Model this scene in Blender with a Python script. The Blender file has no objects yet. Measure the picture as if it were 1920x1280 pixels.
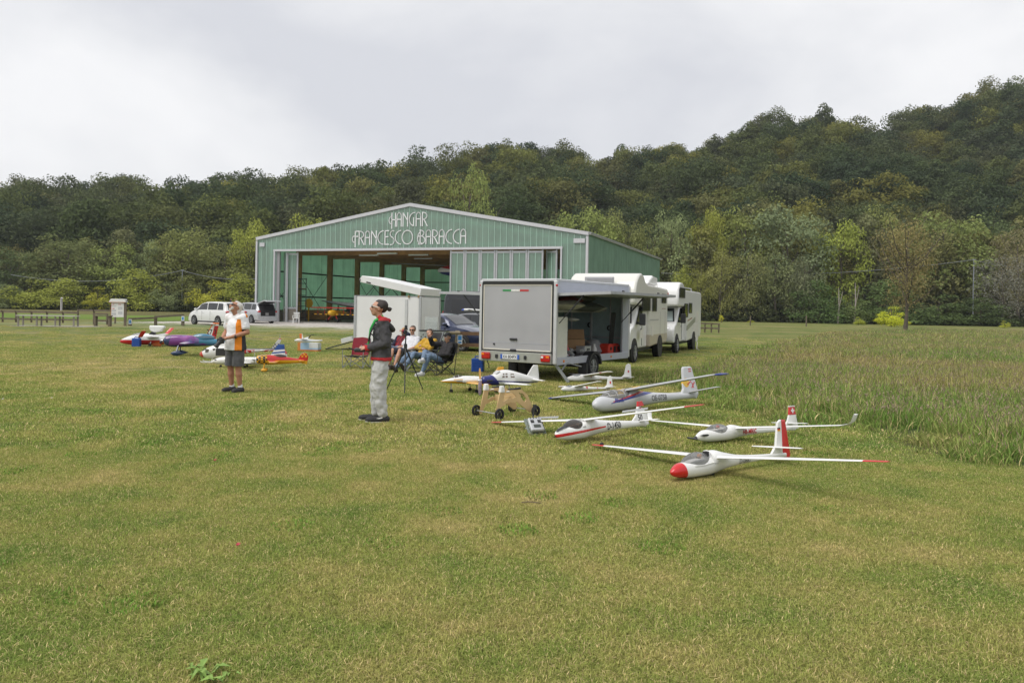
import bpy, bmesh, math, random
import numpy as np
from mathutils import Matrix, Vector, Euler

# ------------------------------------------------------------------ camera, sky, sun
S = bpy.context.scene
C = S.collection
F, CAMH, ROLL, CX, CY = 1500.0, 1.70, math.radians(1.0), 960.0, 576.0   # photograph geometry (1920 x 1280)
cam_d = bpy.data.cameras.new('camera'); cam = bpy.data.objects.new('camera', cam_d); C.objects.link(cam)
cam_d.sensor_width = 36.0; cam_d.lens = F / 1920 * 36.0
cam_d.shift_y = -(640.0 - CY) / 1920.0
cam_d.clip_start = 0.1; cam_d.clip_end = 3000.0
cam.matrix_world = Matrix.Translation((0, 0, CAMH)) @ Matrix.Rotation(math.pi / 2, 4, 'X') @ Matrix.Rotation(ROLL, 4, 'Z')
S.camera = cam

SUN_EL, SUN_AZ = math.radians(56), math.radians(-128)      # azimuth from +Y towards +X: behind the camera, to the left
w = bpy.data.worlds.new('World'); S.world = w; w.use_nodes = True
nt = w.node_tree; N = nt.nodes; L = nt.links; N.clear()
out = N.new('ShaderNodeOutputWorld'); bg = N.new('ShaderNodeBackground')
sky = N.new('ShaderNodeTexSky'); sky.sky_type = 'NISHITA'; sky.sun_disc = False
sky.sun_elevation = SUN_EL; sky.sun_rotation = SUN_AZ; sky.dust_density = 3.0
tc = N.new('ShaderNodeTexCoord')
mp = N.new('ShaderNodeMapping'); mp.inputs['Scale'].default_value = (1.0, 1.0, 1.7); mp.inputs['Location'].default_value = (3.1, 1.7, 0.4)
n1 = N.new('ShaderNodeTexNoise'); n1.inputs['Scale'].default_value = 1.9; n1.inputs['Detail'].default_value = 9; n1.inputs['Roughness'].default_value = .5; n1.inputs['Distortion'].default_value = .35
cr = N.new('ShaderNodeValToRGB')
cr.color_ramp.elements[0].position = .39; cr.color_ramp.elements[0].color = (.485, .494, .525, 1)
cr.color_ramp.elements[1].position = .60; cr.color_ramp.elements[1].color = (.66, .66, .667, 1)
e = cr.color_ramp.elements.new(.49); e.color = (.575, .58, .597, 1)
sc = N.new('ShaderNodeVectorMath'); sc.operation = 'SCALE'; sc.inputs['Scale'].default_value = .08
mx = N.new('ShaderNodeMix'); mx.data_type = 'RGBA'; mx.inputs['Factor'].default_value = .95
L.new(tc.outputs['Generated'], mp.inputs['Vector']); L.new(mp.outputs['Vector'], n1.inputs['Vector'])
L.new(n1.outputs['Fac'], cr.inputs['Fac']); L.new(sky.outputs['Color'], sc.inputs[0])
L.new(sc.outputs['Vector'], mx.inputs['A']); L.new(cr.outputs['Color'], mx.inputs['B'])
L.new(mx.outputs['Result'], bg.inputs['Color']); bg.inputs['Strength'].default_value = 1.0
L.new(bg.outputs['Background'], out.inputs['Surface'])

sun_d = bpy.data.lights.new('sun', 'SUN'); sun = bpy.data.objects.new('sun', sun_d); C.objects.link(sun)
sun_d.energy = 1.5; sun_d.angle = math.radians(38); sun_d.color = (1.0, .965, .91)
sd = Vector((math.sin(SUN_AZ) * math.cos(SUN_EL), math.cos(SUN_AZ) * math.cos(SUN_EL), math.sin(SUN_EL)))
sun.rotation_euler = sd.to_track_quat('Z', 'Y').to_euler(); sun.location = (-20, -20, 40)

S.view_settings.view_transform = 'Standard'; S.view_settings.look = 'None'
S.view_settings.exposure = 0.60; S.view_settings.gamma = 1.0; S.view_settings.use_curve_mapping = False
S.render.engine = 'CYCLES'; S.cycles.use_denoising = True
S.cycles.max_bounces = 6; S.cycles.diffuse_bounces = 3; S.cycles.glossy_bounces = 2; S.cycles.transmission_bounces = 4; S.cycles.transparent_max_bounces = 8
S.cycles.caustics_reflective = False; S.cycles.caustics_refractive = False

# ------------------------------------------------------------------ projection helpers: photo pixel -> place
_c, _s = math.cos(ROLL), math.sin(ROLL)
def _uw(px, py):
    a, b = px - CX, py - CY
    return a * _c + b * _s, -a * _s + b * _c
def G(px, py, z=0.0):
    u, w_ = _uw(px, py); t = (CAMH - z) * F / w_
    return Vector((u / F * t, t, z))
def at(px, py, Y):
    u, w_ = _uw(px, py)
    return Vector((u / F * Y, Y, CAMH - w_ / F * Y))

# ------------------------------------------------------------------ materials
MATS = {}
def _noise_mul(nt, color, var, scale, coord='Object'):
    N, L = nt.nodes, nt.links
    tc = N.new('ShaderNodeTexCoord'); nz = N.new('ShaderNodeTexNoise'); nz.inputs['Scale'].default_value = scale; nz.inputs['Detail'].default_value = 5
    L.new(tc.outputs[coord], nz.inputs['Vector'])
    mr = N.new('ShaderNodeMapRange'); mr.inputs['From Min'].default_value = .25; mr.inputs['From Max'].default_value = .75
    mr.inputs['To Min'].default_value = 1 - var; mr.inputs['To Max'].default_value = 1 + var
    L.new(nz.outputs['Fac'], mr.inputs['Value'])
    vm = N.new('ShaderNodeVectorMath'); vm.operation = 'SCALE'; L.new(mr.outputs['Result'], vm.inputs['Scale'])
    if isinstance(color, tuple): vm.inputs[0].default_value = color
    else: L.new(color, vm.inputs[0])
    return vm.outputs['Vector'], nz
def mat(name, rgb=(.5, .5, .5), rough=.5, metal=0.0, var=.06, scale=6.0, bump=0.0, bscale=60, coat=0.0, spec=.5, alpha=1.0, emit=None, sheen=0):
    if name in MATS: return MATS[name]
    m = bpy.data.materials.new(name); m.use_nodes = True; MATS[name] = m
    nt = m.node_tree; b = nt.nodes['Principled BSDF']
    if var > 0:
        o, nz = _noise_mul(nt, tuple(rgb), var, scale); nt.links.new(o, b.inputs['Base Color'])
        rm = nt.nodes.new('ShaderNodeMapRange'); rm.inputs['To Min'].default_value = max(.02, rough - .08); rm.inputs['To Max'].default_value = min(1, rough + .08)
        nt.links.new(nz.outputs['Fac'], rm.inputs['Value']); nt.links.new(rm.outputs['Result'], b.inputs['Roughness'])
    else:
        b.inputs['Base Color'].default_value = (*rgb, 1); b.inputs['Roughness'].default_value = rough
    b.inputs['Metallic'].default_value = metal; b.inputs['Coat Weight'].default_value = coat; b.inputs['Specular IOR Level'].default_value = spec
    b.inputs['Alpha'].default_value = alpha
    if sheen: b.inputs['Sheen Weight'].default_value = sheen
    if bump > 0:
        tc = nt.nodes.new('ShaderNodeTexCoord'); n = nt.nodes.new('ShaderNodeTexNoise'); n.inputs['Scale'].default_value = bscale; n.inputs['Detail'].default_value = 4
        bp = nt.nodes.new('ShaderNodeBump'); bp.inputs['Strength'].default_value = bump; bp.inputs['Distance'].default_value = .02
        nt.links.new(tc.outputs['Object'], n.inputs['Vector']); nt.links.new(n.outputs['Fac'], bp.inputs['Height']); nt.links.new(bp.outputs['Normal'], b.inputs['Normal'])
    return m
def paint(name, base, regions, rough=.3, coat=.3, var=.03):
    """flat print on a painted surface: regions = [(rgb, [(a,b,c,d), ...])], a colour where every a*x+b*y+c*z+d > 0 (object space);
       a region may also be (rgb, ('check', size), [planes]) or (rgb, ('band', scale, lo, hi, axis), [planes])"""
    if name in MATS: return MATS[name]
    m = bpy.data.materials.new(name); m.use_nodes = True; MATS[name] = m
    nt = m.node_tree; N, L = nt.nodes, nt.links; b = N['Principled BSDF']
    tc = N.new('ShaderNodeTexCoord'); cur = None
    for reg in regions:
        rgb, planes = reg[0], reg[-1]; fac = None
        def mul(f, g):
            if f is None: return g
            k = N.new('ShaderNodeMath'); k.operation = 'MULTIPLY'; L.new(f, k.inputs[0]); L.new(g, k.inputs[1]); return k.outputs[0]
        for (a, b_, c, d) in planes:
            dp = N.new('ShaderNodeVectorMath'); dp.operation = 'DOT_PRODUCT'; dp.inputs[1].default_value = (a, b_, c); L.new(tc.outputs['Object'], dp.inputs[0])
            gt = N.new('ShaderNodeMath'); gt.operation = 'GREATER_THAN'; gt.inputs[1].default_value = -d; L.new(dp.outputs['Value'], gt.inputs[0])
            fac = mul(fac, gt.outputs[0])
        if len(reg) == 3 and reg[1][0] == 'check':
            ck = N.new('ShaderNodeTexChecker'); ck.inputs['Scale'].default_value = 1 / reg[1][1]; L.new(tc.outputs['Object'], ck.inputs['Vector'])
            fac = mul(fac, ck.outputs['Fac'])
        if len(reg) == 3 and reg[1][0] == 'noise':
            nz = N.new('ShaderNodeTexNoise'); nz.inputs['Scale'].default_value = reg[1][1]; nz.inputs['Detail'].default_value = 3; L.new(tc.outputs['Object'], nz.inputs['Vector'])
            mr = N.new('ShaderNodeMapRange'); mr.inputs['From Min'].default_value = reg[1][2]; mr.inputs['From Max'].default_value = reg[1][3]; L.new(nz.outputs['Fac'], mr.inputs['Value'])
            fac = mul(fac, mr.outputs['Result'])
        mx = N.new('ShaderNodeMix'); mx.data_type = 'RGBA'
        if cur is None: mx.inputs['A'].default_value = (*base, 1)
        else: L.new(cur, mx.inputs['A'])
        mx.inputs['B'].default_value = (*rgb, 1); L.new(fac, mx.inputs['Factor']); cur = mx.outputs['Result']
    src = cur if cur is not None else tuple(base)
    o, _ = _noise_mul(nt, src, var, 9.0); L.new(o, b.inputs['Base Color'])
    b.inputs['Roughness'].default_value = rough; b.inputs['Coat Weight'].default_value = coat; b.inputs['Coat Roughness'].default_value = .15
    return m
def glass(name, tint=(.02, .025, .03), rough=.06, alpha=1.0):
    if name in MATS: return MATS[name]
    m = mat(name, tint, rough, 0, 0, spec=.7, alpha=alpha); return m

# ------------------------------------------------------------------ mesh builder
class MB:
    def __init__(s): s.v = []; s.f = []; s.m = []
    def add(s, vs, fs, m=0):
        o = len(s.v); s.v += [tuple(p) for p in vs]
        for f in fs: s.f.append(tuple(i + o for i in f)); s.m.append(m)
        return s
    def box(s, c, d, rz=0.0, m=0, M=None):
        hx, hy, hz = d[0] / 2, d[1] / 2, d[2] / 2
        P = [Vector((x, y, z)) for z in (-hz, hz) for x, y in ((-hx, -hy), (hx, -hy), (hx, hy), (-hx, hy))]
        R_ = (Matrix.Rotation(rz, 3, 'Z') if M is None else M)
        P = [R_ @ p + Vector(c) for p in P]
        return s.add(P, [(3, 2, 1, 0), (4, 5, 6, 7), (0, 1, 5, 4), (1, 2, 6, 5), (2, 3, 7, 6), (3, 0, 4, 7)], m)
    def bar(s, a, b, wd, ht=None, m=0, up=(0, 0, 1)):
        a, b = Vector(a), Vector(b); d = b - a; ln = d.length
        if ln < 1e-6: return s
        x = d / ln; u = Vector(up)
        if abs(x.dot(u)) > .97: u = Vector((0, 1, 0))
        y = u.cross(x).normalized(); z = x.cross(y)
        M = Matrix((x, y, z)).transposed()
        return s.box((a + b) / 2, (ln, wd, ht if ht else wd), M=M, m=m)
    def loft(s, rings, m=0, caps=True, closed=True):
        n = len(rings[0]); o = len(s.v)
        for r in rings: s.v += [tuple(p) for p in r]
        for i in range(len(rings) - 1):
            for j in range(n if closed else n - 1):
                k = (j + 1) % n
                s.f.append((o + i * n + j, o + i * n + k, o + (i + 1) * n + k, o + (i + 1) * n + j)); s.m.append(m)
        if caps:
            s.f.append(tuple(o + j for j in range(n - 1, -1, -1))); s.m.append(m)
            q = o + (len(rings) - 1) * n
            s.f.append(tuple(q + j for j in range(n))); s.m.append(m)
        return s
    def tube(s, pts, r, n=8, m=0, caps=True):
        pts = [Vector(p) for p in pts]; rr = r if isinstance(r, (list, tuple)) else [r] * len(pts)
        rings = []; u = None
        for i, p in enumerate(pts):
            t = (pts[min(i + 1, len(pts) - 1)] - pts[max(i - 1, 0)]).normalized()
            if u is None:
                u = Vector((0, 0, 1)) if abs(t.z) < .9 else Vector((0, 1, 0))
            u = (u - t * u.dot(t)).normalized(); v = t.cross(u)
            rings.append([p + (u * math.cos(2 * math.pi * k / n) + v * math.sin(2 * math.pi * k / n)) * rr[i] for k in range(n)])
        return s.loft(rings, m, caps)
    def cyl(s, a, b, r, n=16, m=0): return s.tube([a, b], r, n, m)
    def lathe(s, prof, n=20, axis='z', o=(0, 0, 0), m=0, caps=True):
        rings = []
        for (r, h) in prof:
            ring = []
            for k in range(n):
                c_, s_ = math.cos(2 * math.pi * k / n) * r, math.sin(2 * math.pi * k / n) * r
                p = {'z': (c_, s_, h), 'y': (c_, h, s_), 'x': (h, c_, s_)}[axis]
                ring.append((p[0] + o[0], p[1] + o[1], p[2] + o[2]))
            rings.append(ring)
        return s.loft(rings, m, caps)
    def ell(s, c, r, nu=12, nv=8, m=0):
        prof = []
        rings = []
        for j in range(nv + 1):
            t = -math.pi / 2 + math.pi * j / nv; cc = max(math.cos(t), .02)
            rings.append([(c[0] + r[0] * cc * math.cos(2 * math.pi * k / nu), c[1] + r[1] * cc * math.sin(2 * math.pi * k / nu), c[2] + r[2] * math.sin(t)) for k in range(nu)])
        return s.loft(rings, m)
    def prism(s, poly, y0, y1, m=0, ax='y'):
        f = {'y': lambda a, b, h: (a, h, b), 'z': lambda a, b, h: (a, b, h), 'x': lambda a, b, h: (h, a, b)}[ax]
        return s.loft([[f(a, b, y0) for a, b in poly], [f(a, b, y1) for a, b in poly]], m)
    def mesh(s, name, mats, smooth=None):
        me = bpy.data.meshes.new(name); me.from_pydata(s.v, [], s.f)
        for k in (mats if isinstance(mats, (list, tuple)) else [mats]): me.materials.append(k)
        if any(s.m): me.polygons.foreach_set('material_index', s.m)
        if smooth is not None:
            me.polygons.foreach_set('use_smooth', [True] * len(s.f)); me.update(); me.set_sharp_from_angle(angle=math.radians(smooth))
        bm = bmesh.new(); bm.from_mesh(me); bmesh.ops.recalc_face_normals(bm, faces=bm.faces); bm.to_mesh(me); bm.free()
        me.update(); return me
    def build(s, name, mats, parent=None, smooth=None, bevel=0.0, loc=None, rz=None, seg=1):
        o = bpy.data.objects.new(name, s.mesh(name, mats, smooth)); C.objects.link(o)
        if parent is not None: o.parent = parent
        if loc is not None: o.location = loc
        if rz is not None: o.rotation_euler = (0, 0, rz)
        if bevel > 0:
            b = o.modifiers.new('bevel', 'BEVEL'); b.width = bevel; b.segments = seg; b.limit_method = 'ANGLE'; b.angle_limit = math.radians(40)
        return o
def tag(o, label=None, cat=None, group=None, kind=None):
    if label: o['label'] = label
    if cat: o['category'] = cat
    if group: o['group'] = group
    if kind: o['kind'] = kind
    return o
def empty(name, label, cat, loc=(0, 0, 0), rz=0.0, group=None, rot=None):
    o = bpy.data.objects.new(name, None); C.objects.link(o); o.location = loc; o.empty_display_size = .2
    o.rotation_euler = rot if rot is not None else (0, 0, rz)
    return tag(o, label, cat, group)
def copy_tree(o, parent=None):
    c = o.copy(); C.objects.link(c); c.parent = parent
    for ch in list(o.children): copy_tree(ch, c)
    return c
def share(o, name, parent, loc=None, rot=None):
    c = bpy.data.objects.new(name, o.data); C.objects.link(c); c.parent = parent
    if loc is not None: c.location = loc
    if rot is not None: c.rotation_euler = rot
    return c
def lerp(a, b, t): return a + (b - a) * t
def interp(x, pts):
    if x <= pts[0][0]: return pts[0][1]
    for (x0, y0), (x1, y1) in zip(pts, pts[1:]):
        if x <= x1: return y0 + (y1 - y0) * (x - x0) / (x1 - x0)
    return pts[-1][1]
def text_mesh(txt, size, shear=0.0, space=1.0, narrow=1.0, bold=0.0, cuts=0):
    """flat filled lettering as 2-D triangles: list of verts (x, y), faces; baseline at y=0, starts at x=0"""
    cu = bpy.data.curves.new('t', 'FONT'); cu.body = txt; cu.size = size; cu.shear = shear; cu.space_character = space; cu.offset = bold; cu.resolution_u = 3
    ob = bpy.data.objects.new('t', cu); C.objects.link(ob)
    dg = bpy.context.evaluated_depsgraph_get(); me = bpy.data.meshes.new_from_object(ob.evaluated_get(dg))
    if cuts:
        bm = bmesh.new(); bm.from_mesh(me); bmesh.ops.triangulate(bm, faces=bm.faces[:])
        for _ in range(cuts): bmesh.ops.subdivide_edges(bm, edges=[e_ for e_ in bm.edges if e_.calc_length() > size * .12], cuts=1); bmesh.ops.triangulate(bm, faces=bm.faces[:])
        bm.to_mesh(me); bm.free()
    vs = [(v.co.x * narrow, v.co.y) for v in me.vertices]; fs = [tuple(p.vertices) for p in me.polygons]
    bpy.data.objects.remove(ob); bpy.data.curves.remove(cu); bpy.data.meshes.remove(me)
    return vs, fs
rnd = random.Random(7)
# ------------------------------------------------------------------ ground
def ground_material(name, cols, scale1, scale2, rough=.9, fine=40.0, bump=.6, patches=None):
    m = bpy.data.materials.new(name); m.use_nodes = True; nt = m.node_tree; N, L = nt.nodes, nt.links; b = N['Principled BSDF']
    col = lawn_color(nt, cols, scale1, scale2)
    ge = N.new('ShaderNodeNewGeometry'); nz = N.new('ShaderNodeTexNoise'); nz.inputs['Scale'].default_value = fine; nz.inputs['Detail'].default_value = 6; nz.inputs['Roughness'].default_value = .7
    L.new(ge.outputs['Position'], nz.inputs['Vector'])
    mr = N.new('ShaderNodeMapRange'); mr.inputs['From Min'].default_value = .3; mr.inputs['From Max'].default_value = .7; mr.inputs['To Min'].default_value = .55; mr.inputs['To Max'].default_value = 1.35
    L.new(nz.outputs['Fac'], mr.inputs['Value'])
    vm = N.new('ShaderNodeVectorMath'); vm.operation = 'SCALE'; L.new(col, vm.inputs[0]); L.new(mr.outputs['Result'], vm.inputs['Scale'])
    L.new(vm.outputs['Vector'], b.inputs['Base Color']); b.inputs['Roughness'].default_value = rough; b.inputs['Specular IOR Level'].default_value = .15
    bp = N.new('ShaderNodeBump'); bp.inputs['Strength'].default_value = bump; bp.inputs['Distance'].default_value = .03
    L.new(nz.outputs['Fac'], bp.inputs['Height']); L.new(bp.outputs['Normal'], b.inputs['Normal'])
    return m
def lawn_color(nt, cols, s1, s2):
    """patchy grass colour from the place itself (world position)"""
    N, L = nt.nodes, nt.links
    ge = N.new('ShaderNodeNewGeometry')
    a = N.new('ShaderNodeTexNoise'); a.inputs['Scale'].default_value = s1; a.inputs['Detail'].default_value = 3; a.inputs['Distortion'].default_value = .6
    b = N.new('ShaderNodeTexNoise'); b.inputs['Scale'].default_value = s2; b.inputs['Detail'].default_value = 5; b.inputs['Roughness'].default_value = .65
    L.new(ge.outputs['Position'], a.inputs['Vector']); L.new(ge.outputs['Position'], b.inputs['Vector'])
    ad = N.new('ShaderNodeMix'); ad.data_type = 'FLOAT'; ad.inputs['Factor'].default_value = .52
    L.new(a.outputs['Fac'], ad.inputs['A']); L.new(b.outputs['Fac'], ad.inputs['B'])
    r = N.new('ShaderNodeValToRGB'); L.new(ad.outputs['Result'], r.inputs['Fac'])
    els = r.color_ramp.elements
    pos = [.39, .455, .51, .565, .64]
    els[0].position = pos[0]; els[0].color = (*cols[0], 1); els[1].position = pos[-1]; els[1].color = (*cols[-1], 1)
    for p, c in zip(pos[1:-1], cols[1:-1]):
        e = els.new(p); e.color = (*c, 1)
    return r.outputs['Color']
LAWN = [(.098, .140, .034), (.138, .168, .043), (.176, .184, .055), (.214, .200, .072), (.278, .236, .110)]
lawn_m = ground_material('lawn_ground', LAWN, .16, 1.1, fine=30)
b = MB(); b.add([(-700, -60, 0), (700, -60, 0), (700, 900, 0), (-700, 900, 0)], [(0, 1, 2, 3)])
tag(b.build('lawn', lawn_m), kind='structure')
def sheet(name, pix, z, m, pts=None):
    P = pts if pts else [G(*p) for p in pix]
    b = MB(); b.add([(p[0], p[1], z) for p in P], [tuple(range(len(P)))])
    return tag(b.build(name, m), kind='structure')
sheet('stubble_field', None, .008, ground_material('stubble', [(.10, .105, .035), (.13, .125, .042), (.15, .14, .05), (.17, .145, .055), (.18, .155, .06)], .1, .8), pts=[(-260, 88), (-24, 88), (-30, 132), (-260, 132)])
sheet('sown_field', None, .012, ground_material('sown', [(.12, .19, .03), (.13, .20, .032), (.14, .21, .035), (.15, .21, .038), (.16, .21, .042)], .1, .8), pts=[(-240, 70), (-27, 70), (-24.5, 92), (-240, 92)])
# gravel yard before the hangar, worn into the grass at its edge
def gravel_material():
    m = bpy.data.materials.new('gravel'); m.use_nodes = True; nt = m.node_tree; N, L = nt.nodes, nt.links; b = N['Principled BSDF']
    ge = N.new('ShaderNodeNewGeometry')
    st = N.new('ShaderNodeTexVoronoi'); st.inputs['Scale'].default_value = 9; L.new(ge.outputs['Position'], st.inputs['Vector'])
    r = N.new('ShaderNodeValToRGB'); r.color_ramp.elements[0].color = (.36, .33, .30, 1); r.color_ramp.elements[1].color = (.66, .62, .58, 1); L.new(st.outputs['Color'], r.inputs['Fac'])
    nz = N.new('ShaderNodeTexNoise'); nz.inputs['Scale'].default_value = .8; nz.inputs['Detail'].default_value = 8; nz.inputs['Roughness'].default_value = .8
    mp = N.new('ShaderNodeMapping'); mp.inputs['Rotation'].default_value = (0, 0, math.radians(20)); mp.inputs['Scale'].default_value = (.55, 1.6, 1)
    L.new(ge.outputs['Position'], mp.inputs['Vector']); L.new(mp.outputs['Vector'], nz.inputs['Vector'])
    # more grass further from the hangar front
    dp = N.new('ShaderNodeVectorMath'); dp.operation = 'DOT_PRODUCT'; dp.inputs[1].default_value = (.345, .9386, 0); L.new(ge.outputs['Position'], dp.inputs[0])
    mr = N.new('ShaderNodeMapRange'); mr.inputs['From Min'].default_value = 41; mr.inputs['From Max'].default_value = 58; mr.inputs['To Min'].default_value = -.17; mr.inputs['To Max'].default_value = .16; L.new(dp.outputs['Value'], mr.inputs['Value'])
    ad = N.new('ShaderNodeMath'); ad.operation = 'ADD'; L.new(nz.outputs['Fac'], ad.inputs[0]); L.new(mr.outputs['Result'], ad.inputs[1])
    th = N.new('ShaderNodeMapRange'); th.inputs['From Min'].default_value = .47; th.inputs['From Max'].default_value = .53; L.new(ad.outputs[0], th.inputs['Value'])
    gc = lawn_color(nt, LAWN, .16, 1.1)
    mx = N.new('ShaderNodeMix'); mx.data_type = 'RGBA'; L.new(th.outputs['Result'], mx.inputs['Factor']); L.new(gc, mx.inputs['A']); L.new(r.outputs['Color'], mx.inputs['B'])
    L.new(mx.outputs['Result'], b.inputs['Base Color']); b.inputs['Roughness'].default_value = .9
    bp = N.new('ShaderNodeBump'); bp.inputs['Strength'].default_value = .5; bp.inputs['Distance'].default_value = .03; L.new(st.outputs['Distance'], bp.inputs['Height']); L.new(bp.outputs['Normal'], b.inputs['Normal'])
    return m
HX, HY, HYAW = -22.84, 71.52, math.radians(-20.2)            # hangar front left corner, direction of its front
HE1 = Vector((math.cos(HYAW), math.sin(HYAW), 0)); HE2 = Vector((-math.sin(HYAW), math.cos(HYAW), 0)); HO = Vector((HX, HY, 0))
def hg(a, b_, z=0.0): return HO + HE1 * a + HE2 * b_ + Vector((0, 0, z))
sheet('gravel_yard', None, .005, gravel_material(), pts=[hg(-7, -22), hg(34, -18), hg(34, .5), hg(-1.5, .5), hg(-4, -5)])

# ------------------------------------------------------------------ leaf-card trees
def leaf_material(name, cols, by='random', var=.35):
    m = bpy.data.materials.new(name); m.use_nodes = True; nt = m.node_tree; N, L = nt.nodes, nt.links; N.clear()
    out = N.new('ShaderNodeOutputMaterial'); d = N.new('ShaderNodeBsdfDiffuse'); t = N.new('ShaderNodeBsdfTranslucent'); mx = N.new('ShaderNodeMixShader'); mx.inputs[0].default_value = .28
    oi = N.new('ShaderNodeObjectInfo')
    if by == 'random':
        r = N.new('ShaderNodeValToRGB'); L.new(oi.outputs['Random'], r.inputs['Fac']); els = r.color_ramp.elements
        els[0].color = (*cols[0], 1); els[1].color = (*cols[-1], 1); els[1].position = 1
        for i, c in enumerate(cols[1:-1]):
            e = els.new((i + 1) / (len(cols) - 1)); e.color = (*c, 1)
        src = r.outputs['Color']
    else: src = oi.outputs['Color']
    at_ = N.new('ShaderNodeAttribute'); at_.attribute_name = 'leaf'
    mr = N.new('ShaderNodeMapRange'); mr.inputs['To Min'].default_value = 1 - var; mr.inputs['To Max'].default_value = 1 + var; L.new(at_.outputs['Fac'], mr.inputs['Value'])
    vm = N.new('ShaderNodeVectorMath'); vm.operation = 'SCALE'; L.new(src, vm.inputs[0]); L.new(mr.outputs['Result'], vm.inputs['Scale'])
    L.new(vm.outputs['Vector'], d.inputs['Color']); L.new(vm.outputs['Vector'], t.inputs['Color'])
    L.new(d.outputs[0], mx.inputs[1]); L.new(t.outputs[0], mx.inputs[2]); L.new(mx.outputs[0], out.inputs['Surface'])
    return m
bark_m = mat('bark', (.10, .085, .065), .9, var=.3, scale=3, bump=.6, bscale=12)
def crown_mesh(name, seed, h, wd, base, n, leaf, shape='round', clumps=34, m=None, sag=0.0):
    """crown of leaf-sized faces gathered in clumps spread through the crown's volume; h = top, base = lowest foliage"""
    R_ = np.random.RandomState(seed); zc, hz = (h + base) / 2, (h - base) / 2
    cen = []; rad = []
    for i in range(clumps):
        for _ in range(60):
            p = R_.uniform(-1, 1, 3); rr = math.sqrt(p[0]**2 + p[1]**2)
            if shape == 'round': lim = math.sqrt(max(0, 1 - abs(p[2])**2.3))
            elif shape == 'column': lim = .95 * (1 - max(0, p[2])**2.2) * (1 if p[2] > -.75 else .75)
            elif shape == 'vase': lim = .55 + .45 * min(1, (p[2] + 1) / 1.1) if p[2] < .45 else math.sqrt(max(0, 1 - ((p[2] - .45) / .55)**2))
            elif shape == 'dome': lim = math.sqrt(max(0, 1 - ((p[2] + 1) / 2)**2.2))
            else: lim = max(0, (1 - p[2]) / 2)**.7
            if rr <= lim and (rr > lim * .45 or abs(p[2]) > .55 or R_.rand() < .25): break
        cen.append((p[0] * wd / 2, p[1] * wd / 2, zc + p[2] * hz)); rad.append(R_.uniform(.13, .27) * min(wd, hz * 1.6))
    cen = np.array(cen); rad = np.array(rad)
    pr = rad**2 / (rad**2).sum(); ci = R_.choice(clumps, n, p=pr)
    d = R_.normal(size=(n, 3)); d /= np.linalg.norm(d, axis=1)[:, None]; d[:, 2] = np.where(R_.rand(n) < .6, np.abs(d[:, 2]), d[:, 2])
    rr = rad[ci] * (.45 + .6 * R_.rand(n)**.5)
    P = cen[ci] + d * rr[:, None] * np.array([1, 1, .8])
    P[:, 2] -= sag * rr * R_.rand(n)
    nn = d * .8 + R_.normal(size=(n, 3)) * .55 + np.array([0, 0, .35]); nn /= np.linalg.norm(nn, axis=1)[:, None]
    a = np.cross(nn, R_.normal(size=(n, 3))); a /= np.linalg.norm(a, axis=1)[:, None]; b_ = np.cross(nn, a)
    s = leaf * R_.uniform(.55, 1.35, n)[:, None]; asp = R_.uniform(.45, .8, n)[:, None]
    V = np.stack([P - a * s, P - b_ * s * asp * .8 + a * s * .1, P + a * s, P + b_ * s * asp + a * s * .2], 1).reshape(-1, 3)
    me = bpy.data.meshes.new(name); me.vertices.add(n * 4); me.vertices.foreach_set('co', V.ravel())
    me.loops.add(n * 4); me.loops.foreach_set('vertex_index', np.arange(n * 4)); me.polygons.add(n); me.polygons.foreach_set('loop_start', np.arange(0, n * 4, 4))
    at_ = me.attributes.new('leaf', 'FLOAT', 'FACE'); cl = R_.rand(clumps)
    at_.data.foreach_set('value', np.clip(.55 * cl[ci] + .45 * R_.rand(n), 0, 1))
    if m: me.materials.append(m)
    me.update(); me.validate(); return me
def trunk_mesh(name, seed, h, r, limbs=7, spread=.3, lean=.0, start=.3, m=None):
    R_ = random.Random(seed); b = MB()
    pts = [Vector((lean * h * (i / 6)**1.5 + R_.uniform(-.02, .02) * h * (i > 0), R_.uniform(-.02, .02) * h * (i > 0), -.15 + h * i / 6)) for i in range(7)]
    b.tube(pts, [r * (1.25 if i == 0 else 1 - .13 * i) for i in range(7)], 8)
    for k in range(limbs):
        t = R_.uniform(start, .9) * 6; i = min(int(t), 5); p = pts[i].lerp(pts[i + 1], t - i); az = k * 2.4 + R_.uniform(-.4, .4)
        ln = h * spread * R_.uniform(.7, 1.2); d = Vector((math.cos(az), math.sin(az), R_.uniform(.5, 1.2)))
        q1 = p + d * ln * .5; q2 = q1 + Vector((d.x * .6, d.y * .6, d.z * 1.1)) * ln * .5
        rr = r * (1 - .13 * t) * .55
        b.tube([p, q1, q2], [rr, rr * .65, rr * .25], 6)
    return b.mesh(name, m or bark_m, 60)
leaf_obj_m = leaf_material('leaves', None, by='color')
forest_m = leaf_material('forest_leaves', [(.056, .082, .042), (.100, .130, .052), (.066, .092, .052), (.145, .170, .056), (.088, .108, .058), (.20, .212, .058), (.072, .098, .048), (.235, .228, .058), (.125, .132, .066), (.060, .086, .046)], var=.38)

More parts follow.
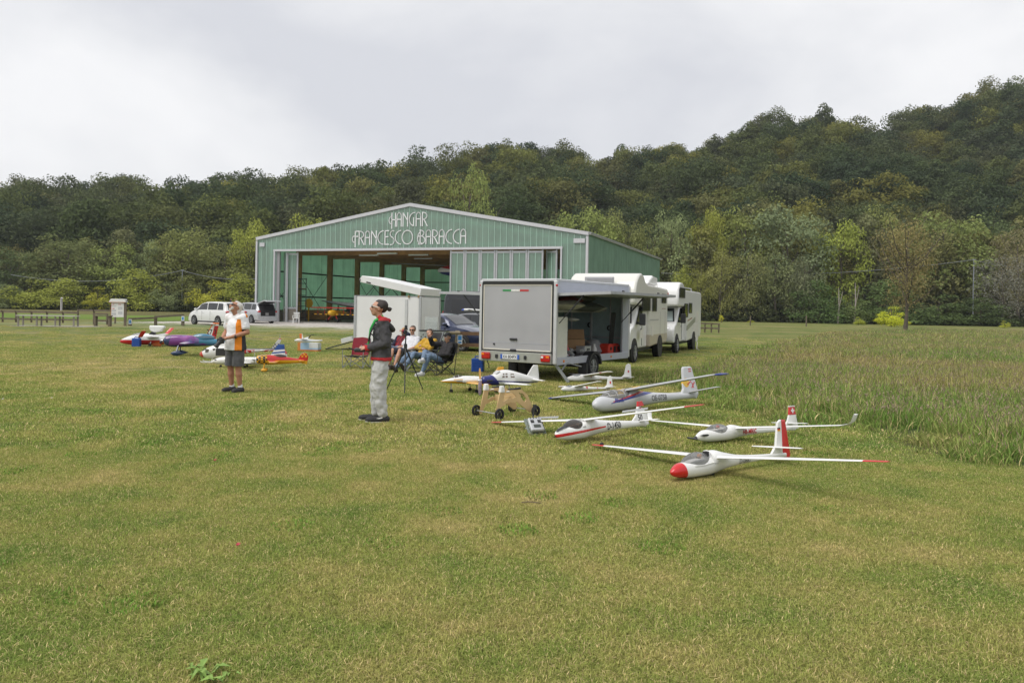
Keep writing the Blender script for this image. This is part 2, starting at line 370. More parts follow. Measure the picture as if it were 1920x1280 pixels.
# ------------------------------------------------------------------ hill and its wood
SKY = [(-700, 362), (-200, 356), (0, 350), (60, 347), (120, 356), (190, 342), (250, 360), (330, 346), (420, 348), (490, 336), (560, 338), (610, 320), (660, 300), (720, 306), (800, 292), (850, 280), (920, 272), (980, 272), (1060, 262), (1110, 288), (1160, 292), (1230, 262), (1290, 266), (1340, 268), (1370, 240), (1430, 208), (1500, 214), (1560, 212), (1620, 236), (1680, 238), (1700, 218), (1735, 205), (1760, 200), (1800, 185), (1840, 160), (1890, 150), (1930, 165), (2050, 150), (2500, 190), (3000, 200)]
YR = 262.0
_rx = []; _rz = []
for px, py in SKY:
    p = at(px, py, YR); _rx.append(p.x); _rz.append(max(18, p.z - 14.0))
def hill_z(x, y):
    r = float(np.interp(x, _rx, _rz))
    t = (y - 146) / (YR - 146)
    if t <= 0: return 0.0
    if t <= 1: return r * (t**.85) * (1 - .08 * math.sin(math.pi * t))
    return r * max(.2, 1 - (t - 1) * .25)
nx, ny = 90, 30
vs = []; fs = []
for j in range(ny):
    y = 140 + (420 - 140) * j / (ny - 1)
    for i in range(nx):
        x = -480 + 960 * i / (nx - 1); vs.append((x, y, hill_z(x, y) + .02 + (0 if j else -.3)))
for j in range(ny - 1):
    for i in range(nx - 1): fs.append((j * nx + i, j * nx + i + 1, (j + 1) * nx + i + 1, (j + 1) * nx + i))
b = MB(); b.add(vs, fs); tag(b.build('hill', mat('hill_soil', (.022, .024, .014), .95, var=.3, scale=.2), smooth=80), kind='structure')

def gn_scatter(obj, coll, name):
    ng = bpy.data.node_groups.new(name, 'GeometryNodeTree')
    ng.interface.new_socket('Geometry', in_out='INPUT', socket_type='NodeSocketGeometry'); ng.interface.new_socket('Geometry', in_out='OUTPUT', socket_type='NodeSocketGeometry')
    N, L = ng.nodes, ng.links
    gi = N.new('NodeGroupInput'); go = N.new('NodeGroupOutput'); ip = N.new('GeometryNodeInstanceOnPoints'); ci = N.new('GeometryNodeCollectionInfo')
    ci.inputs['Collection'].default_value = coll; ci.inputs['Separate Children'].default_value = True; ci.inputs['Reset Children'].default_value = True
    ip.inputs['Pick Instance'].default_value = True
    def attr(nm, tp):
        a = N.new('GeometryNodeInputNamedAttribute'); a.data_type = tp; a.inputs['Name'].default_value = nm; return a.outputs['Attribute']
    L.new(gi.outputs[0], ip.inputs['Points']); L.new(ci.outputs[0], ip.inputs['Instance'])
    L.new(attr('idx', 'INT'), ip.inputs['Instance Index']); L.new(attr('scl', 'FLOAT_VECTOR'), ip.inputs['Scale'])
    cb = N.new('ShaderNodeCombineXYZ'); L.new(attr('rot', 'FLOAT'), cb.inputs['Z']); L.new(cb.outputs[0], ip.inputs['Rotation'])
    L.new(ip.outputs[0], go.inputs[0])
    md = obj.modifiers.new('scatter', 'NODES'); md.node_group = ng
def scatter(name, pts, idx, rot, scl, meshes, label=None, cat=None):
    coll = bpy.data.collections.new(name + '_kinds')
    for k, me in enumerate(meshes):
        o = bpy.data.objects.new('%s_kind_%02d' % (name, k), me); coll.objects.link(o)
    me = bpy.data.meshes.new(name); me.vertices.add(len(pts)); me.vertices.foreach_set('co', np.asarray(pts, float).ravel())
    a = me.attributes.new('idx', 'INT', 'POINT'); a.data.foreach_set('value', np.asarray(idx, np.int32))
    a = me.attributes.new('rot', 'FLOAT', 'POINT'); a.data.foreach_set('value', np.asarray(rot, float))
    scl = np.asarray(scl, float); scl = np.repeat(scl[:, None], 3, 1) if scl.ndim == 1 else scl
    a = me.attributes.new('scl', 'FLOAT_VECTOR', 'POINT'); a.data.foreach_set('vector', scl.ravel())
    o = bpy.data.objects.new(name, me); C.objects.link(o); gn_scatter(o, coll, name)
    return tag(o, label, cat, kind='stuff')

kinds = []
for k in range(9):
    sh = ['round', 'round', 'dome', 'vase', 'round', 'column', 'dome', 'round', 'vase'][k]
    wd = [10.5, 8, 11, 9, 9.5, 6, 9, 7.5, 10][k]; hh = [12, 11, 11, 13, 12.5, 13, 10.5, 11.5, 12][k]
    kinds.append(crown_mesh('forest_crown', 100 + k, hh, wd, 1.2, 6500, .25, sh, 48 + 4 * k, forest_m))
kinds.append(crown_mesh('forest_crown', 120, 14, 7, 3.5, 2400, .22, 'vase', 56, forest_m)); kinds.append(crown_mesh('forest_crown', 121, 13, 6, 2.5, 2200, .22, 'column', 50, forest_m))
R_ = np.random.RandomState(3); P = []; idx = []; rot = []; scl = []
y = 150.0
while y < YR + 16:
    stp = 6.2 + .9 * (y - 150) / 110
    x = -300 + R_.uniform(0, stp)
    while x < 320:
        xx, yy = x + R_.uniform(-2.4, 2.4), y + R_.uniform(-2.2, 2.2)
        P.append((xx, yy, hill_z(xx, yy) - .8)); idx.append(R_.randint(11) if y > YR - 22 else R_.randint(9)); rot.append(R_.uniform(0, 6.28)); s = R_.uniform(.8, 1.4); scl.append((s, s, s * R_.uniform(.85, 1.15)))
        x += stp * R_.uniform(.75, 1.25)
    y += stp * .82
scatter('hillside_forest', P, idx, rot, scl, kinds, 'dense mixed wood covering the steep hillside behind the hangar', 'forest')
print('forest', len(P))
# ------------------------------------------------------------------ grass
def blade_material(name, cols, dry, dryfrac, s1=.16, s2=1.1, gain=1.0):
    m = bpy.data.materials.new(name); m.use_nodes = True; nt = m.node_tree; N, L = nt.nodes, nt.links; N.clear()
    out = N.new('ShaderNodeOutputMaterial'); d = N.new('ShaderNodeBsdfDiffuse'); t = N.new('ShaderNodeBsdfTranslucent'); ms = N.new('ShaderNodeMixShader'); ms.inputs[0].default_value = .35
    col = lawn_color(nt, cols, s1, s2)
    a = N.new('ShaderNodeAttribute'); a.attribute_name = 'leaf'
    gt = N.new('ShaderNodeMapRange'); gt.inputs['From Min'].default_value = 1 - dryfrac; gt.inputs['From Max'].default_value = 1 - dryfrac + .05; L.new(a.outputs['Fac'], gt.inputs['Value'])
    mx = N.new('ShaderNodeMix'); mx.data_type = 'RGBA'; L.new(gt.outputs['Result'], mx.inputs['Factor']); L.new(col, mx.inputs['A']); mx.inputs['B'].default_value = (*dry, 1)
    mr = N.new('ShaderNodeMapRange'); mr.inputs['To Min'].default_value = .5 * gain; mr.inputs['To Max'].default_value = 1.5 * gain
    fr = N.new('ShaderNodeMath'); fr.operation = 'FRACT'; ml = N.new('ShaderNodeMath'); ml.operation = 'MULTIPLY'; ml.inputs[1].default_value = 7.31; L.new(a.outputs['Fac'], ml.inputs[0]); L.new(ml.outputs[0], fr.inputs[0]); L.new(fr.outputs[0], mr.inputs['Value'])
    vm = N.new('ShaderNodeVectorMath'); vm.operation = 'SCALE'; L.new(mx.outputs['Result'], vm.inputs[0]); L.new(mr.outputs['Result'], vm.inputs['Scale'])
    L.new(vm.outputs['Vector'], d.inputs['Color']); L.new(vm.outputs['Vector'], t.inputs['Color'])
    L.new(d.outputs[0], ms.inputs[1]); L.new(t.outputs[0], ms.inputs[2]); L.new(ms.outputs[0], out.inputs['Surface'])
    return m
def blades_mesh(name, seed, n, radius, h0, h1, wd, lean, m, segs=2, heads=0.0, broad=0.0, bend=1.0):
    R_ = np.random.RandomState(seed); vs = []; fs = []; val = []; mi = []
    for i in range(n):
        r = radius * math.sqrt(R_.rand()); az = R_.uniform(0, 6.2832); x, y = r * math.cos(az), r * math.sin(az)
        h = R_.uniform(h0, h1); da = R_.uniform(0, 6.2832); dx, dy = math.cos(da), math.sin(da); ln = R_.uniform(.1, 1) * lean * h
        w_ = wd * R_.uniform(.6, 1.3) * (3.0 if R_.rand() < broad else 1); px, py = -dy * w_ / 2, dx * w_ / 2; v = R_.rand(); o = len(vs)
        for k in range(segs):
            t = k / segs; q = t**(1 + bend); zz = h * (t - .28 * q * ln / h)
            wk = (1 - .35 * t)
            vs.append((x + dx * ln * q - px * wk, y + dy * ln * q - py * wk, zz)); vs.append((x + dx * ln * q + px * wk, y + dy * ln * q + py * wk, zz))
        top = (x + dx * ln, y + dy * ln, h * (1 - .28 * ln / h)); vs.append(top)
        for k in range(segs - 1): fs.append((o + 2 * k, o + 2 * k + 1, o + 2 * k + 3, o + 2 * k + 2)); val.append(v); mi.append(0)
        fs.append((o + 2 * segs - 2, o + 2 * segs - 1, o + 2 * segs)); val.append(v); mi.append(0)
        if R_.rand() < heads:                                   # seed head
            o = len(vs); hl = R_.uniform(.05, .11); hw = R_.uniform(.006, .012); tx, ty, tz = top
            for q in ((0, 0, 0), (hw, 0, hl * .4), (0, hw, hl * .4), (-hw, 0, hl * .4), (0, -hw, hl * .4), (dx * .03, dy * .03, hl)): vs.append((tx + q[0], ty + q[1], tz - .02 + q[2]))
            for f in ((0, 1, 2), (0, 2, 3), (0, 3, 4), (0, 4, 1), (5, 2, 1), (5, 3, 2), (5, 4, 3), (5, 1, 4)): fs.append(tuple(o + k for k in f)); val.append(v); mi.append(1)
    me = bpy.data.meshes.new(name); me.from_pydata(vs, [], fs)
    a = me.attributes.new('leaf', 'FLOAT', 'FACE'); a.data.foreach_set('value', val)
    for k in (m if isinstance(m, list) else [m]): me.materials.append(k)
    if isinstance(m, list): me.polygons.foreach_set('material_index', mi)
    me.update(); return me
lawn_blade = blade_material('lawn_blades', LAWN, (.35, .28, .15), .17, gain=2.2)
clover_blade = blade_material('clover_blades', [(.085, .15, .03), (.09, .155, .03), (.10, .165, .032), (.11, .17, .034), (.12, .175, .036)], (.12, .17, .04), .05, gain=2.0)
MEAD = [(.08, .135, .03), (.105, .15, .036), (.13, .155, .045), (.165, .155, .055), (.19, .15, .07)]
mead_blade = blade_material('meadow_blades', MEAD, (.29, .235, .12), .2, s1=.12, s2=.7, gain=2.15)
head_m = mat('seed_heads', (.30, .235, .15), .9, var=.35, scale=4)
MEADOW = [(1172, 716), (1235, 703), (1300, 690), (1370, 664), (1440, 646), (1560, 622), (1700, 619), (2600, 635), (2600, 1000), (1920, 884), (1790, 858), (1700, 836), (1630, 803), (1560, 797), (1490, 800), (1420, 780), (1352, 762), (1330, 745), (1270, 728)]
MEADOW_W = [tuple(G(*p)[:2]) for p in MEADOW]
def inside(x, y, poly):
    c = False; j = len(poly) - 1
    for i in range(len(poly)):
        xi, yi = poly[i]; xj, yj = poly[j]
        if (yi > y) != (yj > y) and x < (xj - xi) * (y - yi) / (yj - yi) + xi: c = not c
        j = i
    return c
# mown lawn: short tufts, finer and denser close to the camera
kl = [blades_mesh('lawn_tuft', 20 + k, 2800, .42, .010, .030, .0034, 1.9, lawn_blade) for k in range(4)] + \
     [blades_mesh('lawn_tuft_far', 30 + k, 700, .5, .014, .04, .0075, 1.6, lawn_blade) for k in range(3)] + \
     [blades_mesh('clover_tuft', 40 + k, 170, .17, .012, .04, .012, 1.2, clover_blade) for k in range(2)]
R_ = np.random.RandomState(11); P = []; idx = []; rot = []; scl = []
y = 2.2
while y < 52:
    st = .30 if y < 9 else (.40 if y < 18 else .62 if y < 30 else 1.0 if y < 40 else 1.5)
    x = -(y * .70 + 1.8)
    while x < y * .70 + 1.8:
        xx, yy = x + R_.uniform(-.5, .5) * st, y + R_.uniform(-.5, .5) * st
        if not inside(xx, yy, MEADOW_W):
            P.append((xx, yy, 0)); near = yy < 9.5; idx.append(R_.randint(4) if near else 4 + R_.randint(3)); rot.append(R_.uniform(0, 6.28))
            s = R_.uniform(.85, 1.2); scl.append((s, s, s * R_.uniform(.7, 1.35)))
            if R_.rand() < .05 and yy < 16: P.append((xx, yy, 0)); idx.append(7 + R_.randint(2)); rot.append(R_.uniform(0, 6.28)); scl.append((1, 1, R_.uniform(.8, 1.3)))
        x += st
    y += st
scatter('lawn_grass', P, idx, rot, scl, kl, 'short mown patchy grass of the model airfield', 'grass')
nl = len(P)
# unmown meadow on the right
km = [blades_mesh('meadow_clump', 60 + k, 130, .30, .12, .36, .007, .9, [mead_blade, head_m], segs=3, heads=.06, broad=.06) for k in range(5)] + \
     [blades_mesh('meadow_tall', 70 + k, 40, .28, .26, .56, .008, .8, [mead_blade, head_m], segs=3, heads=.2, broad=.12) for k in range(3)] + \
     [blades_mesh('meadow_edge', 80 + k, 120, .30, .04, .20, .008, 1.1, [mead_blade, head_m], segs=3, heads=0, broad=.1) for k in range(2)]
P = []; idx = []; rot = []; scl = []
xs = [p[0] for p in MEADOW_W]; ys = [p[1] for p in MEADOW_W]
y = min(ys)
while y < max(ys) + 8:
    st = .27 if y < 14 else (.36 if y < 24 else (.6 if y < 45 else 1.1))
    x = max(min(xs), -2)
    while x < y * .80 + 2:
        xx, yy = x + R_.uniform(-.6, .6) * st, y + R_.uniform(-.6, .6) * st
        if inside(xx, yy, MEADOW_W) and not (xx > 1.0 and inside(xx, yy, MEADOW_W) is False):
            edge = not (inside(xx - .5, yy, MEADOW_W) and inside(xx, yy - .6, MEADOW_W))
            k = R_.randint(5) if R_.rand() < .72 else 5 + R_.randint(3)
            edge2 = not (inside(xx - 1.3, yy, MEADOW_W) and inside(xx, yy - 1.5, MEADOW_W))
            if edge or (edge2 and R_.rand() < .6): k = 8 + R_.randint(2)
            if edge and R_.rand() < .35: x += st; continue
            elif R_.rand() < .12: k = 8 + R_.randint(2)
            P.append((xx, yy, 0)); idx.append(k); rot.append(R_.uniform(0, 6.28)); s = R_.uniform(.8, 1.2) * (1 if y < 24 else 1.25 if y < 45 else 1.7)
            scl.append((s, s, R_.uniform(.6, 1.1)))
        x += st
    y += st
scatter('meadow_grass', P, idx, rot, scl, km, 'tall unmown meadow grass with brown seed heads', 'grass')
print('lawn', nl, 'meadow', len(P))
sheet('meadow_ground', None, .004, ground_material('meadow_soil', [(.05, .075, .02), (.065, .08, .026), (.08, .085, .032), (.09, .085, .04), (.10, .085, .045)], .12, .7, fine=14), pts=[(x, y, 0) for x, y in MEADOW_W])

# ------------------------------------------------------------------ trees along the foot of the hill
CR = {}
for nm, sd, shp, n, lf, cl in (('r1', 201, 'round', 5200, .17, 46), ('r2', 202, 'round', 5200, .17, 60), ('d1', 203, 'dome', 5200, .18, 52), ('c1', 204, 'column', 4600, .16, 44), ('v1', 205, 'vase', 5000, .17, 40), ('c2', 206, 'column', 4200, .15, 30), ('d2', 207, 'dome', 4200, .2, 36)):
    CR[nm] = crown_mesh('crown_' + nm, sd, 10, 8, .5 if nm[0] in 'dc' else 1.6, n, lf, shp, cl, leaf_obj_m, sag=.3)
CR['sparse'] = crown_mesh('crown_sparse', 208, 10, 6.4, 2.0, 5200, .11, 'vase', 80, leaf_obj_m)
CR['twig'] = crown_mesh('crown_twig', 209, 10, 7, 1.5, 3800, .11, 'vase', 70, leaf_obj_m)
TR = [trunk_mesh('trunk', 300 + k, 8.5, .2, 9, .33) for k in range(3)]
def tree(name, label, px, d, top, wpx, kind, col, group=None, tr=0, cat='tree'):
    base = at(px, top, d); h = base.z; wd = wpx / F * d
    o = empty(name, label, cat, (base.x, d, 0), (px * 1.7) % 6.28, group)
    o.scale = (1, 1, 1)
    t = bpy.data.objects.new('trunk', TR[tr % 3]); C.objects.link(t); t.parent = o; t.scale = (max(.5, h / 11), max(.5, h / 11), h / 10)
    c = bpy.data.objects.new('crown', CR[kind]); C.objects.link(c); c.parent = o; s = wd / 8; c.scale = (s, s, h / 10); c.color = (*[q * f_ for q, f_ in zip(col, (2.2, 2.4, 2.4))], 1)
    return o
OL, DK, YE, YG, GR, LG, RD = (.105, .105, .038), (.062, .074, .032), (.22, .20, .032), (.17, .17, .038), (.125, .135, .062), (.13, .14, .044), (.135, .11, .062)
g1 = 'shrubs at the left field edge'; g2 = 'trees at the foot of the hill'
for i, a in enumerate([
  ('shrub', 'grey-green willow shrub at the far left end of the field edge', 12, 130, 535, 70, 'd1', GR, g1),
  ('shrub', 'yellow-green rounded shrub left of the pale pipe stub', 58, 131, 522, 92, 'd2', YG, g1),
  ('shrub', 'yellowish shrub behind the pale pipe stub, left of the notice board', 122, 130, 524, 96, 'd1', YG, g1),
  ('shrub', 'small bright yellow shrub just left of the notice board', 184, 129, 537, 46, 'd2', YE, g1),
  ('shrub', 'large yellow-olive shrub standing behind the notice board', 256, 130, 508, 96, 'd1', YG, g1),
  ('shrub', 'smooth grey shrub right of the notice board', 313, 130, 528, 60, 'd2', GR, g1),
  ('shrub', 'dark olive shrub behind the nose of the white minivan', 350, 131, 520, 64, 'd1', OL, g1),
  ('shrub', 'yellow shrub behind the roof of the white minivan', 394, 129, 526, 70, 'd2', YE, g1),
  ('shrub', 'olive-yellow shrub beside the left corner of the hangar', 448, 130, 516, 84, 'd1', YG, g1),
  ('tree', 'dark grey-green tree cut by the left edge of the photo', 22, 138, 468, 120, 'r1', DK, g2),
  ('tree', 'broad dark olive tree, widest at the left field edge', 128, 138, 441, 140, 'r2', (.088, .092, .038), g2),
  ('tree', 'light olive tree between the broad dark tree and the willow', 216, 138, 458, 100, 'r1', LG, g2),
  ('willow_tree', 'narrow grey willow above the smooth grey shrub', 286, 139, 462, 66, 'v1', GR, g2),
  ('tree', 'tall olive tree behind the white minivan', 344, 138, 424, 112, 'r2', (.115, .115, .04), g2),
  ('tree', 'olive tree next to the left end of the hangar roof', 424, 138, 462, 112, 'r1', OL, g2),
  ('tree', 'yellow-green tree touching the left eave of the hangar', 472, 140, 424, 70, 'v1', YG, g2),
  ('tree', 'yellow-green tree above the left slope of the hangar roof', 575, 146, 402, 84, 'r2', YG, g2),
  ('tree', 'pale rounded tree above the ridge of the hangar', 885, 150, 322, 74, 'r1', LG, g2),
  ('tree', 'light olive tree above the right slope of the hangar roof', 1098, 140, 386, 118, 'r2', LG, g2),
  ('tree', 'olive tree above the right corner of the hangar', 1160, 142, 408, 84, 'v1', OL, g2),
  ('tree', 'dull olive tree behind the rear of the hangar', 1212, 138, 430, 70, 'r1', OL, g2),
  ('willow_tree', 'silver-grey willow beside the rear end of the hangar', 1258, 138, 396, 84, 'r2', GR, g2),
  ('tree', 'bright yellow tree right of the silver-grey willow', 1328, 140, 406, 66, 'v1', (.155, .15, .034), g2),
  ('tree', 'tall olive-green tree above the yellow poplars', 1402, 142, 388, 118, 'r2', (.12, .125, .038), g2),
  ('poplar_tree', 'broad silvery poplar with pale branches above the dense poplars', 1478, 136, 402, 140, 'v1', (.098, .108, .056), g2),
  ('tree', 'bright yellow-green tree left of the lone thin tree', 1576, 136, 428, 92, 'v1', (.15, .158, .034), g2),
  ('tree', 'olive tree behind the top of the lone thin tree', 1650, 143, 396, 104, 'r1', (.12, .12, .04), g2),
  ('tree', 'wide olive-green tree behind the utility pole', 1768, 140, 398, 160, 'r2', (.11, .12, .04), g2),
  ('tree', 'dark green tree right of the utility pole', 1868, 144, 410, 110, 'r1', DK, g2),
  ('tree', 'bare reddish-grey tree cut by the right edge of the photo', 1912, 132, 430, 96, 'twig', RD, g2),
  ('poplar_tree', 'slim yellow poplar just right of the rear motorhome', 1284, 132, 494, 44, 'c1', YG, g2),
  ('poplar_tree', 'slim yellowish poplar, second from the rear motorhome', 1316, 131, 488, 40, 'c2', (.15, .14, .04), g2),
  ('poplar_tree', 'tall yellow-olive poplar, third from the rear motorhome', 1352, 131, 462, 60, 'c1', (.14, .13, .045), g2),
  ('poplar_tree', 'tall olive poplar, fourth from the rear motorhome', 1402, 131, 455, 72, 'c2', (.125, .12, .05), g2),
  ('poplar_tree', 'tall grey-olive poplar, fifth from the rear motorhome', 1456, 131, 462, 76, 'c1', (.105, .108, .048), g2),
  ('poplar_tree', 'grey poplar, last of the row before the yellow-green tree', 1508, 130, 478, 70, 'c1', (.10, .10, .055), g2),
  ('tree', 'dark green rounded tree below the bright yellow-green tree', 1534, 128, 528, 96, 'd1', (.062, .085, .03), g2),
  ('tree', 'pale green bush among bare white trunks left of the lone tree', 1598, 128, 545, 76, 'd2', (.085, .10, .036), g2),
  ('tree', 'dark green bushy tree behind the trunk of the lone tree', 1662, 128, 528, 118, 'd1', (.066, .085, .03), g2),
  ('shrub', 'dark green shrub right of the lone tree trunk', 1760, 128, 552, 110, 'd2', (.06, .076, .028), g2),
  ('shrub', 'dark green shrub below the utility pole', 1838, 128, 560, 110, 'd1', (.056, .07, .028), g2),
  ('willow_tree', 'bare grey willow at the right edge, in front of dark green trees', 1882, 127, 482, 112, 'twig', (.115, .105, .085), g2),
]):
    tree(*a[:8], group=a[8], tr=i, cat='shrub' if a[0] == 'shrub' else 'tree')
# the wood's edge on the flat, a mass behind the trees one can tell apart
edge_m = leaf_material('edge_leaves', [(.20, .215, .075), (.24, .245, .08), (.19, .20, .10), (.29, .28, .075), (.22, .225, .09), (.26, .235, .09)], var=.38)
ke = [crown_mesh('edge_crown', 520 + k, [12, 10.5, 13.5, 11][k], [7, 6.5, 5.5, 8][k], .6, 5200, .2, ['round', 'dome', 'column', 'vase'][k], 60, edge_m, sag=.3) for k in range(4)]
P = []; idx = []; rot = []; scl = []
x = -150.0
while x < 160:
    for k in range(2):
        P.append((x + R_.uniform(-2, 2), 140 + 6 * k + R_.uniform(-1.5, 1.5), -.2)); idx.append(R_.randint(4)); rot.append(R_.uniform(0, 6.28)); s = R_.uniform(.75, 1.15) * (1.35 if x > 25 else 1.0); scl.append((s, s, s * R_.uniform(.85, 1.15)))
    x += 4.6
scatter('forest_edge', P, idx, rot, scl, ke, 'olive wood edge on the flat behind the field', 'forest')
# lone thin tree in the meadow, yellow bush behind it, saplings
p = G(1697, 621); d = p.y; hh = at(1697, 416, d).z
o = empty('lone_tree', 'lone thin tree with sparse reddish leaves standing in the meadow', 'tree', (p.x, d, 0), .4)
t = trunk_mesh('trunk', 411, hh * .93, .19, 22, .42, start=.22, m=mat('grey_bark', (.11, .09, .068), .9, var=.3, scale=3, bump=.5))
t_ = bpy.data.objects.new('trunk', t); C.objects.link(t_); t_.parent = o
c_ = bpy.data.objects.new('crown', CR['sparse']); C.objects.link(c_); c_.parent = o; c_.scale = (.70, .70, hh / 10); c_.color = (.30, .255, .11, 1)
for nm, lb, px, dd, top, wpx, kd, col in (
  ('yellow_bush', 'bright yellow-green bush at the foot of the lone thin tree', 1672, 106, 574, 50, 'd2', (.30, .29, .03)),
  ('sapling', 'small bright yellow sapling right of the rear motorhome', 1353, 118, 588, 9, 'c2', (.34, .30, .03)),
  ('sapling', 'tiny yellow-green sapling at the meadow end under the grey poplars', 1408, 122, 600, 12, 'd2', (.25, .24, .03)),
  ('sapling', 'small yellow sapling at the field edge under the dark rounded tree', 1610, 118, 594, 20, 'd2', (.22, .22, .035)),
  ('sapling', 'small light green sapling at the far right field edge', 1884, 112, 601, 16, 'd2', (.26, .25, .035))):
    tree(nm, lb, px, dd, top, wpx, kd, col, group='saplings at the meadow end' if nm == 'sapling' else None, cat='bush' if nm != 'sapling' else 'sapling')
dead_m = mat('dead_wood', (.34, .30, .26), .9, var=.2, scale=4)
for lb, px, top in (('bare white dead trunk, left one beside the dark rounded tree', 1572, 540), ('forked bare white dead trunk left of the lone thin tree', 1603, 530)):
    q = at(px, top, 125.5); b = MB()
    b.tube([(0, 0, -.1), (.15, 0, q.z * .5), (.05, 0, q.z)], [.13, .1, .05], 7); b.tube([(.15, 0, q.z * .45), (.5, .1, q.z * .7), (.75, .1, q.z * .92)], [.07, .05, .03], 6)
    tag(b.build('dead_trunk', dead_m, loc=(q.x, 125.5, 0), smooth=50), lb, 'trunk', 'dead trunks at the meadow end')
# undergrowth that closes the wood at its foot
ku = [crown_mesh('undergrowth_kind', 500 + k, 2.6, 4.2, 0, 1500, .16, 'dome', 22, leaf_material('undergrowth_leaves%d' % k, [(.06, .075, .035), (.08, .095, .04), (.10, .115, .044), (.075, .085, .046), (.13, .135, .052)], var=.4)) for k in range(3)]
P = []; idx = []; rot = []; scl = []
x = -140.0
while x < 150:
    for k in range(3):
        yy = 129.5 + 4.5 * k + R_.uniform(-1, 1)
        P.append((x + R_.uniform(-1, 1), yy, -.15)); idx.append(R_.randint(3)); rot.append(R_.uniform(0, 6.28)); s = R_.uniform(.6, 1.2) + .45 * k; scl.append((s, s, s * R_.uniform(.6, 1.1)))
    x += 2.3
scatter('undergrowth', P, idx, rot, scl, ku, 'dark undergrowth along the foot of the wood', 'undergrowth')
# ------------------------------------------------------------------ hangar
def poly_material(name, col, trans=.2, glossy=.12, tl=.45):
    m = bpy.data.materials.new(name); m.use_nodes = True; nt = m.node_tree; N, L = nt.nodes, nt.links; N.clear()
    out = N.new('ShaderNodeOutputMaterial')
    tc = N.new('ShaderNodeTexCoord'); nz = N.new('ShaderNodeTexNoise'); nz.inputs['Scale'].default_value = .8; nz.inputs['Detail'].default_value = 4; L.new(tc.outputs['Object'], nz.inputs['Vector'])
    wv = N.new('ShaderNodeTexNoise'); wv.inputs['Scale'].default_value = 1.0; mp = N.new('ShaderNodeMapping'); mp.inputs['Scale'].default_value = (9, 9, .12); L.new(tc.outputs['Object'], mp.inputs['Vector']); L.new(mp.outputs['Vector'], wv.inputs['Vector'])
    mr = N.new('ShaderNodeMapRange'); mr.inputs['From Min'].default_value = .3; mr.inputs['From Max'].default_value = .7; mr.inputs['To Min'].default_value = .82; mr.inputs['To Max'].default_value = 1.2
    ad = N.new('ShaderNodeMix'); ad.data_type = 'FLOAT'; ad.inputs['Factor'].default_value = .5; L.new(nz.outputs['Fac'], ad.inputs['A']); L.new(wv.outputs['Fac'], ad.inputs['B']); L.new(ad.outputs['Result'], mr.inputs['Value'])
    vm = N.new('ShaderNodeVectorMath'); vm.operation = 'SCALE'; vm.inputs[0].default_value = col; L.new(mr.outputs['Result'], vm.inputs['Scale'])
    d = N.new('ShaderNodeBsdfDiffuse'); t = N.new('ShaderNodeBsdfTranslucent'); g = N.new('ShaderNodeBsdfGlossy'); g.inputs['Roughness'].default_value = .25; tr = N.new('ShaderNodeBsdfTransparent'); tr.inputs['Color'].default_value = (.72, .92, .82, 1)
    L.new(vm.outputs['Vector'], d.inputs['Color']); L.new(vm.outputs['Vector'], t.inputs['Color'])
    def mix(f, a, b):
        k = N.new('ShaderNodeMixShader'); k.inputs[0].default_value = f; L.new(a, k.inputs[1]); L.new(b, k.inputs[2]); return k.outputs[0]
    x = mix(tl, d.outputs[0], t.outputs[0]); x = mix(glossy, x, g.outputs[0]); x = mix(trans, x, tr.outputs[0]); L.new(x, out.inputs['Surface'])
    return m
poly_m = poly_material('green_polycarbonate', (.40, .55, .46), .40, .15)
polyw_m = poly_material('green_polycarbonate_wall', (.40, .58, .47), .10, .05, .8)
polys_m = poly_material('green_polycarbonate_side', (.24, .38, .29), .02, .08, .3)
trim_m = mat('white_trim', (.54, .54, .57), .4, var=.05); alu_m = mat('aluminium', (.50, .51, .53), .38, .6, var=.08); rib_m = mat('panel_rib', (.42, .62, .52), .4, var=.05)
wood_m = mat('glulam', (.44, .25, .10), .7, var=.25, scale=1.5, bump=.2, bscale=10); dsteel_m = mat('dark_steel', (.045, .05, .05), .5, .3)
HW, HL_, HEV, HRD = 30.35, 32.0, 7.5, 10.12
hang = empty('hangar', 'green translucent hangar with white lettering on its gable', 'hangar', HO, HYAW)
def roof_z(x): return HEV + (HRD - HEV) * (1 - abs(x - HW / 2) / (HW / 2))
DX0, DX1, DZ = 1.96, 28.28, 6.27
PW = HW / 60
for i in range(60):
    x0, x1 = i * PW + .02, (i + 1) * PW - .012
    cx_ = (x0 + x1) / 2; zb = DZ + .16 if DX0 - .1 < cx_ < DX1 + .1 else 1.25
    b = MB(); b.prism([(x0, zb), (x1, zb), (x1, roof_z(x1) - .2), (cx_, roof_z(cx_) - .2), (x0, roof_z(x0) - .2)], 0, .03, 0); b.box((x1 + .006, .004, (zb + roof_z(x1) - .3) / 2), (.03, .05, roof_z(x1) - .3 - zb), m=1)
    b.build('panel', [poly_m, rib_m], hang)
for x0, x1 in ((0.0, DX0), (DX1, HW)):
    b = MB(); b.box(((x0 + x1) / 2, .02, .58), (x1 - x0 - .1, .12, 1.16)); b.box(((x0 + x1) / 2, -.01, 1.2), (x1 - x0 - .1, .16, .09), m=1)
    b.build('plinth', [mat('plinth_board', (.36, .31, .25), .8, var=.2), trim_m], hang)
b = MB()
for s_ in (0, 1):
    xa, xb = (0, HW / 2) if s_ == 0 else (HW / 2, HW)
    P_ = [(xa - (.12 if s_ == 0 else 0), roof_z(xa) - .22), (xb + (.12 if s_ else 0), roof_z(xb) - .22), (xb + (.12 if s_ else 0), roof_z(xb) + .05), (xa - (.12 if s_ == 0 else 0), roof_z(xa) + .05)]
    b.prism(P_, -.10 - .002 * s_, .06)
b.build('fascia', trim_m, hang)
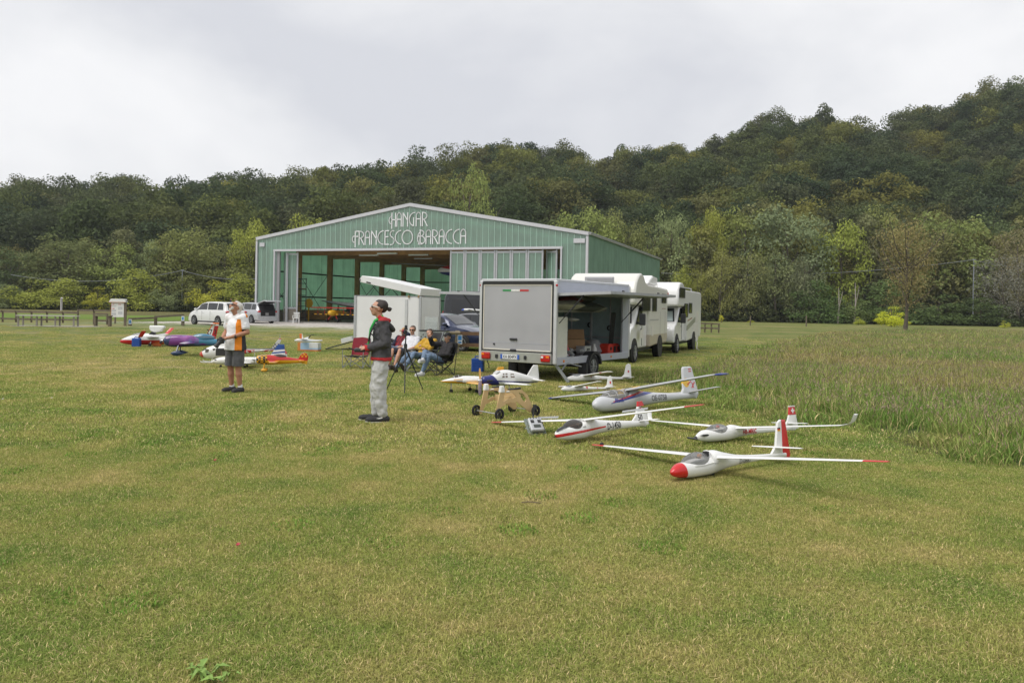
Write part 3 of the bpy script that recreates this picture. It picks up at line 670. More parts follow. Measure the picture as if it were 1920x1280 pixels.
for x in (-.02, HW + .02):
    b = MB(); b.box((x, 0, (HEV - .25) / 2), (.17, .24, HEV - .3)); b.build('corner_trim', trim_m, hang)
    b = MB(); b.box((.55 if x < 1 else HW - .6, -.06, HEV - .62), (.9 if x > 1 else .5, .1, .34)); b.build('corner_plate', trim_m, hang)
roofm = mat('roof_sheet', (.40, .42, .43), .5, .2); 
for s_ in (0, 1):
    xa, xb = (0, HW / 2) if s_ == 0 else (HW / 2, HW)
    ea, eb = (xa - .3, roof_z(0) - .05) if s_ == 0 else (xa, HRD), (xb, HRD) if s_ == 0 else (xb + .3, roof_z(HW) - .05)
    b = MB(); b.prism([(ea[0], ea[1]), (eb[0], eb[1]), (eb[0], eb[1] + .08), (ea[0], ea[1] + .08)], .07, HL_ + .2); r = b.build('roof', roofm, hang)
    b = MB(); b.prism([(ea[0] + (.5 if s_ == 0 else .01), ea[1] - .06), (eb[0] - (.5 if s_ else .01), eb[1] - .06), (eb[0] - (.5 if s_ else .01), eb[1] - .015), (ea[0] + (.5 if s_ == 0 else .01), ea[1] - .015)], .2, HL_); b.build('ceiling_boards', wood_m, r)
b = MB(); b.bar((HW + .16, .1, HEV - .06), (HW + .16, HL_, HEV - .06), .14, .16); b.build('gutter', trim_m, hang)
for i in range(32):                                             # right side wall
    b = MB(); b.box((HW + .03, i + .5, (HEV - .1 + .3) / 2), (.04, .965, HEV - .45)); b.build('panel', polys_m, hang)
for i in range(16):                                             # left and rear walls, seen from inside
    b = MB(); b.box((.06, i * 2 + 1, HEV / 2 + .45), (.04, 1.96, HEV - 1.3)); b.build('panel', polyw_m, hang)
for i in range(20):
    w_ = HW / 20; b = MB(); x0, x1 = i * w_ + .02, (i + 1) * w_ - .02; b.prism([(x0, .9), (x1, .9), (x1, roof_z(x1) - .35), (x0, roof_z(x0) - .35)], HL_ - .05, HL_); b.build('panel', polyw_m, hang)
b = MB(); b.box((.1, HL_ / 2, .45), (.16, HL_ - .3, .9)); b.box((HW / 2, HL_ - .08, .45), (HW - .4, .16, .9)); b.build('base_wall', mat('base_wall', (.34, .31, .26), .85, var=.15, scale=.6), hang)
b = MB(); b.box((HW / 2, HL_ / 2 - .2, .03), (HW - .1, HL_ - .2, .07)); b.build('concrete_floor', mat('concrete', (.33, .32, .30), .85, var=.15, scale=.4), hang)
for yb in (.45, 5.5, 10.8, 16.1, 21.4, 26.7, 31.7):            # timber frames
    for x in (.55, HW - .55):
        b = MB(); b.box((x, yb, 3.4), (.55, .24, 6.7)); b.build('timber_column', wood_m, hang)
    z0 = 6.28 if yb > 1 else 6.55
    b = MB(); b.prism([(.3, z0), (HW - .3, z0), (HW - .3, roof_z(HW - .3) - .2), (HW / 2, roof_z(HW / 2) - .2), (.3, roof_z(.3) - .2)] if yb > 1 else [(.3, roof_z(.3) - .8), (HW / 2, HRD - .9), (HW - .3, roof_z(.3) - .8), (HW - .3, roof_z(.3) - .3), (HW / 2, HRD - .35), (.3, roof_z(.3) - .3)], yb - .11, yb + .11); b.build('timber_beam', wood_m, hang)
for x in (7.6, 15.2, 22.8):
    b = MB(); b.box((x, HL_ - .35, 4.2), (.45, .22, 8.2)); b.build('timber_column', wood_m, hang)
for z in (2.35, 4.65):
    b = MB(); b.bar((.2, .5, z), (.2, HL_ - .3, z), .1, .14); b.build('girt', dsteel_m, hang)
    b = MB(); b.bar((.3, HL_ - .22, z), (HW - .3, HL_ - .22, z), .1, .14); b.build('girt', dsteel_m, hang)
lt_m = mat('pale_girt', (.62, .74, .68), .5, var=.05)
for z, xa, xb in ((6.75, .3, HW - .3), (4.0, .3, DX0), (2.4, .3, DX0), (4.9, DX1, HW), (6.9, DX1, HW)):
    b = MB(); b.bar((xa, .12, z), (xb, .12, z), .06, .16); b.build('girt', lt_m, hang)
for xa, xb in ((.6, HW / 2), (HW / 2, HW - .6)):
    b = MB(); b.bar((xa, .12, roof_z(xa) - .75), (xb, .12, roof_z(xb) - .75), .06, .2); b.build('rafter', lt_m, hang)
for y0 in (.6, 5.7, 16.3, 26.9):
    b = MB(); b.cyl((.4, y0, .2), (.4, y0 + 4.9, 4.6), .025, 5); b.cyl((.4, y0 + 4.9, .2), (.4, y0, 4.6), .025, 5); b.build('bracing_cable', dsteel_m, hang)
b = MB(); b.box(((DX0 + DX1) / 2, -.05, DZ + .09), (DX1 - DX0 + .3, .2, .18)); b.build('door_header', trim_m, hang)
for x, w_ in ((DX0 - .06, .12), (DX1 + .06, .12)):
    b = MB(); b.box((x, -.05, DZ / 2), (w_, .2, DZ)); b.build('door_jamb', trim_m, hang)
b = MB(); b.box((DX0 + .2, .12, DZ / 2), (.38, .16, DZ)); b.build('door_post', mat('grey_post', (.30, .30, .31), .5, .2), hang)
def door(x, w_, ry=0.0, yy=.1, m=None, loc=None):
    b = MB(); f = .13
    for xx in (-w_ / 2 + f / 2, w_ / 2 - f / 2): b.box((xx, 0, DZ / 2), (f, .09, DZ - .12))
    for z in (.14, 1.3, DZ - .2): b.box((0, .002, z), (w_ - 2 * f, .08, .16))
    o = b.build('door', alu_m, hang, loc=(x, yy, 0), rz=ry)
    b = MB(); b.box((0, 0, 3.72), (w_ - 2 * f - .02, .03, 4.6)); b.build('pane', m or poly_m, o)
    b = MB(); b.box((0, 0, .72), (w_ - 2 * f - .02, .03, 1.0)); b.build('kick_panel', mat('kick_board', (.17, .15, .12), .7), o)
    b = MB(); b.box((0, -.03, 3.72), (.04, .03, 4.6)); b.build('glazing_bar', rib_m, o)
    return o
for k in range(6): door(18.86 + 1.333 * k + .66, 1.30)
door(27.45, 1.2, math.radians(-28), .35)
door(2.75, .85, math.radians(-35), .45); door(3.35, 1.1, math.radians(18), .5)
lamp_m = mat('lamp_housing', (.7, .72, .7), .5, var=.03)
for (x, y) in ((9, 4), (14, 4), (12, 9), (18, 9), (15.5, 14.5), (20, 14.5), (12, 2)):
    b = MB(); b.box((x, y, 6.16), (1.9, .18, .12)); b.build('ceiling_lamp', lamp_m, hang)
# lettering: thin drawn strokes
def arc(cx_, cy_, rx, ry, a0, a1, n=12): return [(cx_ + rx * math.cos(math.radians(lerp(a0, a1, i / n))), cy_ + ry * math.sin(math.radians(lerp(a0, a1, i / n)))) for i in range(n + 1)]
GL = {
 'H': (.72, [arc(.2, .47, .2, .26, 70, 300), [(.27, 1), (.27, -.14)], [(.27, .5), (.62, .5)], [(.62, 1), (.62, 0)], [(.27, .74), (.14, .74)]]),
 'A': (.58, [[(.04, 0), (.04, .72)] + arc(.25, .72, .21, .28, 180, 0)[1:] + [(.46, 0)], [(.04, .52), (.46, .52)]]),
 'N': (.60, [[(.05, 0), (.05, 1)], [(.05, 1), (.49, .42)], [(.49, 1), (.49, 0)]]),
 'G': (.66, [arc(.56, .5, .5, .5, 88, 235, 14) + [(.46, .02), (.46, .62)]]),
 'R': (.58, [[(.05, 0), (.05, 1)] + arc(.05, .74, .42, .26, 88, -90, 12)[1:], [(.2, .48), (.5, 0)]]),
 'F': (.60, [arc(.2, .42, .2, .24, 80, 300), [(.28, -.16), (.28, 1), (.58, 1)], [(.14, .62), (.52, .62)]]),
 'C': (.64, [arc(.58, .5, .54, .5, 95, 265, 14)]),
 'E': (.46, [[(.4, 1), (.06, 1), (.06, 0), (.4, 0)], [(.06, .56), (.34, .56)]]),
 'S': (.50, [arc(.30, .76, .22, .24, 60, 235, 10) + arc(.16, .25, .28, .28, 55, -100, 10)]),
 'O': (1.02, [arc(.49, .5, .47, .5, 0, 360, 26)]),
 'B': (.72, [arc(.24, .42, .22, .42, 100, 300, 14), [(.24, 1), (.24, .0)], arc(.24, .78, .32, .22, 95, -95, 10), arc(.24, .28, .42, .30, 90, -110, 12), [(.24, .56), (.1, .56)]]),
 ' ': (.38, [])}
let_m = mat('white_letters', (.82, .82, .84), .5, var=.02)
def on_front(px, py):
    u, w_ = _uw(px, py); d_ = Vector((u / F, 1, -w_ / F)); o_ = Vector((0, 0, CAMH)); t = (HO - o_).dot(HE2) / d_.dot(HE2); q = o_ + d_ * t - HO
    return q.dot(HE1), q.z
for word, pa, pb, ptop in (('HANGAR', (730, 425), (803, 425), 399), ('FRANCESCO BARACCA', (661, 459), (876, 457), 432)):
    a0, z0 = on_front(*pa); a1, _ = on_front(*pb); _, z1 = on_front((pa[0] + pb[0]) / 2, ptop); hgt = z1 - z0
    tot = sum(GL[c_][0] for c_ in word); k = (a1 - a0) / tot; x = a0
    for c_ in word:
        b = MB()
        for st in GL[c_][1]:
            pts = [(x + p[0] * k, z0 + p[1] * hgt) for p in st]
            for (xa, za), (xb, zb) in zip(pts, pts[1:]):
                dx, dz = xb - xa, zb - za; ln = math.hypot(dx, dz) or 1; ex, ez = dx / ln * .03, dz / ln * .03
                b.bar((xa - ex, -.05, za - ez), (xb + ex, -.05, zb + ez), .03, .078, up=(-dz, 0, dx))
        if b.v: b.build('letter', let_m, hang)
        x += GL[c_][0] * k
# ------------------------------------------------------------------ things inside the hangar
def inside_pt(px, b_):                                          # hangar-local point seen at column px, b_ metres behind the front
    u, _ = _uw(px, 560); k = u / F; q0 = HO + HE2 * b_
    a = (k * q0.y - q0.x) / (HE1.x - k * HE1.y); return hg(a, b_)
sc_m = mat('scaffold_tube', (.10, .11, .11), .5, .5)
p = inside_pt(556, 3.2); sc_ = empty('scaffold_tower', 'narrow dark scaffold tower standing inside the hangar door', 'scaffold', p + Vector((0, 0, .07)), HYAW)
for x, y in ((-.6, -.4), (.75, -.4), (-.6, .4), (.75, .4)):
    b = MB(); b.cyl((x, y, 0), (x, y, 4.0), .04, 6); b.build('upright', sc_m, sc_)
for z in (.3, .9, 1.4, 1.9, 2.4, 2.95, 3.5, 3.9):
    b = MB(); b.cyl((-.6, -.4, z), (.75, -.4, z), .03, 6); b.cyl((-.6, .4, z), (.75, .4, z), .03, 6); b.build('rung', sc_m, sc_)
b = MB(); b.box((.07, 0, 3.0), (1.5, .7, .07)); b.build('platform', mat('ply', (.25, .17, .09), .8), sc_)
wp = mat('white_plastic', (.75, .75, .73), .45, var=.03)
p = inside_pt(556, -.6); ch = empty('garden_chair', 'white plastic garden chair before the open hangar door', 'chair', p, HYAW + .5)
b = MB(); b.box((0, 0, .43), (.5, .5, .04)); b.build('seat', wp, ch, bevel=.01)
b = MB()
for x in (-.2, -.1, 0, .1, .2): b.box((x, .25, .68), (.06, .03, .44))
b.box((0, .26, .9), (.52, .04, .08)); b.build('backrest', wp, ch)
for x, y in ((-.23, -.23), (.23, -.23), (-.23, .23), (.23, .23)):
    b = MB(); b.bar((x, y, .43), (x * 1.12, y * 1.12, 0), .05); b.build('leg', wp, ch)
for x in (-.27, .27):
    b = MB(); b.box((x, 0, .66), (.06, .5, .03)); b.box((x, -.22, .54), (.05, .04, .24)); b.build('armrest', wp, ch)
p = inside_pt(628, 2.6); bi = empty('toy_biplane', 'red and yellow biplane with striped lower wing inside the hangar', 'aeroplane', p + Vector((0, 0, .07)), HYAW)
rd = mat('red_paint', (.52, .025, .02), .35, coat=.3); ye = mat('yellow_paint', (.75, .42, .02), .4, coat=.2); bk = mat('black_rubber', (.018, .018, .02), .7)
b = MB(); b.box((0, 0, 1.30), (4.6, .75, .09)); b.build('upper_wing', rd, bi, bevel=.02)
b = MB(); b.box((0, .05, .72), (4.3, .7, .07)); b.build('lower_wing', paint('hazard_wing', (.03, .03, .03), [((.75, .38, .02), ('check', .28), [(0, 0, 1, 5)])]), bi)
b = MB(); b.loft([[(r_ * math.cos(k * .5236), y, .85 + r_ * math.sin(k * .5236)) for k in range(12)] for y, r_ in ((-.9, .1), (-.8, .22), (-.4, .28), (.4, .26), (1.6, .12), (2.0, .05))]); b.build('fuselage', ye, bi, smooth=50)
for x in (-1.7, -1.0, 1.0, 1.7):
    b = MB(); b.cyl((x, -.1, .75), (x, -.1, 1.28), .025, 6); b.build('strut', rd, bi)
for x in (-.55, .55):
    b = MB(); b.cyl((x - .05, -.3, .17), (x + .05, -.3, .17), .17, 14); b.build('wheel', bk, bi, smooth=40)
    b = MB(); b.bar((x, -.3, .17), (x * .3, -.2, .7), .05); b.build('gear_leg', rd, bi)
p = inside_pt(645, 4.6); gw = empty('covered_wing', 'grey covered aircraft wing on trestles inside the hangar', 'wing', p, HYAW)
b = MB(); b.loft([[(x, y_ * c_, 1.75 + dz + z_ * t_) for y_, z_ in ((-.5, 0), (-.3, .5), (.2, .4), (.5, 0), (.2, -.3), (-.3, -.4))] for x, c_, t_, dz in ((-2.3, .3, .08, .25), (-1.2, 1.0, .25, .1), (1, 1.4, .5, -.15), (3, 1.6, .9, -.3))]); b.build('cover', mat('grey_cover', (.27, .28, .28), .8, var=.12), gw, smooth=40)
for x in (-.6, 2):
    b = MB(); b.bar((x, -.4, 0), (x, 0, 1.6), .06); b.bar((x, .4, 0), (x, 0, 1.6), .06); b.build('trestle', sc_m, gw)
p = inside_pt(600, 7.5); b = MB()
for k in range(7): b.box((rnd.uniform(-.1, .1), 0, .2 + k * .13), (2.6 + rnd.uniform(-.3, .3), .9, .1), rz=rnd.uniform(-.04, .04))
tag(b.build('timber_stack', wood_m, loc=p + Vector((0, 0, .07)), rz=HYAW), 'low stack of brown boards behind the scaffold tower', 'timber')
p = inside_pt(578, 5.2); b = MB(); b.lathe([(.05, 0), (.4, .02), (.45, .1), (.4, .2), (.05, .22)], 18, 'y', (0, 0, 1.75)); b.bar((0, .1, 0), (0, .1, 1.3), .1)
tag(b.build('hose_reel', ye, loc=p, rz=HYAW, smooth=40), 'round yellow reel on a post behind the scaffold tower', 'reel')
p = inside_pt(560, 6.4); b = MB(); b.lathe([(.2, 0), (.24, .3), (.2, 1.1), (.16, 1.7), (.05, 1.95)], 10, 'z'); tag(b.build('rolled_mat', wood_m, loc=p + Vector((0, 0, .07)), smooth=50), 'brown rolled mat leaning upright beside the scaffold tower', 'mat')
p = inside_pt(652, 8.2); tb = empty('work_bench', 'dark workbench behind the red biplane inside the hangar', 'workbench', p + Vector((0, 0, .07)), HYAW)
b = MB(); b.box((0, 0, .85), (3.2, .8, .06)); b.build('top', wood_m, tb)
for x in (-1.5, 1.5):
    for y in (-.35, .35):
        b = MB(); b.box((x, y, .42), (.07, .07, .84)); b.build('leg', dsteel_m, tb)
b = MB(); b.box((.4, .1, 1.3), (.9, .5, .8)); b.build('cabinet', dsteel_m, tb)
# glider hung from the roof: the nose and a long spar show
p = inside_pt(836, 9.0); hgz = at(833, 507, p.y).z
gl = empty('hanging_glider', 'white glider with red and blue nose hung under the hangar roof', 'glider', Vector((p.x, p.y, hgz)), HYAW)
b = MB(); b.loft([[(x, r_ * .75 * math.cos(k * .4488), r_ * math.sin(k * .4488)) for k in range(14)] for x, r_ in ((-.9, .03), (-.8, .16), (-.4, .36), (.3, .5), (1.4, .48), (3, .3), (5, .15))]); b.build('fuselage', paint('glider_nose', (.75, .75, .74), [((.5, .03, .03), [(.16, 0, 1, -.18)]), ((.02, .035, .16), [(0, 0, -1, -.16)])]), gl, smooth=50)
b = MB(); b.bar((-6.0, .6, .72), (1.6, .4, .38), .5, .06); b.build('wing', mat('spar_grey', (.36, .36, .33), .6), gl)
# ------------------------------------------------------------------ vehicles
def on_plane(o, axis, val, px, py):
    """where the sight line through a photo pixel meets the plane axis=val of an upright thing: its local (other axis, z)"""
    u, w_ = _uw(px, py); rz = o.rotation_euler.z; Ri = Matrix.Rotation(-rz, 3, 'Z')
    d_ = Ri @ Vector((u / F, 1, -w_ / F)); q = Ri @ (Vector((0, 0, CAMH)) - Vector(o.location)); i = 0 if axis == 'x' else 1
    t = (val - q[i]) / d_[i]; r = q + d_ * t; return r[1 - i], r.z
tyre_m = mat('tyre', (.022, .022, .024), .85, var=.2, scale=8); rim_m = mat('rim', (.52, .53, .55), .35, .7); blackp_m = mat('black_plastic', (.022, .023, .025), .5, var=.1)
_W = {}
def wheel(parent, loc, r, w_, spokes=5, rz=0.0, rimm=None, rim_r=.66):
    k = (r, w_, spokes, rimm.name if rimm else '')
    if k not in _W:
        b = MB(); h = w_ / 2; b.lathe([(r * .62, -h * .8), (r * .9, -h), (r, -h * .6), (r, h * .6), (r * .9, h), (r * .62, h * .8)], 26, 'y', caps=False); t = b.mesh('tyre', tyre_m, 40)
        b = MB(); q = r * rim_r
        b.lathe([(q, -h * .85), (q * .93, -h * .85), (q * .88, -h * .3), (q * .88, h * .3), (q * .93, h * .85), (q, h * .85)], 26, 'y', caps=False)
        for sg in (-1, 1):
            for s_ in range(spokes):
                a = 2 * math.pi * s_ / spokes; b.bar((0, sg * h * .72, 0), (q * .95 * math.cos(a), sg * h * .62, q * .95 * math.sin(a)), .03 if sg * 0 else q * .22, h * .2)
            b.lathe([(q * .24, sg * h * .6), (q * .24, sg * h * .84), (q * .1, sg * h * .86)], 10, 'y')
        rm = b.mesh('rim', rimm or rim_m, 40)
        b = MB(); b.lathe([(q * .9, -h * .25), (q * .9, h * .25)], 20, 'y'); _W[k] = (t, rm, b.mesh('brake', blackp_m, 40))
    t, rm, bd = _W[k]
    o = bpy.data.objects.new('wheel', t); C.objects.link(o); o.parent = parent; o.location = loc; o.rotation_euler = (0, 0, rz)
    for nm, me in (('rim', rm), ('brake_disc', bd))[:1 if rimm else 2]:
        c_ = bpy.data.objects.new(nm, me); C.objects.link(c_); c_.parent = o
    return o
gtrail_m = mat('trailer_grey', (.37, .37, .385), .45, var=.09, scale=1.3); gtrail2_m = mat('trailer_side_grey', (.43, .45, .50), .4, var=.04)
post_m = mat('trailer_post', (.60, .61, .62), .35, .35, var=.05); int_m = mat('trailer_lining', (.36, .47, .48), .7, var=.1); seal_m = mat('rubber_seal', (.02, .02, .02), .6)
redlens = mat('red_lens', (.45, .012, .012), .15, coat=.5); amber = mat('amber_lens', (.8, .22, .01), .2, coat=.5); clear = mat('clear_lens', (.75, .75, .75), .15, coat=.6)
whitegel = mat('white_gelcoat', (.74, .74, .73), .3, coat=.35, var=.07, scale=1.5)
# --- grey box trailer with both side flaps up
T = empty('box_trailer', 'grey box trailer with open side flap, parked in the middle of the airfield', 'trailer', (-.73, 19.41, 0), math.radians(-32.4))
TW, TL, TZ0, TZ1 = 2.05, 4.02, .42, 2.34
b = MB(); b.box((TW / 2, TL / 2, TZ0 + .03), (TW, TL, .06)); b.build('floor', mat('floor_ply', (.11, .10, .09), .8), T)
b = MB(); b.box((TW / 2, TL / 2, TZ1), (TW + .04, TL + .04, .07)); b.build('roof', post_m, T, bevel=.015)
b = MB(); b.box((TW / 2, -.015, 1.46), (TW - .14, .04, 1.55)); rdr = b.build('rear_door', gtrail_m, T, bevel=.006)
b = MB()
for q in (((TW / 2, -.035, .70)), ((TW / 2, -.035, 2.225))): b.box(q, (TW - .16, .02, .03))
for x in (.085, TW - .085): b.box((x, -.035, 1.46), (.03, .02, 1.55))
b.build('door_edge', mat('cream_edge', (.66, .63, .55), .5), rdr)
b = MB(); b.box((TW / 2, -.045, .665), (TW - .1, .03, .04), m=0); b.box((TW / 2, -.04, 2.27), (TW - .1, .03, .06))
for x in (.055, TW - .055): b.box((x, -.042, 1.46), (.03, .03, 1.62))
b.build('seal', seal_m, rdr)
b = MB(); b.box((.95, -.05, .95), (.20, .05, .05)); b.build('handle', blackp_m, rdr, bevel=.012); b = MB(); b.box((.95, -.055, .69), (.16, .06, .05)); b.build('latch', blackp_m, rdr, bevel=.01)
b = MB(); b.cyl((.4, -.03, .82), (.4, -.06, .82), .022, 10); b.build('lock', blackp_m, rdr)
b = MB(); b.box((TW / 2, -.037, .86), (TW - .18, .006, .006)); b.build('seam', gtrail2_m, rdr)
for k, c_ in enumerate(((.03, .28, .08), (.78, .78, .74), (.5, .03, .03))):
    b = MB(); b.box((.74 + .24 * k, -.038, 2.10), (.24, .006, .04)); b.build('sticker', mat('sticker%d' % k, c_, .5, var=.15, scale=40), rdr)
for x in (.0, TW):
    for y in (0, TL):
        b = MB(); b.box((x, y, (TZ0 + TZ1) / 2 - .01), (.09, .09, TZ1 - TZ0)); b.build('corner_post', post_m, T, bevel=.02, seg=2)
    b = MB(); b.box((x + (.005 if x else -.005), TL / 2, TZ0 + .05), (.07, TL - .09, .17)); b.build('side_rail', gtrail2_m, T, bevel=.008)
    b = MB(); b.box((x, TL / 2, 2.17), (.05, TL - .09, .28)); b.build('side_header', gtrail2_m, T)
    b = MB(); b.box((x, TL - .22, 1.25), (.05, .36, 1.62)); b.build('front_jamb', gtrail2_m, T)
b = MB(); b.box((TW / 2, TL - .02, 1.38), (TW - .1, .04, 1.84)); b.build('front_wall', int_m, T)
b = MB(); b.box((.05, TL / 2, 1.2), (.02, TL - .1, 1.5)); b.build('left_wall', int_m, T)
for y in (.6, 1.35, 2.1, 2.85, 3.5):
    b = MB(); b.box((.085, y, 1.25), (.04, .05, 1.65)); b.build('wall_rib', alu_m, T)
for x in (.35, .95, 1.55):
    b = MB(); b.box((x, TL - .06, 1.25), (.03, .04, 1.65)); b.build('wall_rib', post_m, T)
for x, z in ((.95, 1.25), (1.55, 1.18)):
    b = MB(); b.lathe([(.05, -.02), (.075, -.02), (.075, .02), (.05, .02)], 14, 'y', (x, TL - .1, z), caps=False); b.build('tie_ring', blackp_m, T)
b = MB(); b.box((TW / 2, TL - .065, .92), (TW - .2, .03, .04)); b.build('wall_rail', alu_m, T)
b = MB(); b.box((.085, TL / 2, .92), (.03, TL - .2, .04)); b.build('wall_rail', alu_m, T)
for sx in (0, 1):
    rx = math.radians(2 if sx else 1); x0 = TW + .03 if sx else -.03; sg = 1 if sx else -1
    b = MB(); b.box((sg * .66, 0, 0), (1.32, TL - .1, .045)); fl = b.build('side_flap', gtrail2_m, T, bevel=.01); fl.location = (x0, TL / 2, 2.02); fl.rotation_euler = (0, -sg * rx, 0)
    b = MB()
    for yy in (-(TL - .1) / 2 + .02, (TL - .1) / 2 - .02): b.box((sg * .66, yy, -.005), (1.33, .05, .065))
    b.box((sg * 1.31, 0, -.004), (.05, TL - .1, .062)); b.build('flap_edge', alu_m, fl)
    b = MB(); b.box((sg * 1.28, -1.2, .04), (.04, .06, .04)); b.box((sg * 1.28, .9, .04), (.04, .06, .04)); b.build('flap_latch', blackp_m, fl)
    for yy in (.12, TL - .5):
        b = MB(); b.cyl((x0, yy, 1.35), (x0 + sg * .62, yy, 2.0), .012, 6); b.cyl((x0 + sg * .25, yy, 1.61), (x0 + sg * .62, yy, 2.0), .02, 6); b.build('gas_strut', blackp_m, T)
b = MB(); b.box((TW / 2, -.03, .53), (TW - .12, .08, .24)); bp_ = b.build('bumper', mat('bumper_grey', (.36, .37, .33), .5, .2), T, bevel=.01)
for x, k in ((.2, 0), (TW - .2, 1)):
    b = MB(); b.box((x, -.09, .535), (.25, .06, .16)); l_ = b.build('tail_light', redlens, T, bevel=.04, seg=3)
    b = MB(); b.box((x - .07 + .14 * k, -.122, .575), (.08, .012, .045)); b.build('indicator', amber, l_)
    if k: 
        b = MB(); b.box((x - .07, -.122, .57), (.06, .012, .045)); b.build('reverse_lamp', clear, l_)
b = MB(); b.box((.88, -.082, .535), (.52, .012, .11)); pl = b.build('number_plate', mat('plate_white', (.72, .73, .74), .4, var=.03), T)
b = MB(); b.box((.645, -.09, .535), (.05, .006, .11)); b.box((1.115, -.09, .535), (.05, .006, .11)); b.build('blue_band', mat('plate_blue', (.02, .10, .45), .4), pl)
def flat_text(txt, size, parent, loc, rot, m, name='lettering', narrow=1.0, shear=0.0, bold=0.0, center=True, space=1.0):
    v, f = text_mesh(txt, size, shear, space, narrow, bold); x = [q[0] for q in v]; off = (max(x) + min(x)) / 2 if center else 0
    b = MB(); b.add([(q[0] - off, q[1], 0) for q in v], f); o = b.build(name, m, parent); o.location = loc; o.rotation_euler = rot; return o
ink_m = mat('black_ink', (.02, .02, .022), .5, var=.05)
flat_text('XA 804PX', .105, pl, (.88, -.0905, .50), (math.pi / 2, 0, 0), ink_m, narrow=.85, bold=.001)
for x in (.5, 1.3):
    b = MB(); b.box((x, -.085, .535), (.07, .03, .09)); b.build('plate_lamp', blackp_m, T, bevel=.01)
for x in (-.03, TW + .03):
    b = MB(); b.ell((x, -.02, 2.22), (.03, .035, .035)); b.build('marker_lamp', redlens, T, smooth=60)
for y in (.35, 2.9):
    b = MB(); b.cyl((TW + .02, y, .47), (TW + .05, y, .47), .03, 12); b.build('side_reflector', amber, T)
for x in (-.0, TW - .14):
    wheel(T, (x + (.13 if x > 1 else .01), 1.85, .28), .28, .19, 8, math.pi / 2, rim_r=.62)
    b = MB(); b.prism([(1.85 + .37 * math.cos(a), .28 + .37 * math.sin(a)) for a in np.linspace(.1, 3.04, 11)] + [(1.85 + .31 * math.cos(a), .28 + .31 * math.sin(a)) for a in np.linspace(3.04, .1, 11)], x + (.02 if x > 1 else -.10), x + (.26 if x > 1 else .14), ax='x'); b.build('fender', blackp_m, T, smooth=40)
    b = MB(); b.box((x + (.13 if x > 1 else .01), 1.44, .22), (.22, .10, .30)); b.build('mudflap', blackp_m, T)
b = MB(); b.bar((.0, 1.85, .27), (TW, 1.85, .27), .08); b.bar((TW / 2, TL, .42), (TW / 2, TL + 1.3, .42), .1); b.build('axle', dsteel_m, T)
b = MB(); b.bar((TW - .08, .12, .44), (TW + .36, .02, .015), .05); b.bar((TW + .12, .06, .24), (TW + .02, .55, .42), .03); b.bar((TW - .02, .5, .44), (TW + .3, .75, .34), .02); b.build('support_leg', mat('zinc', (.30, .32, .32), .45, .5), T)
b = MB(); b.lathe([(.25, .9), (.27, 1.0), (.25, 1.1)], 18, 'x', (0, .5, .33)); b.build('spare_wheel', tyre_m, T)
# things stowed in the trailer
def tpt(x, y, z): return Matrix.Translation(T.location) @ Matrix.Rotation(T.rotation_euler.z, 4, 'Z') @ Vector((x, y, z))
TR_ = T.rotation_euler.z
b = MB(); b.box((0, 0, .5), (.9, .5, 1.02)); o = b.build('storage_cabinet', mat('cream_board', (.62, .63, .56), .5), loc=tpt(1.58, .38, .485), rz=TR_, bevel=.01); tag(o, 'pale cabinet at the rear of the open grey trailer', 'cabinet')
b = MB(); b.box((0, 0, .16), (.44, .46, .32)); b.add([(-.22, -.23, .32), (-.22, .23, .32), (-.38, .23, .52), (-.38, -.23, .52)], [(0, 1, 2, 3)]); b.add([(-.22, .23, .32), (.22, .23, .32), (.2, .33, .56), (-.2, .33, .56)], [(0, 1, 2, 3)]); b.add([(.22, -.23, .32), (.22, .23, .32), (.36, .23, .22), (.36, -.23, .22)], [(0, 1, 2, 3)])
tag(b.build('cardboard_box', mat('cardboard', (.36, .22, .11), .85, var=.12), loc=tpt(1.5, max(.9, on_plane(T, 'x', 1.5, 1080, 640)[0]), .60), rz=TR_ + .5), 'open brown cardboard box inside the grey trailer', 'box')
o = empty('toolbox', 'red toolbox on the floor of the grey trailer', 'toolbox', tpt(1.72, on_plane(T, 'x', 1.72, 1141, 655)[0], .485), TR_)
b = MB(); b.box((0, 0, .13), (.34, .72, .26)); b.build('body', mat('red_plastic', (.55, .035, .015), .4), o, bevel=.02)
b = MB(); b.box((.18, 0, .15), (.03, .1, .16)); b.box((.18, -.22, .17), (.03, .06, .08)); b.box((.18, .22, .17), (.03, .06, .08)); b.build('latch', blackp_m, o)
b = MB(); b.box((0, 0, .275), (.3, .6, .03)); b.build('lid', mat('red_plastic', None), o)
b = MB(); b.lathe([(.3, 0), (.36, .1), (.28, .3), (.16, .42), (.03, .45)], 9, 'z'); o = b.build('grey_bag', mat('grey_cloth', (.28, .28, .29), .9, var=.2), loc=tpt(1.35, on_plane(T, 'x', 1.35, 1112, 655)[0], .485), smooth=30); o.scale = (.9, 1.3, .9); tag(o, 'crumpled grey cloth bag on the floor of the grey trailer', 'bag')
R2 = random.Random(5); b = MB()
for k in range(16): b.ell((R2.uniform(-.28, .28), R2.uniform(-.35, .35), R2.uniform(.03, .2)), (R2.uniform(.05, .14), R2.uniform(.05, .14), R2.uniform(.03, .07)), 6, 4)
tag(b.build('foil_bundle', mat('silver_film', (.55, .56, .58), .3, .6, var=.3), loc=tpt(1.75, on_plane(T, 'x', 1.75, 1076, 664)[0], .485), rz=TR_), 'crumpled silver film bundle on the trailer floor by the cabinet', 'film')
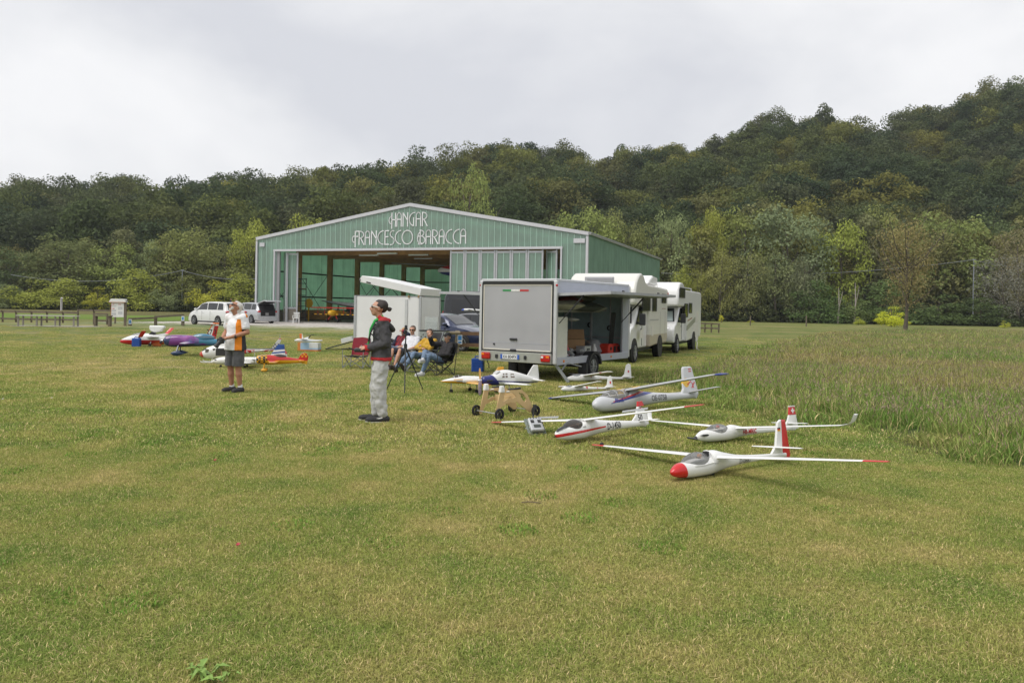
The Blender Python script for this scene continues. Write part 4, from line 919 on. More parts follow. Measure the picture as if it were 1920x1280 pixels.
o = empty('aluminium_case', 'small aluminium case beside the silver film in the trailer', 'case', tpt(1.78, on_plane(T, 'x', 1.78, 1094, 660)[0], .485), TR_); b = MB(); b.box((0, 0, .14), (.26, .34, .28)); b.build('body', alu_m, o, bevel=.01); b = MB(); b.box((.14, 0, .2), (.02, .12, .04)); b.build('handle', blackp_m, o)
for k, (x, y, c_, lb) in enumerate(((1.55, 1.5, (.45, .05, .04), 'red and white bottle behind the cardboard box in the trailer'), (1.8, 2.5, (.6, .6, .58), 'small pale tin left of the red toolbox in the trailer'))):
    b = MB(); b.lathe([(.06, 0), (.065, .02), (.065, .2), (.03, .26), (.03, .31)], 12, 'z'); tag(b.build('bottle' if k == 0 else 'tin', mat('bottle%d' % k, c_, .4), loc=tpt(x, y, .485), smooth=40), lb, 'bottle' if k == 0 else 'tin')
o = empty('storage_rack', 'aluminium rack carrying stowed wings inside the grey trailer', 'rack', tpt(0, 0, 0), TR_)
for y in (.95, 3.3):
    for x in (.5, 1.3):
        b = MB(); b.box((x, y, 1.2), (.05, .05, 1.5)); b.build('upright', alu_m, o)
    b = MB(); b.box((.9, y, 1.62), (1.0, .05, .05)); b.build('cross_bar', alu_m, o)
b = MB(); b.box((.45, 2.1, 1.62), (.05, 2.4, .05)); b.box((1.3, 2.1, 1.62), (.05, 2.4, .05)); b.build('long_bar', alu_m, o)
b = MB(); b.box((.9, 1.5, 1.22), (.08, 1.3, .07)); b.bar((.95, .9, 1.2), (.98, .95, .92), .05); b.bar((.95, 2.1, 1.2), (.98, 2.0, .9), .05); b.build('strap', blackp_m, o)
for k, (y, z, c_, ln, lb) in enumerate(((1.0, 1.78, (.60, .60, .48), 1.25, 'cream stowed wing tip hanging in the trailer rack'), (2.0, 1.74, (.10, .12, .10), 1.9, 'dark green stowed wing in the trailer rack'), (2.7, 1.72, (.55, .56, .50), 1.3, 'pale stowed fuselage at the front of the trailer rack'), (1.6, 1.90, (.30, .06, .05), .9, 'dark red stowed tail in the top of the trailer rack'), (2.4, 1.95, (.16, .17, .15), 1.4, 'grey stowed wing at the top of the trailer rack'))):
    b = MB(); b.loft([[(.24 * c__ * s_, yy, .085 * q_ * s_) for c__, q_ in ((-1, 0), (-.6, .8), (.2, 1), (1, 0), (.2, -1), (-.6, -.8))] for yy, s_ in ((-ln / 2, .15), (-ln / 2 + .12, 1), (ln / 4, 1.4), (ln / 2, .6))])
    tag(b.build('stowed_wing', mat('stowed%d' % k, c_, .5, var=.2), loc=tpt(1.72 - .07 * k, y, z), rz=TR_ + .12 * (k - 2), smooth=40), lb, 'wing', 'model parts stowed in the trailer')
o = empty('hard_case', 'black hard case on the trailer floor behind the red toolbox', 'case', tpt(.7, 2.7, .485), TR_); b = MB(); b.box((0, 0, .3), (.4, .9, .6)); b.build('body', blackp_m, o, bevel=.02); b = MB(); b.box((.21, 0, .4), (.03, .2, .05)); b.build('handle', alu_m, o)
o = empty('plank_shelf', 'dark shelf board across the trailer under the stowed wings', 'shelf', tpt(0, 0, 0), TR_); b = MB(); b.box((1.1, 2.05, 1.66), (1.1, 2.9, .03)); b.build('board', dsteel_m, o); b = MB(); b.box((1.64, 2.05, 1.66), (.02, 2.9, .05)); b.build('edge', alu_m, o)
b = MB(); b.bar((0, 0, 0), (.25, -.35, 1.1), .12, .05); tag(b.build('leaning_tube', blackp_m, loc=tpt(1.75, 3.55, .5), rz=TR_), 'black tube leaning at the front of the trailer opening', 'tube')
b = MB(); b.bar((-.4, 0, .05), (.45, .3, .16), .12, .04); tag(b.build('wooden_plank', mat('glulam', None), loc=tpt(1.6, 1.95, .5), rz=TR_ + 1.1), 'short wooden plank lying beside the aluminium case in the trailer', 'plank')
b = MB(); b.box((0, 0, .17), (.5, .45, .34)); tag(b.build('storage_bin', mat('blue_bin', (.05, .10, .16), .6), loc=tpt(.6, 1.7, .485), rz=TR_, bevel=.02), 'dark blue storage bin against the far trailer wall', 'bin')
b = MB(); b.lathe([(.02, 0), (.11, .01), (.12, .14), (.06, .2)], 12, 'y', (0, 0, 0)); tag(b.build('hung_helmet', blackp_m, loc=tpt(1.2, 1.2, 1.42), rz=TR_, smooth=50), 'black round cover hung from the trailer rack', 'cover')
b = MB(); b.loft([[(x, .09 * s_ * math.cos(a), .05 * s_ * math.sin(a)) for a in np.linspace(0, 5.5, 9)] for x, s_ in ((-.15, .1), (-.05, 1), (.1, .8), (.2, .1))]); tag(b.build('hung_pod', MATS['cream_board'], loc=tpt(1.55, 1.75, 1.42), rz=TR_, smooth=50), 'small pale pod hung below the trailer shelf', 'pod')
# --- white box trailer with raised lid
wt_y = math.atan2(-.3, .95); Tw = empty('white_trailer', 'white box trailer with its lid raised, behind the seated men', 'trailer', (-3.04, 26.5, 0), wt_y)
# local x runs right along the front, so the box spans x -2.25..0, y 0..1.66
whp = mat('white_panel', (.74, .74, .74), .4, var=.06, scale=1.2)
b = MB(); b.box((-1.2, .83, 1.22), (2.4, 1.66, 1.56)); b.build('body', whp, Tw, bevel=.02)
b = MB(); b.box((-1.2, .83, 2.005), (2.42, 1.68, .02)); b.box((-1.2, .83, .43), (2.42, 1.7, .08))
for x in (-2.4, 0): b.box((x, 0, 1.22), (.08, .06, 1.58))
b.box((0, 1.66, 1.22), (.06, .06, 1.58)); b.build('edge_trim', alu_m, Tw)
b = MB(); b.box((-.5, -.012, 1.25), (.09, .03, 1.3)); b.build('front_profile', post_m, Tw)
b = MB(); b.prism([(0, 0), (-2.28, 0), (-2.32, .08), (-2.25, .23), (-1.6, .25), (0, .25)], 0, 1.7); ld = b.build('lid', whp, Tw, bevel=.012); ld.location = (0, -.02, 2.03); ld.rotation_euler = (0, math.radians(11), 0)
b = MB(); b.box((-1.95, -.01, .05), (.16, .02, .04)); b.box((-2.28, -.008, .06), (.02, .02, .1)); b.build('lid_latch', blackp_m, ld)
for x in (-.3, -.0):
    b = MB(); b.box((x * 1.2 - .05, -.02, 2.0), (.05, .05, .08)); b.build('hinge', mat('brass', (.35, .24, .12), .5, .4), Tw)
for yy in (.15, 1.5):
    b = MB(); b.cyl((-1.5, yy, 2.0), (-1.85, yy, 2.36), .012, 6); b.cyl((-2.1, yy, 2.0), (-1.75, yy, 2.36), .012, 6); b.build('lid_stay', blackp_m, Tw)
for yy in (.0, 1.66): wheel(Tw, (-1.1, yy, .3), .3, .17, 8)
b = MB(); b.box((-1.2, .83, .36), (2.2, .9, .1)); b.build('chassis', dsteel_m, Tw)
tread = mat('tread_plate', (.42, .45, .42), .4, .5, var=.35, scale=50)
p = at(808, 615, 25.3); b = MB(); b.box((0, 0, .0), (.44, .03, 1.1)); 
for k in range(9):
    for j in range(4): b.bar((-.17 + .1 * j, -.02, -.45 + .1 * k), (-.10 + .1 * j, -.02, -.40 + .1 * k), .008, .012)
o = b.build('loading_ramp', tread, loc=(p.x, 25.3, .80)); o.rotation_euler = (math.radians(-6), 0, wt_y); tag(o, 'upright aluminium tread-plate ramp leaning on the white trailer', 'ramp')
p = at(826, 627, 24.8); o = empty('tread_plate_chest', 'low perforated aluminium chest beside the white trailer', 'chest', (p.x - .2, 24.9, 0), wt_y + .1)
b = MB(); b.box((0, 0, .78), (.85, .35, .28)); b.build('body', tread, o, bevel=.01); b = MB(); b.box((0, 0, .935), (.88, .38, .03)); b.build('lid', blackp_m, o)
for x in (-.35, .35):
    b = MB(); b.box((x, 0, .32), (.05, .3, .64)); b.build('leg', alu_m, o)
b = MB()
for k in range(12):
    b.lathe([(.02, -.18), (.02, -.182)], 8, 'y', (-.37 + .066 * k, 0, .74 + .07 * (k % 2)))
b.build('holes', blackp_m, o)
# --- motorhomes
win_m = glass('motorhome_window', (.012, .014, .013), .12); tyre_r = .33
def panel_on(o, axis, val, px0, py0, px1, py1, th, name, m, parent=None, bev=.02, seg=2, outw=1):
    a0, z0 = on_plane(o, axis, val, px0, py1); a1, z1 = on_plane(o, axis, val, px1, py0); lo, hi = min(a0, a1), max(a0, a1)
    b = MB(); c_ = ((val + outw * th / 2, (lo + hi) / 2, (z0 + z1) / 2), (th, hi - lo, abs(z1 - z0))) if axis == 'x' else (((lo + hi) / 2, val + outw * th / 2, (z0 + z1) / 2), (hi - lo, th, abs(z1 - z0)))
    b.box(*c_); return b.build(name, m, parent or o, bevel=bev, seg=seg)
def motorhome(name, label, loc, yaw, W_, L_, prof, cabcol, bodym, cab_front):
    o = empty(name, label, 'motorhome', loc, yaw)
    b = MB(); b.prism(prof, 0, W_, ax='x'); b.build('living_body', bodym, o, bevel=.07, seg=3, smooth=35)
    cf = cab_front; cx0, cx1 = .12, W_ - .12
    b = MB(); b.prism([(cf, .42), (cf - .06, .55), (cf - .04, .95), (cf + .12, 1.10), (cf + .55, 1.2), (cf + 1.12, 1.85), (cf + 2.4, 1.9), (cf + 2.4, .42)], cx0, cx1, ax='x'); b.build('cab', cabcol, o, bevel=.06, seg=3, smooth=35)
    b = MB(); q = .03; b.add([(cx0 + .1, cf + .60 - q, 1.25), (cx1 - .1, cf + .60 - q, 1.25), (cx1 - .2, cf + 1.06 - q, 1.78), (cx0 + .2, cf + 1.06 - q, 1.78)], [(0, 1, 2, 3)]); ws = b.build('windscreen', blackp_m, o)
    b = MB(); b.add([(cx0 + .16, cf + .60 - q * 1.6, 1.27), (cx1 - .16, cf + .60 - q * 1.6, 1.27), (cx1 - .26, cf + 1.06 - q * 1.6, 1.75), (cx0 + .26, cf + 1.06 - q * 1.6, 1.75)], [(0, 1, 2, 3)]); b.build('thermal_cover', mat('thermal_cover', (.50, .58, .58), .35, .3, var=.06), ws)
    for x in (cx0 + .25, cx1 - .25):
        b = MB(); b.ell((x, cf + .1, .93), (.19, .14, .13), 12, 8); b.build('headlight', clear, o, smooth=60)
    b = MB(); b.box((W_ / 2, cf - .075, .62), (1.2, .04, .2)); b.build('grille', blackp_m, o, bevel=.02)
    for x, sg in ((cx0, -1), (cx1, 1)):
        b = MB(); b.prism([(cf + .72, 1.22), (cf + 1.55, 1.22), (cf + 1.55, 1.78), (cf + 1.18, 1.78)], x + sg * .004, x + sg * .03, ax='x'); b.build('cab_window', win_m, o)
        b = MB(); b.box((x + sg * .2, cf + .82, 1.38), (.2, .12, .38)); b.box((x + sg * .06, cf + .84, 1.26), (.2, .06, .08)); b.build('mirror', blackp_m, o, bevel=.03, seg=2)
        b = MB(); b.box((x + sg * .02, cf + 1.45, 1.05), (.02, .14, .03)); b.build('door_handle', blackp_m, o)
        b = MB(); b.box((x + sg * .006, cf + 1.62, .95), (.012, .012, .9)); b.build('door_seam', seal_m, o)
        wheel(o, (x - sg * .04, cf + .55, tyre_r), tyre_r, .2, 6, math.pi / 2); wheel(o, (x - sg * .0, cf + 4.05, tyre_r), tyre_r, .2, 6, math.pi / 2)
        b = MB(); b.lathe([(.42, -.015), (.42, .015)], 22, 'x', (x + sg * .004, cf + .55, .36)); b.build('wheel_arch', seal_m, o)
    b = MB(); b.box((W_ / 2, L_ * .55, .38), (W_ - .5, L_ * .8, .14)); b.build('chassis', dsteel_m, o)
    return o
P1 = [(.02, 1.86), (-.03, 2.05), (.0, 2.3), (.12, 2.55), (.34, 2.75), (.62, 2.86), (.9, 2.88), (1.15, 2.82), (1.4, 2.66), (1.65, 2.57), (2.0, 2.54), (5.3, 2.5), (5.34, 2.4), (5.34, .62), (5.1, .46), (3.2, .46), (2.25, .42), (2.2, 1.82)]
m1body = paint('motorhome_cream', (.70, .69, .64), [((.50, .44, .36), [(0, 0, -1, .84), (0, 1, 0, -2.0)])], .35, .3)
m1 = motorhome('motorhome', 'cream motorhome with rounded alcove, hitched before the grey trailer', (1.82, 26.09, 0), math.radians(-21.8), 2.24, 5.35, P1, whitegel, m1body, -.15)
XW = 2.24
for a in ((1204, 551, 1219, 583), (1223, 552, 1231, 583.5), (1240.5, 551.5, 1248.5, 568)):
    f_ = panel_on(m1, 'x', XW, *a, .03, 'side_window', blackp_m, bev=.015); panel_on(m1, 'x', XW + .028, a[0] + 1, a[1] + 3, a[2] - 1, a[3] - 1, .012, 'pane', win_m, f_, bev=.01)
f_ = panel_on(m1, 'y', .05, 1098, 519, 1152, 533, .12, 'alcove_window', mat('window_frame_grey', (.42, .42, .44), .5), outw=-1)
panel_on(m1, 'y', -.06, 1101, 521, 1149, 531.5, .02, 'pane', mat('grey_window', (.34, .34, .36), .3), f_, outw=-1)
beige = mat('hatch_cream', (.66, .64, .58), .5)
for a in ((1221, 609.5, 1225, 630), (1201, 617, 1206, 634)): panel_on(m1, 'x', XW, *a, .012, 'hatch', beige, bev=.004)
panel_on(m1, 'x', XW, 1241, 578, 1248, 579, .006, 'decal', mat('brown_decal', (.35, .2, .15), .5), bev=0); panel_on(m1, 'x', XW, 1219, 598, 1235, 601, .006, 'decal', mat('grey_decal', (.40, .40, .38), .5, var=.4, scale=25), bev=0)
panel_on(m1, 'x', XW, 1237.5, 584, 1238, 632, .004, 'door_seam', mat('seam_grey', (.4, .39, .37), .5), bev=0); panel_on(m1, 'x', XW, 1246.5, 584, 1247, 632, .004, 'door_seam', mat('seam_grey', None), bev=0)
b = MB(); b.lathe([(.42, -.02), (.42, .02)], 22, 'x', (XW + .003, 3.9, .38)); b.build('wheel_arch', seal_m, m1)
b = MB(); b.box((1.2, 3.2, 2.62), (.7, .7, .16)); b.build('roof_hatch', whitegel, m1, bevel=.04, seg=2)
b = MB(); b.prism([(3.5, 2.62), (5.0, 2.58), (5.05, 2.9), (4.2, 2.95), (3.6, 2.75)], .9, 1.9, ax='x'); b.build('roof_box', whitegel, m1, bevel=.06, seg=2)
b = MB()
for q in ((1.9, 3.4), (1.9, 5.0)): b.tube([(q[0], q[1], 2.5), (q[0], q[1], 2.66), (.5, q[1], 2.66)], .02, 6)
b.build('roof_rail', alu_m, m1)
b = MB(); b.ell((XW, 5.33, 2.3), (.03, .03, .07)); b.build('marker_lamp', redlens, m1)
P2 = [(-.02, 1.86), (-.06, 2.1), (0, 2.5), (.16, 2.72), (.4, 2.8), (.95, 2.8), (1.2, 2.72), (1.45, 2.58), (1.7, 2.53), (5.9, 2.52), (5.98, 2.4), (6.0, .7), (5.8, .5), (3.2, .46), (2.1, .42), (2.05, 1.84)]
m2 = motorhome('motorhome', 'white motorhome with dark stripes and big black mirror, rear one of two', (4.40, 32.0, 0), math.radians(-21.5), 2.25, 6.0, P2, whitegel, paint('motorhome_white', (.75, .75, .74), [((.30, .31, .30), [(0, .16, -1, .74), (0, -.16, 1, -.52), (0, 1, 0, -2.1), (0, -1, 0, 4.3)]), ((.28, .06, .04), [(0, -.1, 1, -1.02), (0, .1, -1, 1.07), (0, 1, 0, -2.2), (0, -1, 0, 3.4)])]), -.2)
for a in ((1274, 540, 1284, 558), (1283, 569, 1289.5, 595), (1291.5, 568, 1297, 587)):
    f_ = panel_on(m2, 'x', 2.25, *a, .03, 'side_window', blackp_m, bev=.015); panel_on(m2, 'x', 2.278, a[0] + .8, a[1] + 1.5, a[2] - .8, a[3] - 1.5, .012, 'pane', win_m, f_, bev=.01)
for a in ((1305, 585, 1309, 603), (1299, 607, 1309, 640)): panel_on(m2, 'x', 2.25, *a, .01, 'hatch', beige, bev=.004)
b = MB(); b.lathe([(.42, -.02), (.42, .02)], 22, 'x', (2.254, 3.85, .38)); b.build('wheel_arch', seal_m, m2)
b = MB(); b.box((1.1, 3.0, 2.6), (.8, 1.2, .12)); b.build('roof_hatch', whitegel, m2, bevel=.04)
b = MB(); b.tube([(2.0, 2.6, 2.5), (2.0, 2.6, 2.66), (2.0, 4.6, 2.66), (2.0, 4.6, 2.5)], .02, 6); b.build('roof_rail', alu_m, m2)
b = MB(); b.tube([(2.3, 4.0, .62), (2.42, 3.8, .3), (2.45, 3.5, .05), (2.6, 3.2, .02)], .018, 6); b.build('power_cable', mat('white_cable', (.7, .68, .62), .5), m2)
# --- cars
carglass = glass('car_glass', (.015, .018, .02), .05)
def car(name, label, L_, hw, zt, belt, bodym, wins, ws, rw, wheels, wr, loc, yaw, glassm=None, open_tail=False, group=None, cat='car'):
    o = empty(name, label, cat, loc, yaw, group); gm = glassm or carglass
    def sec(x):
        t = interp(x, zt); bl = min(belt, t - .06); hr = hw * (.80 if t > belt + .2 else lerp(.93, .80, max(0, (t - belt) / .2))); e_ = 1 - .10 * max(0, 1 - x / .5)**2 - .16 * max(0, 1 - (L_ - x) / .7)**2; zb = .2
        return [(0, zb), (hw * .82 * e_, zb), (hw * .97 * e_, zb + .1), (hw * e_, zb + .34), (hw * .99 * e_, bl - .14), (hw * .955 * e_, bl), (hr * e_, t - .06), (hr * .86 * e_, t - .012), (hr * .45 * e_, t), (0, t + .004)]
    xs = sorted(set([0.0] + [p[0] for p in zt] + [L_ * k / 24 for k in range(1, 24)] + [L_]))
    rings = []
    for x in xs:
        h = sec(x); rings.append([(x, -y, z) for y, z in h] + [(x, y, z) for y, z in reversed(h[1:-1])])
    b = MB(); b.loft(rings); b.build('body', bodym, o, smooth=32)
    def side(x, t, sg):
        h = sec(x); (y0, z0), (y1, z1) = h[5], h[6]; return (x, sg * (lerp(y0, y1, t) + .012), lerp(z0, z1, t) + .004)
    for sg in (1, -1):
        for (xa, xb, xa2, xb2) in wins:
            b = MB(); n = 5; P_ = []
            for t in (.1, .5, .93):
                for k in range(n + 1): P_.append(side(lerp(lerp(xa, xb, k / n), lerp(xa2, xb2, k / n), t), t, sg))
            fs_ = [(r_ * (n + 1) + k, r_ * (n + 1) + k + 1, (r_ + 1) * (n + 1) + k + 1, (r_ + 1) * (n + 1) + k) for r_ in range(2) for k in range(n)]
            b.add(P_, fs_); b.build('side_window', gm, o, smooth=60)
        b = MB(); xm = wins[0][1] - .12; y_ = sec(xm)[5][0]; b.ell((xm, sg * (y_ + .1), belt + .08), (.1, .12, .07)); b.build('mirror', bodym, o, smooth=60)
        for d_ in wheels[2:] if len(wheels) > 2 else (wheels[0] + .55, (wheels[0] + wheels[1]) / 2 + .1):
            b = MB(); b.box((d_ + .25, sg * (hw + .004), belt - .2), (.16, .02, .025)); b.build('door_handle', bodym, o)
            b = MB(); b.box((d_ + .4, sg * (hw * .995), (.35 + belt) / 2), (.012, .012, belt - .45)); b.build('door_seam', seal_m, o)
        for x in wheels[:2]:
            b = MB(); b.lathe([(wr * 1.16, -.02), (wr * 1.16, .01)], 24, 'y', (x, sg * (hw - .005), wr + .02)); b.build('wheel_arch', seal_m, o)
            wheel(o, (x, sg * (hw - .05), wr), wr, .21, 5)
        b = MB(); b.box(((wheels[0] + wheels[1]) / 2, sg * (hw - .02), .25), (wheels[1] - wheels[0] - .8, .05, .1)); b.build('sill', blackp_m, o)
    def top(xa, xb, f0, f1, nm, off=.012, mm=None):
        b = MB(); n, m_ = 5, 6; P_ = []
        for k in range(n + 1):
            x = lerp(xa, xb, k / n); hr = sec(x)[7][0] * lerp(f0, f1, k / n); t = interp(x, zt)
            for j in range(m_ + 1):
                q = -1 + 2 * j / m_; P_.append((x, q * hr, t + off - .012 * abs(q)**3))
        b.add(P_, [(k * (m_ + 1) + j, k * (m_ + 1) + j + 1, (k + 1) * (m_ + 1) + j + 1, (k + 1) * (m_ + 1) + j) for k in range(n) for j in range(m_)]); return b.build(nm, mm or gm, o, smooth=60)
    top(ws[0], ws[1], 1.0, .98, 'windscreen', .016)
    if not open_tail: top(rw[0], rw[1], .98, .95, 'rear_window', .016)
    for sg in (1, -1):
        b = MB(); b.ell((.1, sg * hw * .80, belt - .1), (.12, .16, .09)); b.build('tail_light', redlens, o, smooth=60)
        b = MB(); b.ell((L_ - .26, sg * hw * .66, .66), (.2, .17, .07)); b.build('headlight', clear, o, smooth=60)
    b = MB(); b.box((.06, 0, .3), (.1, hw * 1.5, .16)); b.build('rear_bumper', blackp_m, o, bevel=.03)
    b = MB(); b.box((L_ - .03, 0, .42), (.08, hw * 1.1, .16)); b.build('grille', blackp_m, o, bevel=.03)
    return o
VZ = [(0, .92), (.04, 1.02), (.12, 1.1), (.42, 1.64), (.7, 1.70), (2.0, 1.735), (2.7, 1.71), (3.2, 1.62), (3.55, 1.42), (4.05, 1.08), (4.4, .95), (4.72, .80), (4.84, .55)]
VW = [(2.35, 3.75, 2.45, 3.15), (1.2, 2.25, 1.2, 2.35), (.42, 1.1, .6, 1.1)]
yv = math.atan2(.57, -.82); fx, fy = math.cos(yv), math.sin(yv)
def origin(gp, lx, ly, yaw): c_, s_ = math.cos(yaw), math.sin(yaw); return (gp.x - lx * c_ + ly * s_, gp.y - lx * s_ - ly * c_, 0)
car('minivan', 'white minivan parked at the left end of the hangar', 4.85, .95, VZ, 1.08, mat('car_white', (.72, .72, .72), .25, coat=.6, var=.02), VW, (4.02, 3.25), (.14, .4), (.98, 3.88), .33, origin(G(408, 610), .98, .95, yv), yv, group='minivans beside the hangar', cat='minivan')
silver = mat('car_silver', (.50, .51, .53), .3, .55, coat=.5, var=.03)
yv2 = math.atan2(.66, -.75)
sv = car('minivan', 'silver minivan with raised tailgate by the hangar corner', 4.85, .95, VZ, 1.08, silver, VW, (4.02, 3.25), (.14, .4), (.98, 3.88), .33, origin(G(471, 606), .98, .95, yv2), yv2, open_tail=True, group='minivans beside the hangar', cat='minivan')
b = MB(); b.prism([(-.012, .62), (-.012, 1.06), (.36, 1.62), (.40, 1.62), (.1, 1.06), (.1, .62)], -.68, .68); b.build('boot_opening', mat('boot_dark', (.015, .015, .017), .8), sv)
b = MB(); b.prism([(.45, 1.70), (-.55, 1.94), (-.8, 1.88), (-.84, 1.80), (-.5, 1.84), (.43, 1.64)], -.72, .72); tg = b.build('tailgate', silver, sv, bevel=.02); b = MB(); b.prism([(.3, 1.655), (-.5, 1.825), (-.5, 1.835), (.3, 1.665)], -.6, .6); b.build('tailgate_lining', blackp_m, tg)
b = MB(); b.box((-.0, .1, .78), (.03, .3, .22)); b.build('boot_box', mat('boot_grey', (.25, .25, .25), .7), sv)
BZ = [(0, .85), (.06, .98), (.35, 1.15), (.75, 1.36), (1.3, 1.42), (1.9, 1.42), (2.35, 1.34), (2.75, 1.12), (3.05, .97), (3.6, .88), (4.05, .76), (4.25, .62), (4.32, .45)]
BW = [(1.75, 2.75, 1.75, 2.4), (.75, 1.65, .9, 1.65)]
blue = mat('car_blue', (.018, .028, .075), .22, .3, coat=.8, var=.03)
yb = math.atan2(-.55, .83)
car('hatchback', 'dark blue hatchback between the white trailer and the grey trailer', 4.32, .88, BZ, .93, blue, BW, (2.98, 2.3), (.1, .6), (.75, 3.42), .31, origin(G(866, 659), 3.42, -.86, yb), yb)
gp = G(866, 659); black = mat('car_black', (.012, .013, .016), .2, .1, coat=.8, var=.02)
car('hatchback', 'black car behind the dark blue hatchback, carrying a model plane on its roof', 4.32, .88, BZ, .93, black, BW, (2.98, 2.3), (.1, .6), (.75, 3.42), .31, (.0 - 2.55, gp.y + 5.4, 0), yb - .1)
# dark delivery van far behind
dv = empty('delivery_van', 'dark delivery van behind the black car', 'van', at(831, 600, 41.5).xy.to_3d(), math.radians(-6))
b = MB(); b.prism([(.0, .3), (-.03, 1.3), (.06, 2.2), (.22, 2.44), (.5, 2.5), (4.0, 2.5), (4.5, 2.35), (5.0, 1.45), (5.7, 1.2), (5.85, .8), (5.85, .3)], 0, 2.0); b.build('body', mat('van_dark', (.035, .037, .045), .25, .2, coat=.6, var=.03), dv, bevel=.08, seg=3, smooth=35)
b = MB(); b.box((1.9, -.01, 1.35), (2.9, .03, 1.5)); b.build('side_panel', mat('van_panel', (.022, .023, .028), .2, coat=.6), dv, bevel=.05, seg=2); b = MB(); b.prism([(3.7, 1.4), (4.85, 1.4), (4.45, 2.1), (3.7, 2.1)], -.012, -.002); b.build('cab_window', carglass, dv)
for x in (1.1, 4.8):
    for y in (.1, 1.9): wheel(dv, (x, y, .34), .34, .22, 6)
for y in (.1, 1.9):
    b = MB(); b.box((-.03, y, 1.2), (.05, .1, .5)); b.build('tail_light', redlens, dv)
# ------------------------------------------------------------------ model aircraft
WH = (.76, .76, .74); whp_m = mat('model_white', WH, .28, coat=.4, var=.02); red_m = mat('model_red', (.55, .015, .018), .3, coat=.4, var=.04); grey_m = mat('model_grey', (.30, .31, .31), .45, var=.06)
def clearglass(name, tint=(.6, .6, .58), a=.35):
    m = bpy.data.materials.new(name); m.use_nodes = True; nt = m.node_tree; N, L = nt.nodes, nt.links; N.clear()
    out = N.new('ShaderNodeOutputMaterial'); t = N.new('ShaderNodeBsdfTransparent'); t.inputs[0].default_value = (*tint, 1); g = N.new('ShaderNodeBsdfGlossy'); g.inputs['Roughness'].default_value = .05; d = N.new('ShaderNodeBsdfDiffuse'); d.inputs[0].default_value = (.5, .5, .48, 1)
    fr = N.new('ShaderNodeFresnel'); fr.inputs[0].default_value = 1.45; a1 = N.new('ShaderNodeMixShader'); a2 = N.new('ShaderNodeMixShader'); a2.inputs[0].default_value = a * .5
    L.new(fr.outputs[0], a1.inputs[0]); L.new(t.outputs[0], a1.inputs[1]); L.new(g.outputs[0], a1.inputs[2]); L.new(a1.outputs[0], a2.inputs[1]); L.new(d.outputs[0], a2.inputs[2]); L.new(a2.outputs[0], out.inputs['Surface']); return m
canopy_m = clearglass('canopy_glass', (.97, .97, .96), .4); smoke_m = clearglass('canopy_smoked', (.32, .24, .18), .2)
def fus_sec(st, x):
    zc = interp(x, [(s_[0], s_[1]) for s_ in st]); ry = interp(x, [(s_[0], s_[2]) for s_ in st]); rz = interp(x, [(s_[0], s_[3]) for s_ in st]); return zc, ry, rz
def smooth_st(st, n=34):
    """stations -> finer stations with a smooth (cosine-eased tangent) interpolation"""
    X = [s_[0] for s_ in st]; out = []
    for k in range(len(st) - 1):
        p0, p1, p2, p3 = st[max(k - 1, 0)], st[k], st[k + 1], st[min(k + 2, len(st) - 1)]
        for j in range(4):
            t = j / 4; row = []
            for c_ in range(4):
                d1 = (p2[c_] - p0[c_]) / max(p2[0] - p0[0], 1e-6) * (p2[0] - p1[0]); d2 = (p3[c_] - p1[c_]) / max(p3[0] - p1[0], 1e-6) * (p2[0] - p1[0])
                h = (2 * t**3 - 3 * t**2 + 1) * p1[c_] + (t**3 - 2 * t**2 + t) * d1 + (-2 * t**3 + 3 * t**2) * p2[c_] + (t**3 - t**2) * d2
                row.append(h)
            row[0] = lerp(p1[0], p2[0], t); row[2] = max(row[2], .002); row[3] = max(row[3], .002); out.append(tuple(row))
    out.append(st[-1]); return out
def fuselage(st, m, parent, n=20, ex=2.3, name='fuselage'):
    st = smooth_st(st); rings = []
    for x, zc, ry, rz in st:
        ring = []
        for k in range(n):
            a = 2 * math.pi * k / n; c_, s_ = math.cos(a), math.sin(a)
            ring.append((x, ry * math.copysign(abs(c_)**(2 / ex), c_), zc + rz * math.copysign(abs(s_)**(2 / ex), s_)))
        rings.append(ring)
    b = MB(); b.loft(rings); return b.build(name, m, parent, smooth=60), st
AF = [(0, 0), (.03, .35), (.12, .75), (.3, 1.0), (.6, .75), (1, .04), (1, -.04), (.6, -.3), (.3, -.42), (.08, -.3)]
def wing(parent, xr, zr, S0, S1, c0, c1, m, sg, sweep=0.0, dih=0.0, th=.11, name='wing', y0=0.0, c0x=None, round_=True):
    """half wing from y0 to S1 on side sg; chord c0 -> c1; returns the part"""
    rings = []
    for t in (0, .33, .66, .9, 1.0):
        y = lerp(S0, S1, t); c_ = lerp(c0, c1, t) * (.72 if t > .95 and round_ else 1); x = xr + sweep * (y - y0) + (c0x if c0x is not None else 0) * 0 + .25 * (c0 - c_); z = zr + dih * (y - y0); tk = th * c_
        rings.append([(x + p[0] * c_, sg * y, z + p[1] * tk) for p in AF])
    b = MB(); b.loft(rings); return b.build(name, m, parent, smooth=40)
def fin_part(parent, poly, th, m, name='fin'):
    b = MB(); xs = [p[0] for p in poly]; zs = [p[1] for p in poly]; cx_, cz_ = sum(xs) / len(xs), sum(zs) / len(zs)
    inner = [(lerp(cx_, x, .86), lerp(cz_, z, .93)) for x, z in poly]
    b.loft([[(x, -th * .25, z) for x, z in poly], [(x, -th / 2, z) for x, z in inner]], caps=True); b.loft([[(x, th * .25, z) for x, z in poly], [(x, th / 2, z) for x, z in inner]], caps=True); b.loft([[(x, -th * .25, z) for x, z in poly], [(x, th * .25, z) for x, z in poly]], caps=False)
    return b.build(name, m, parent)
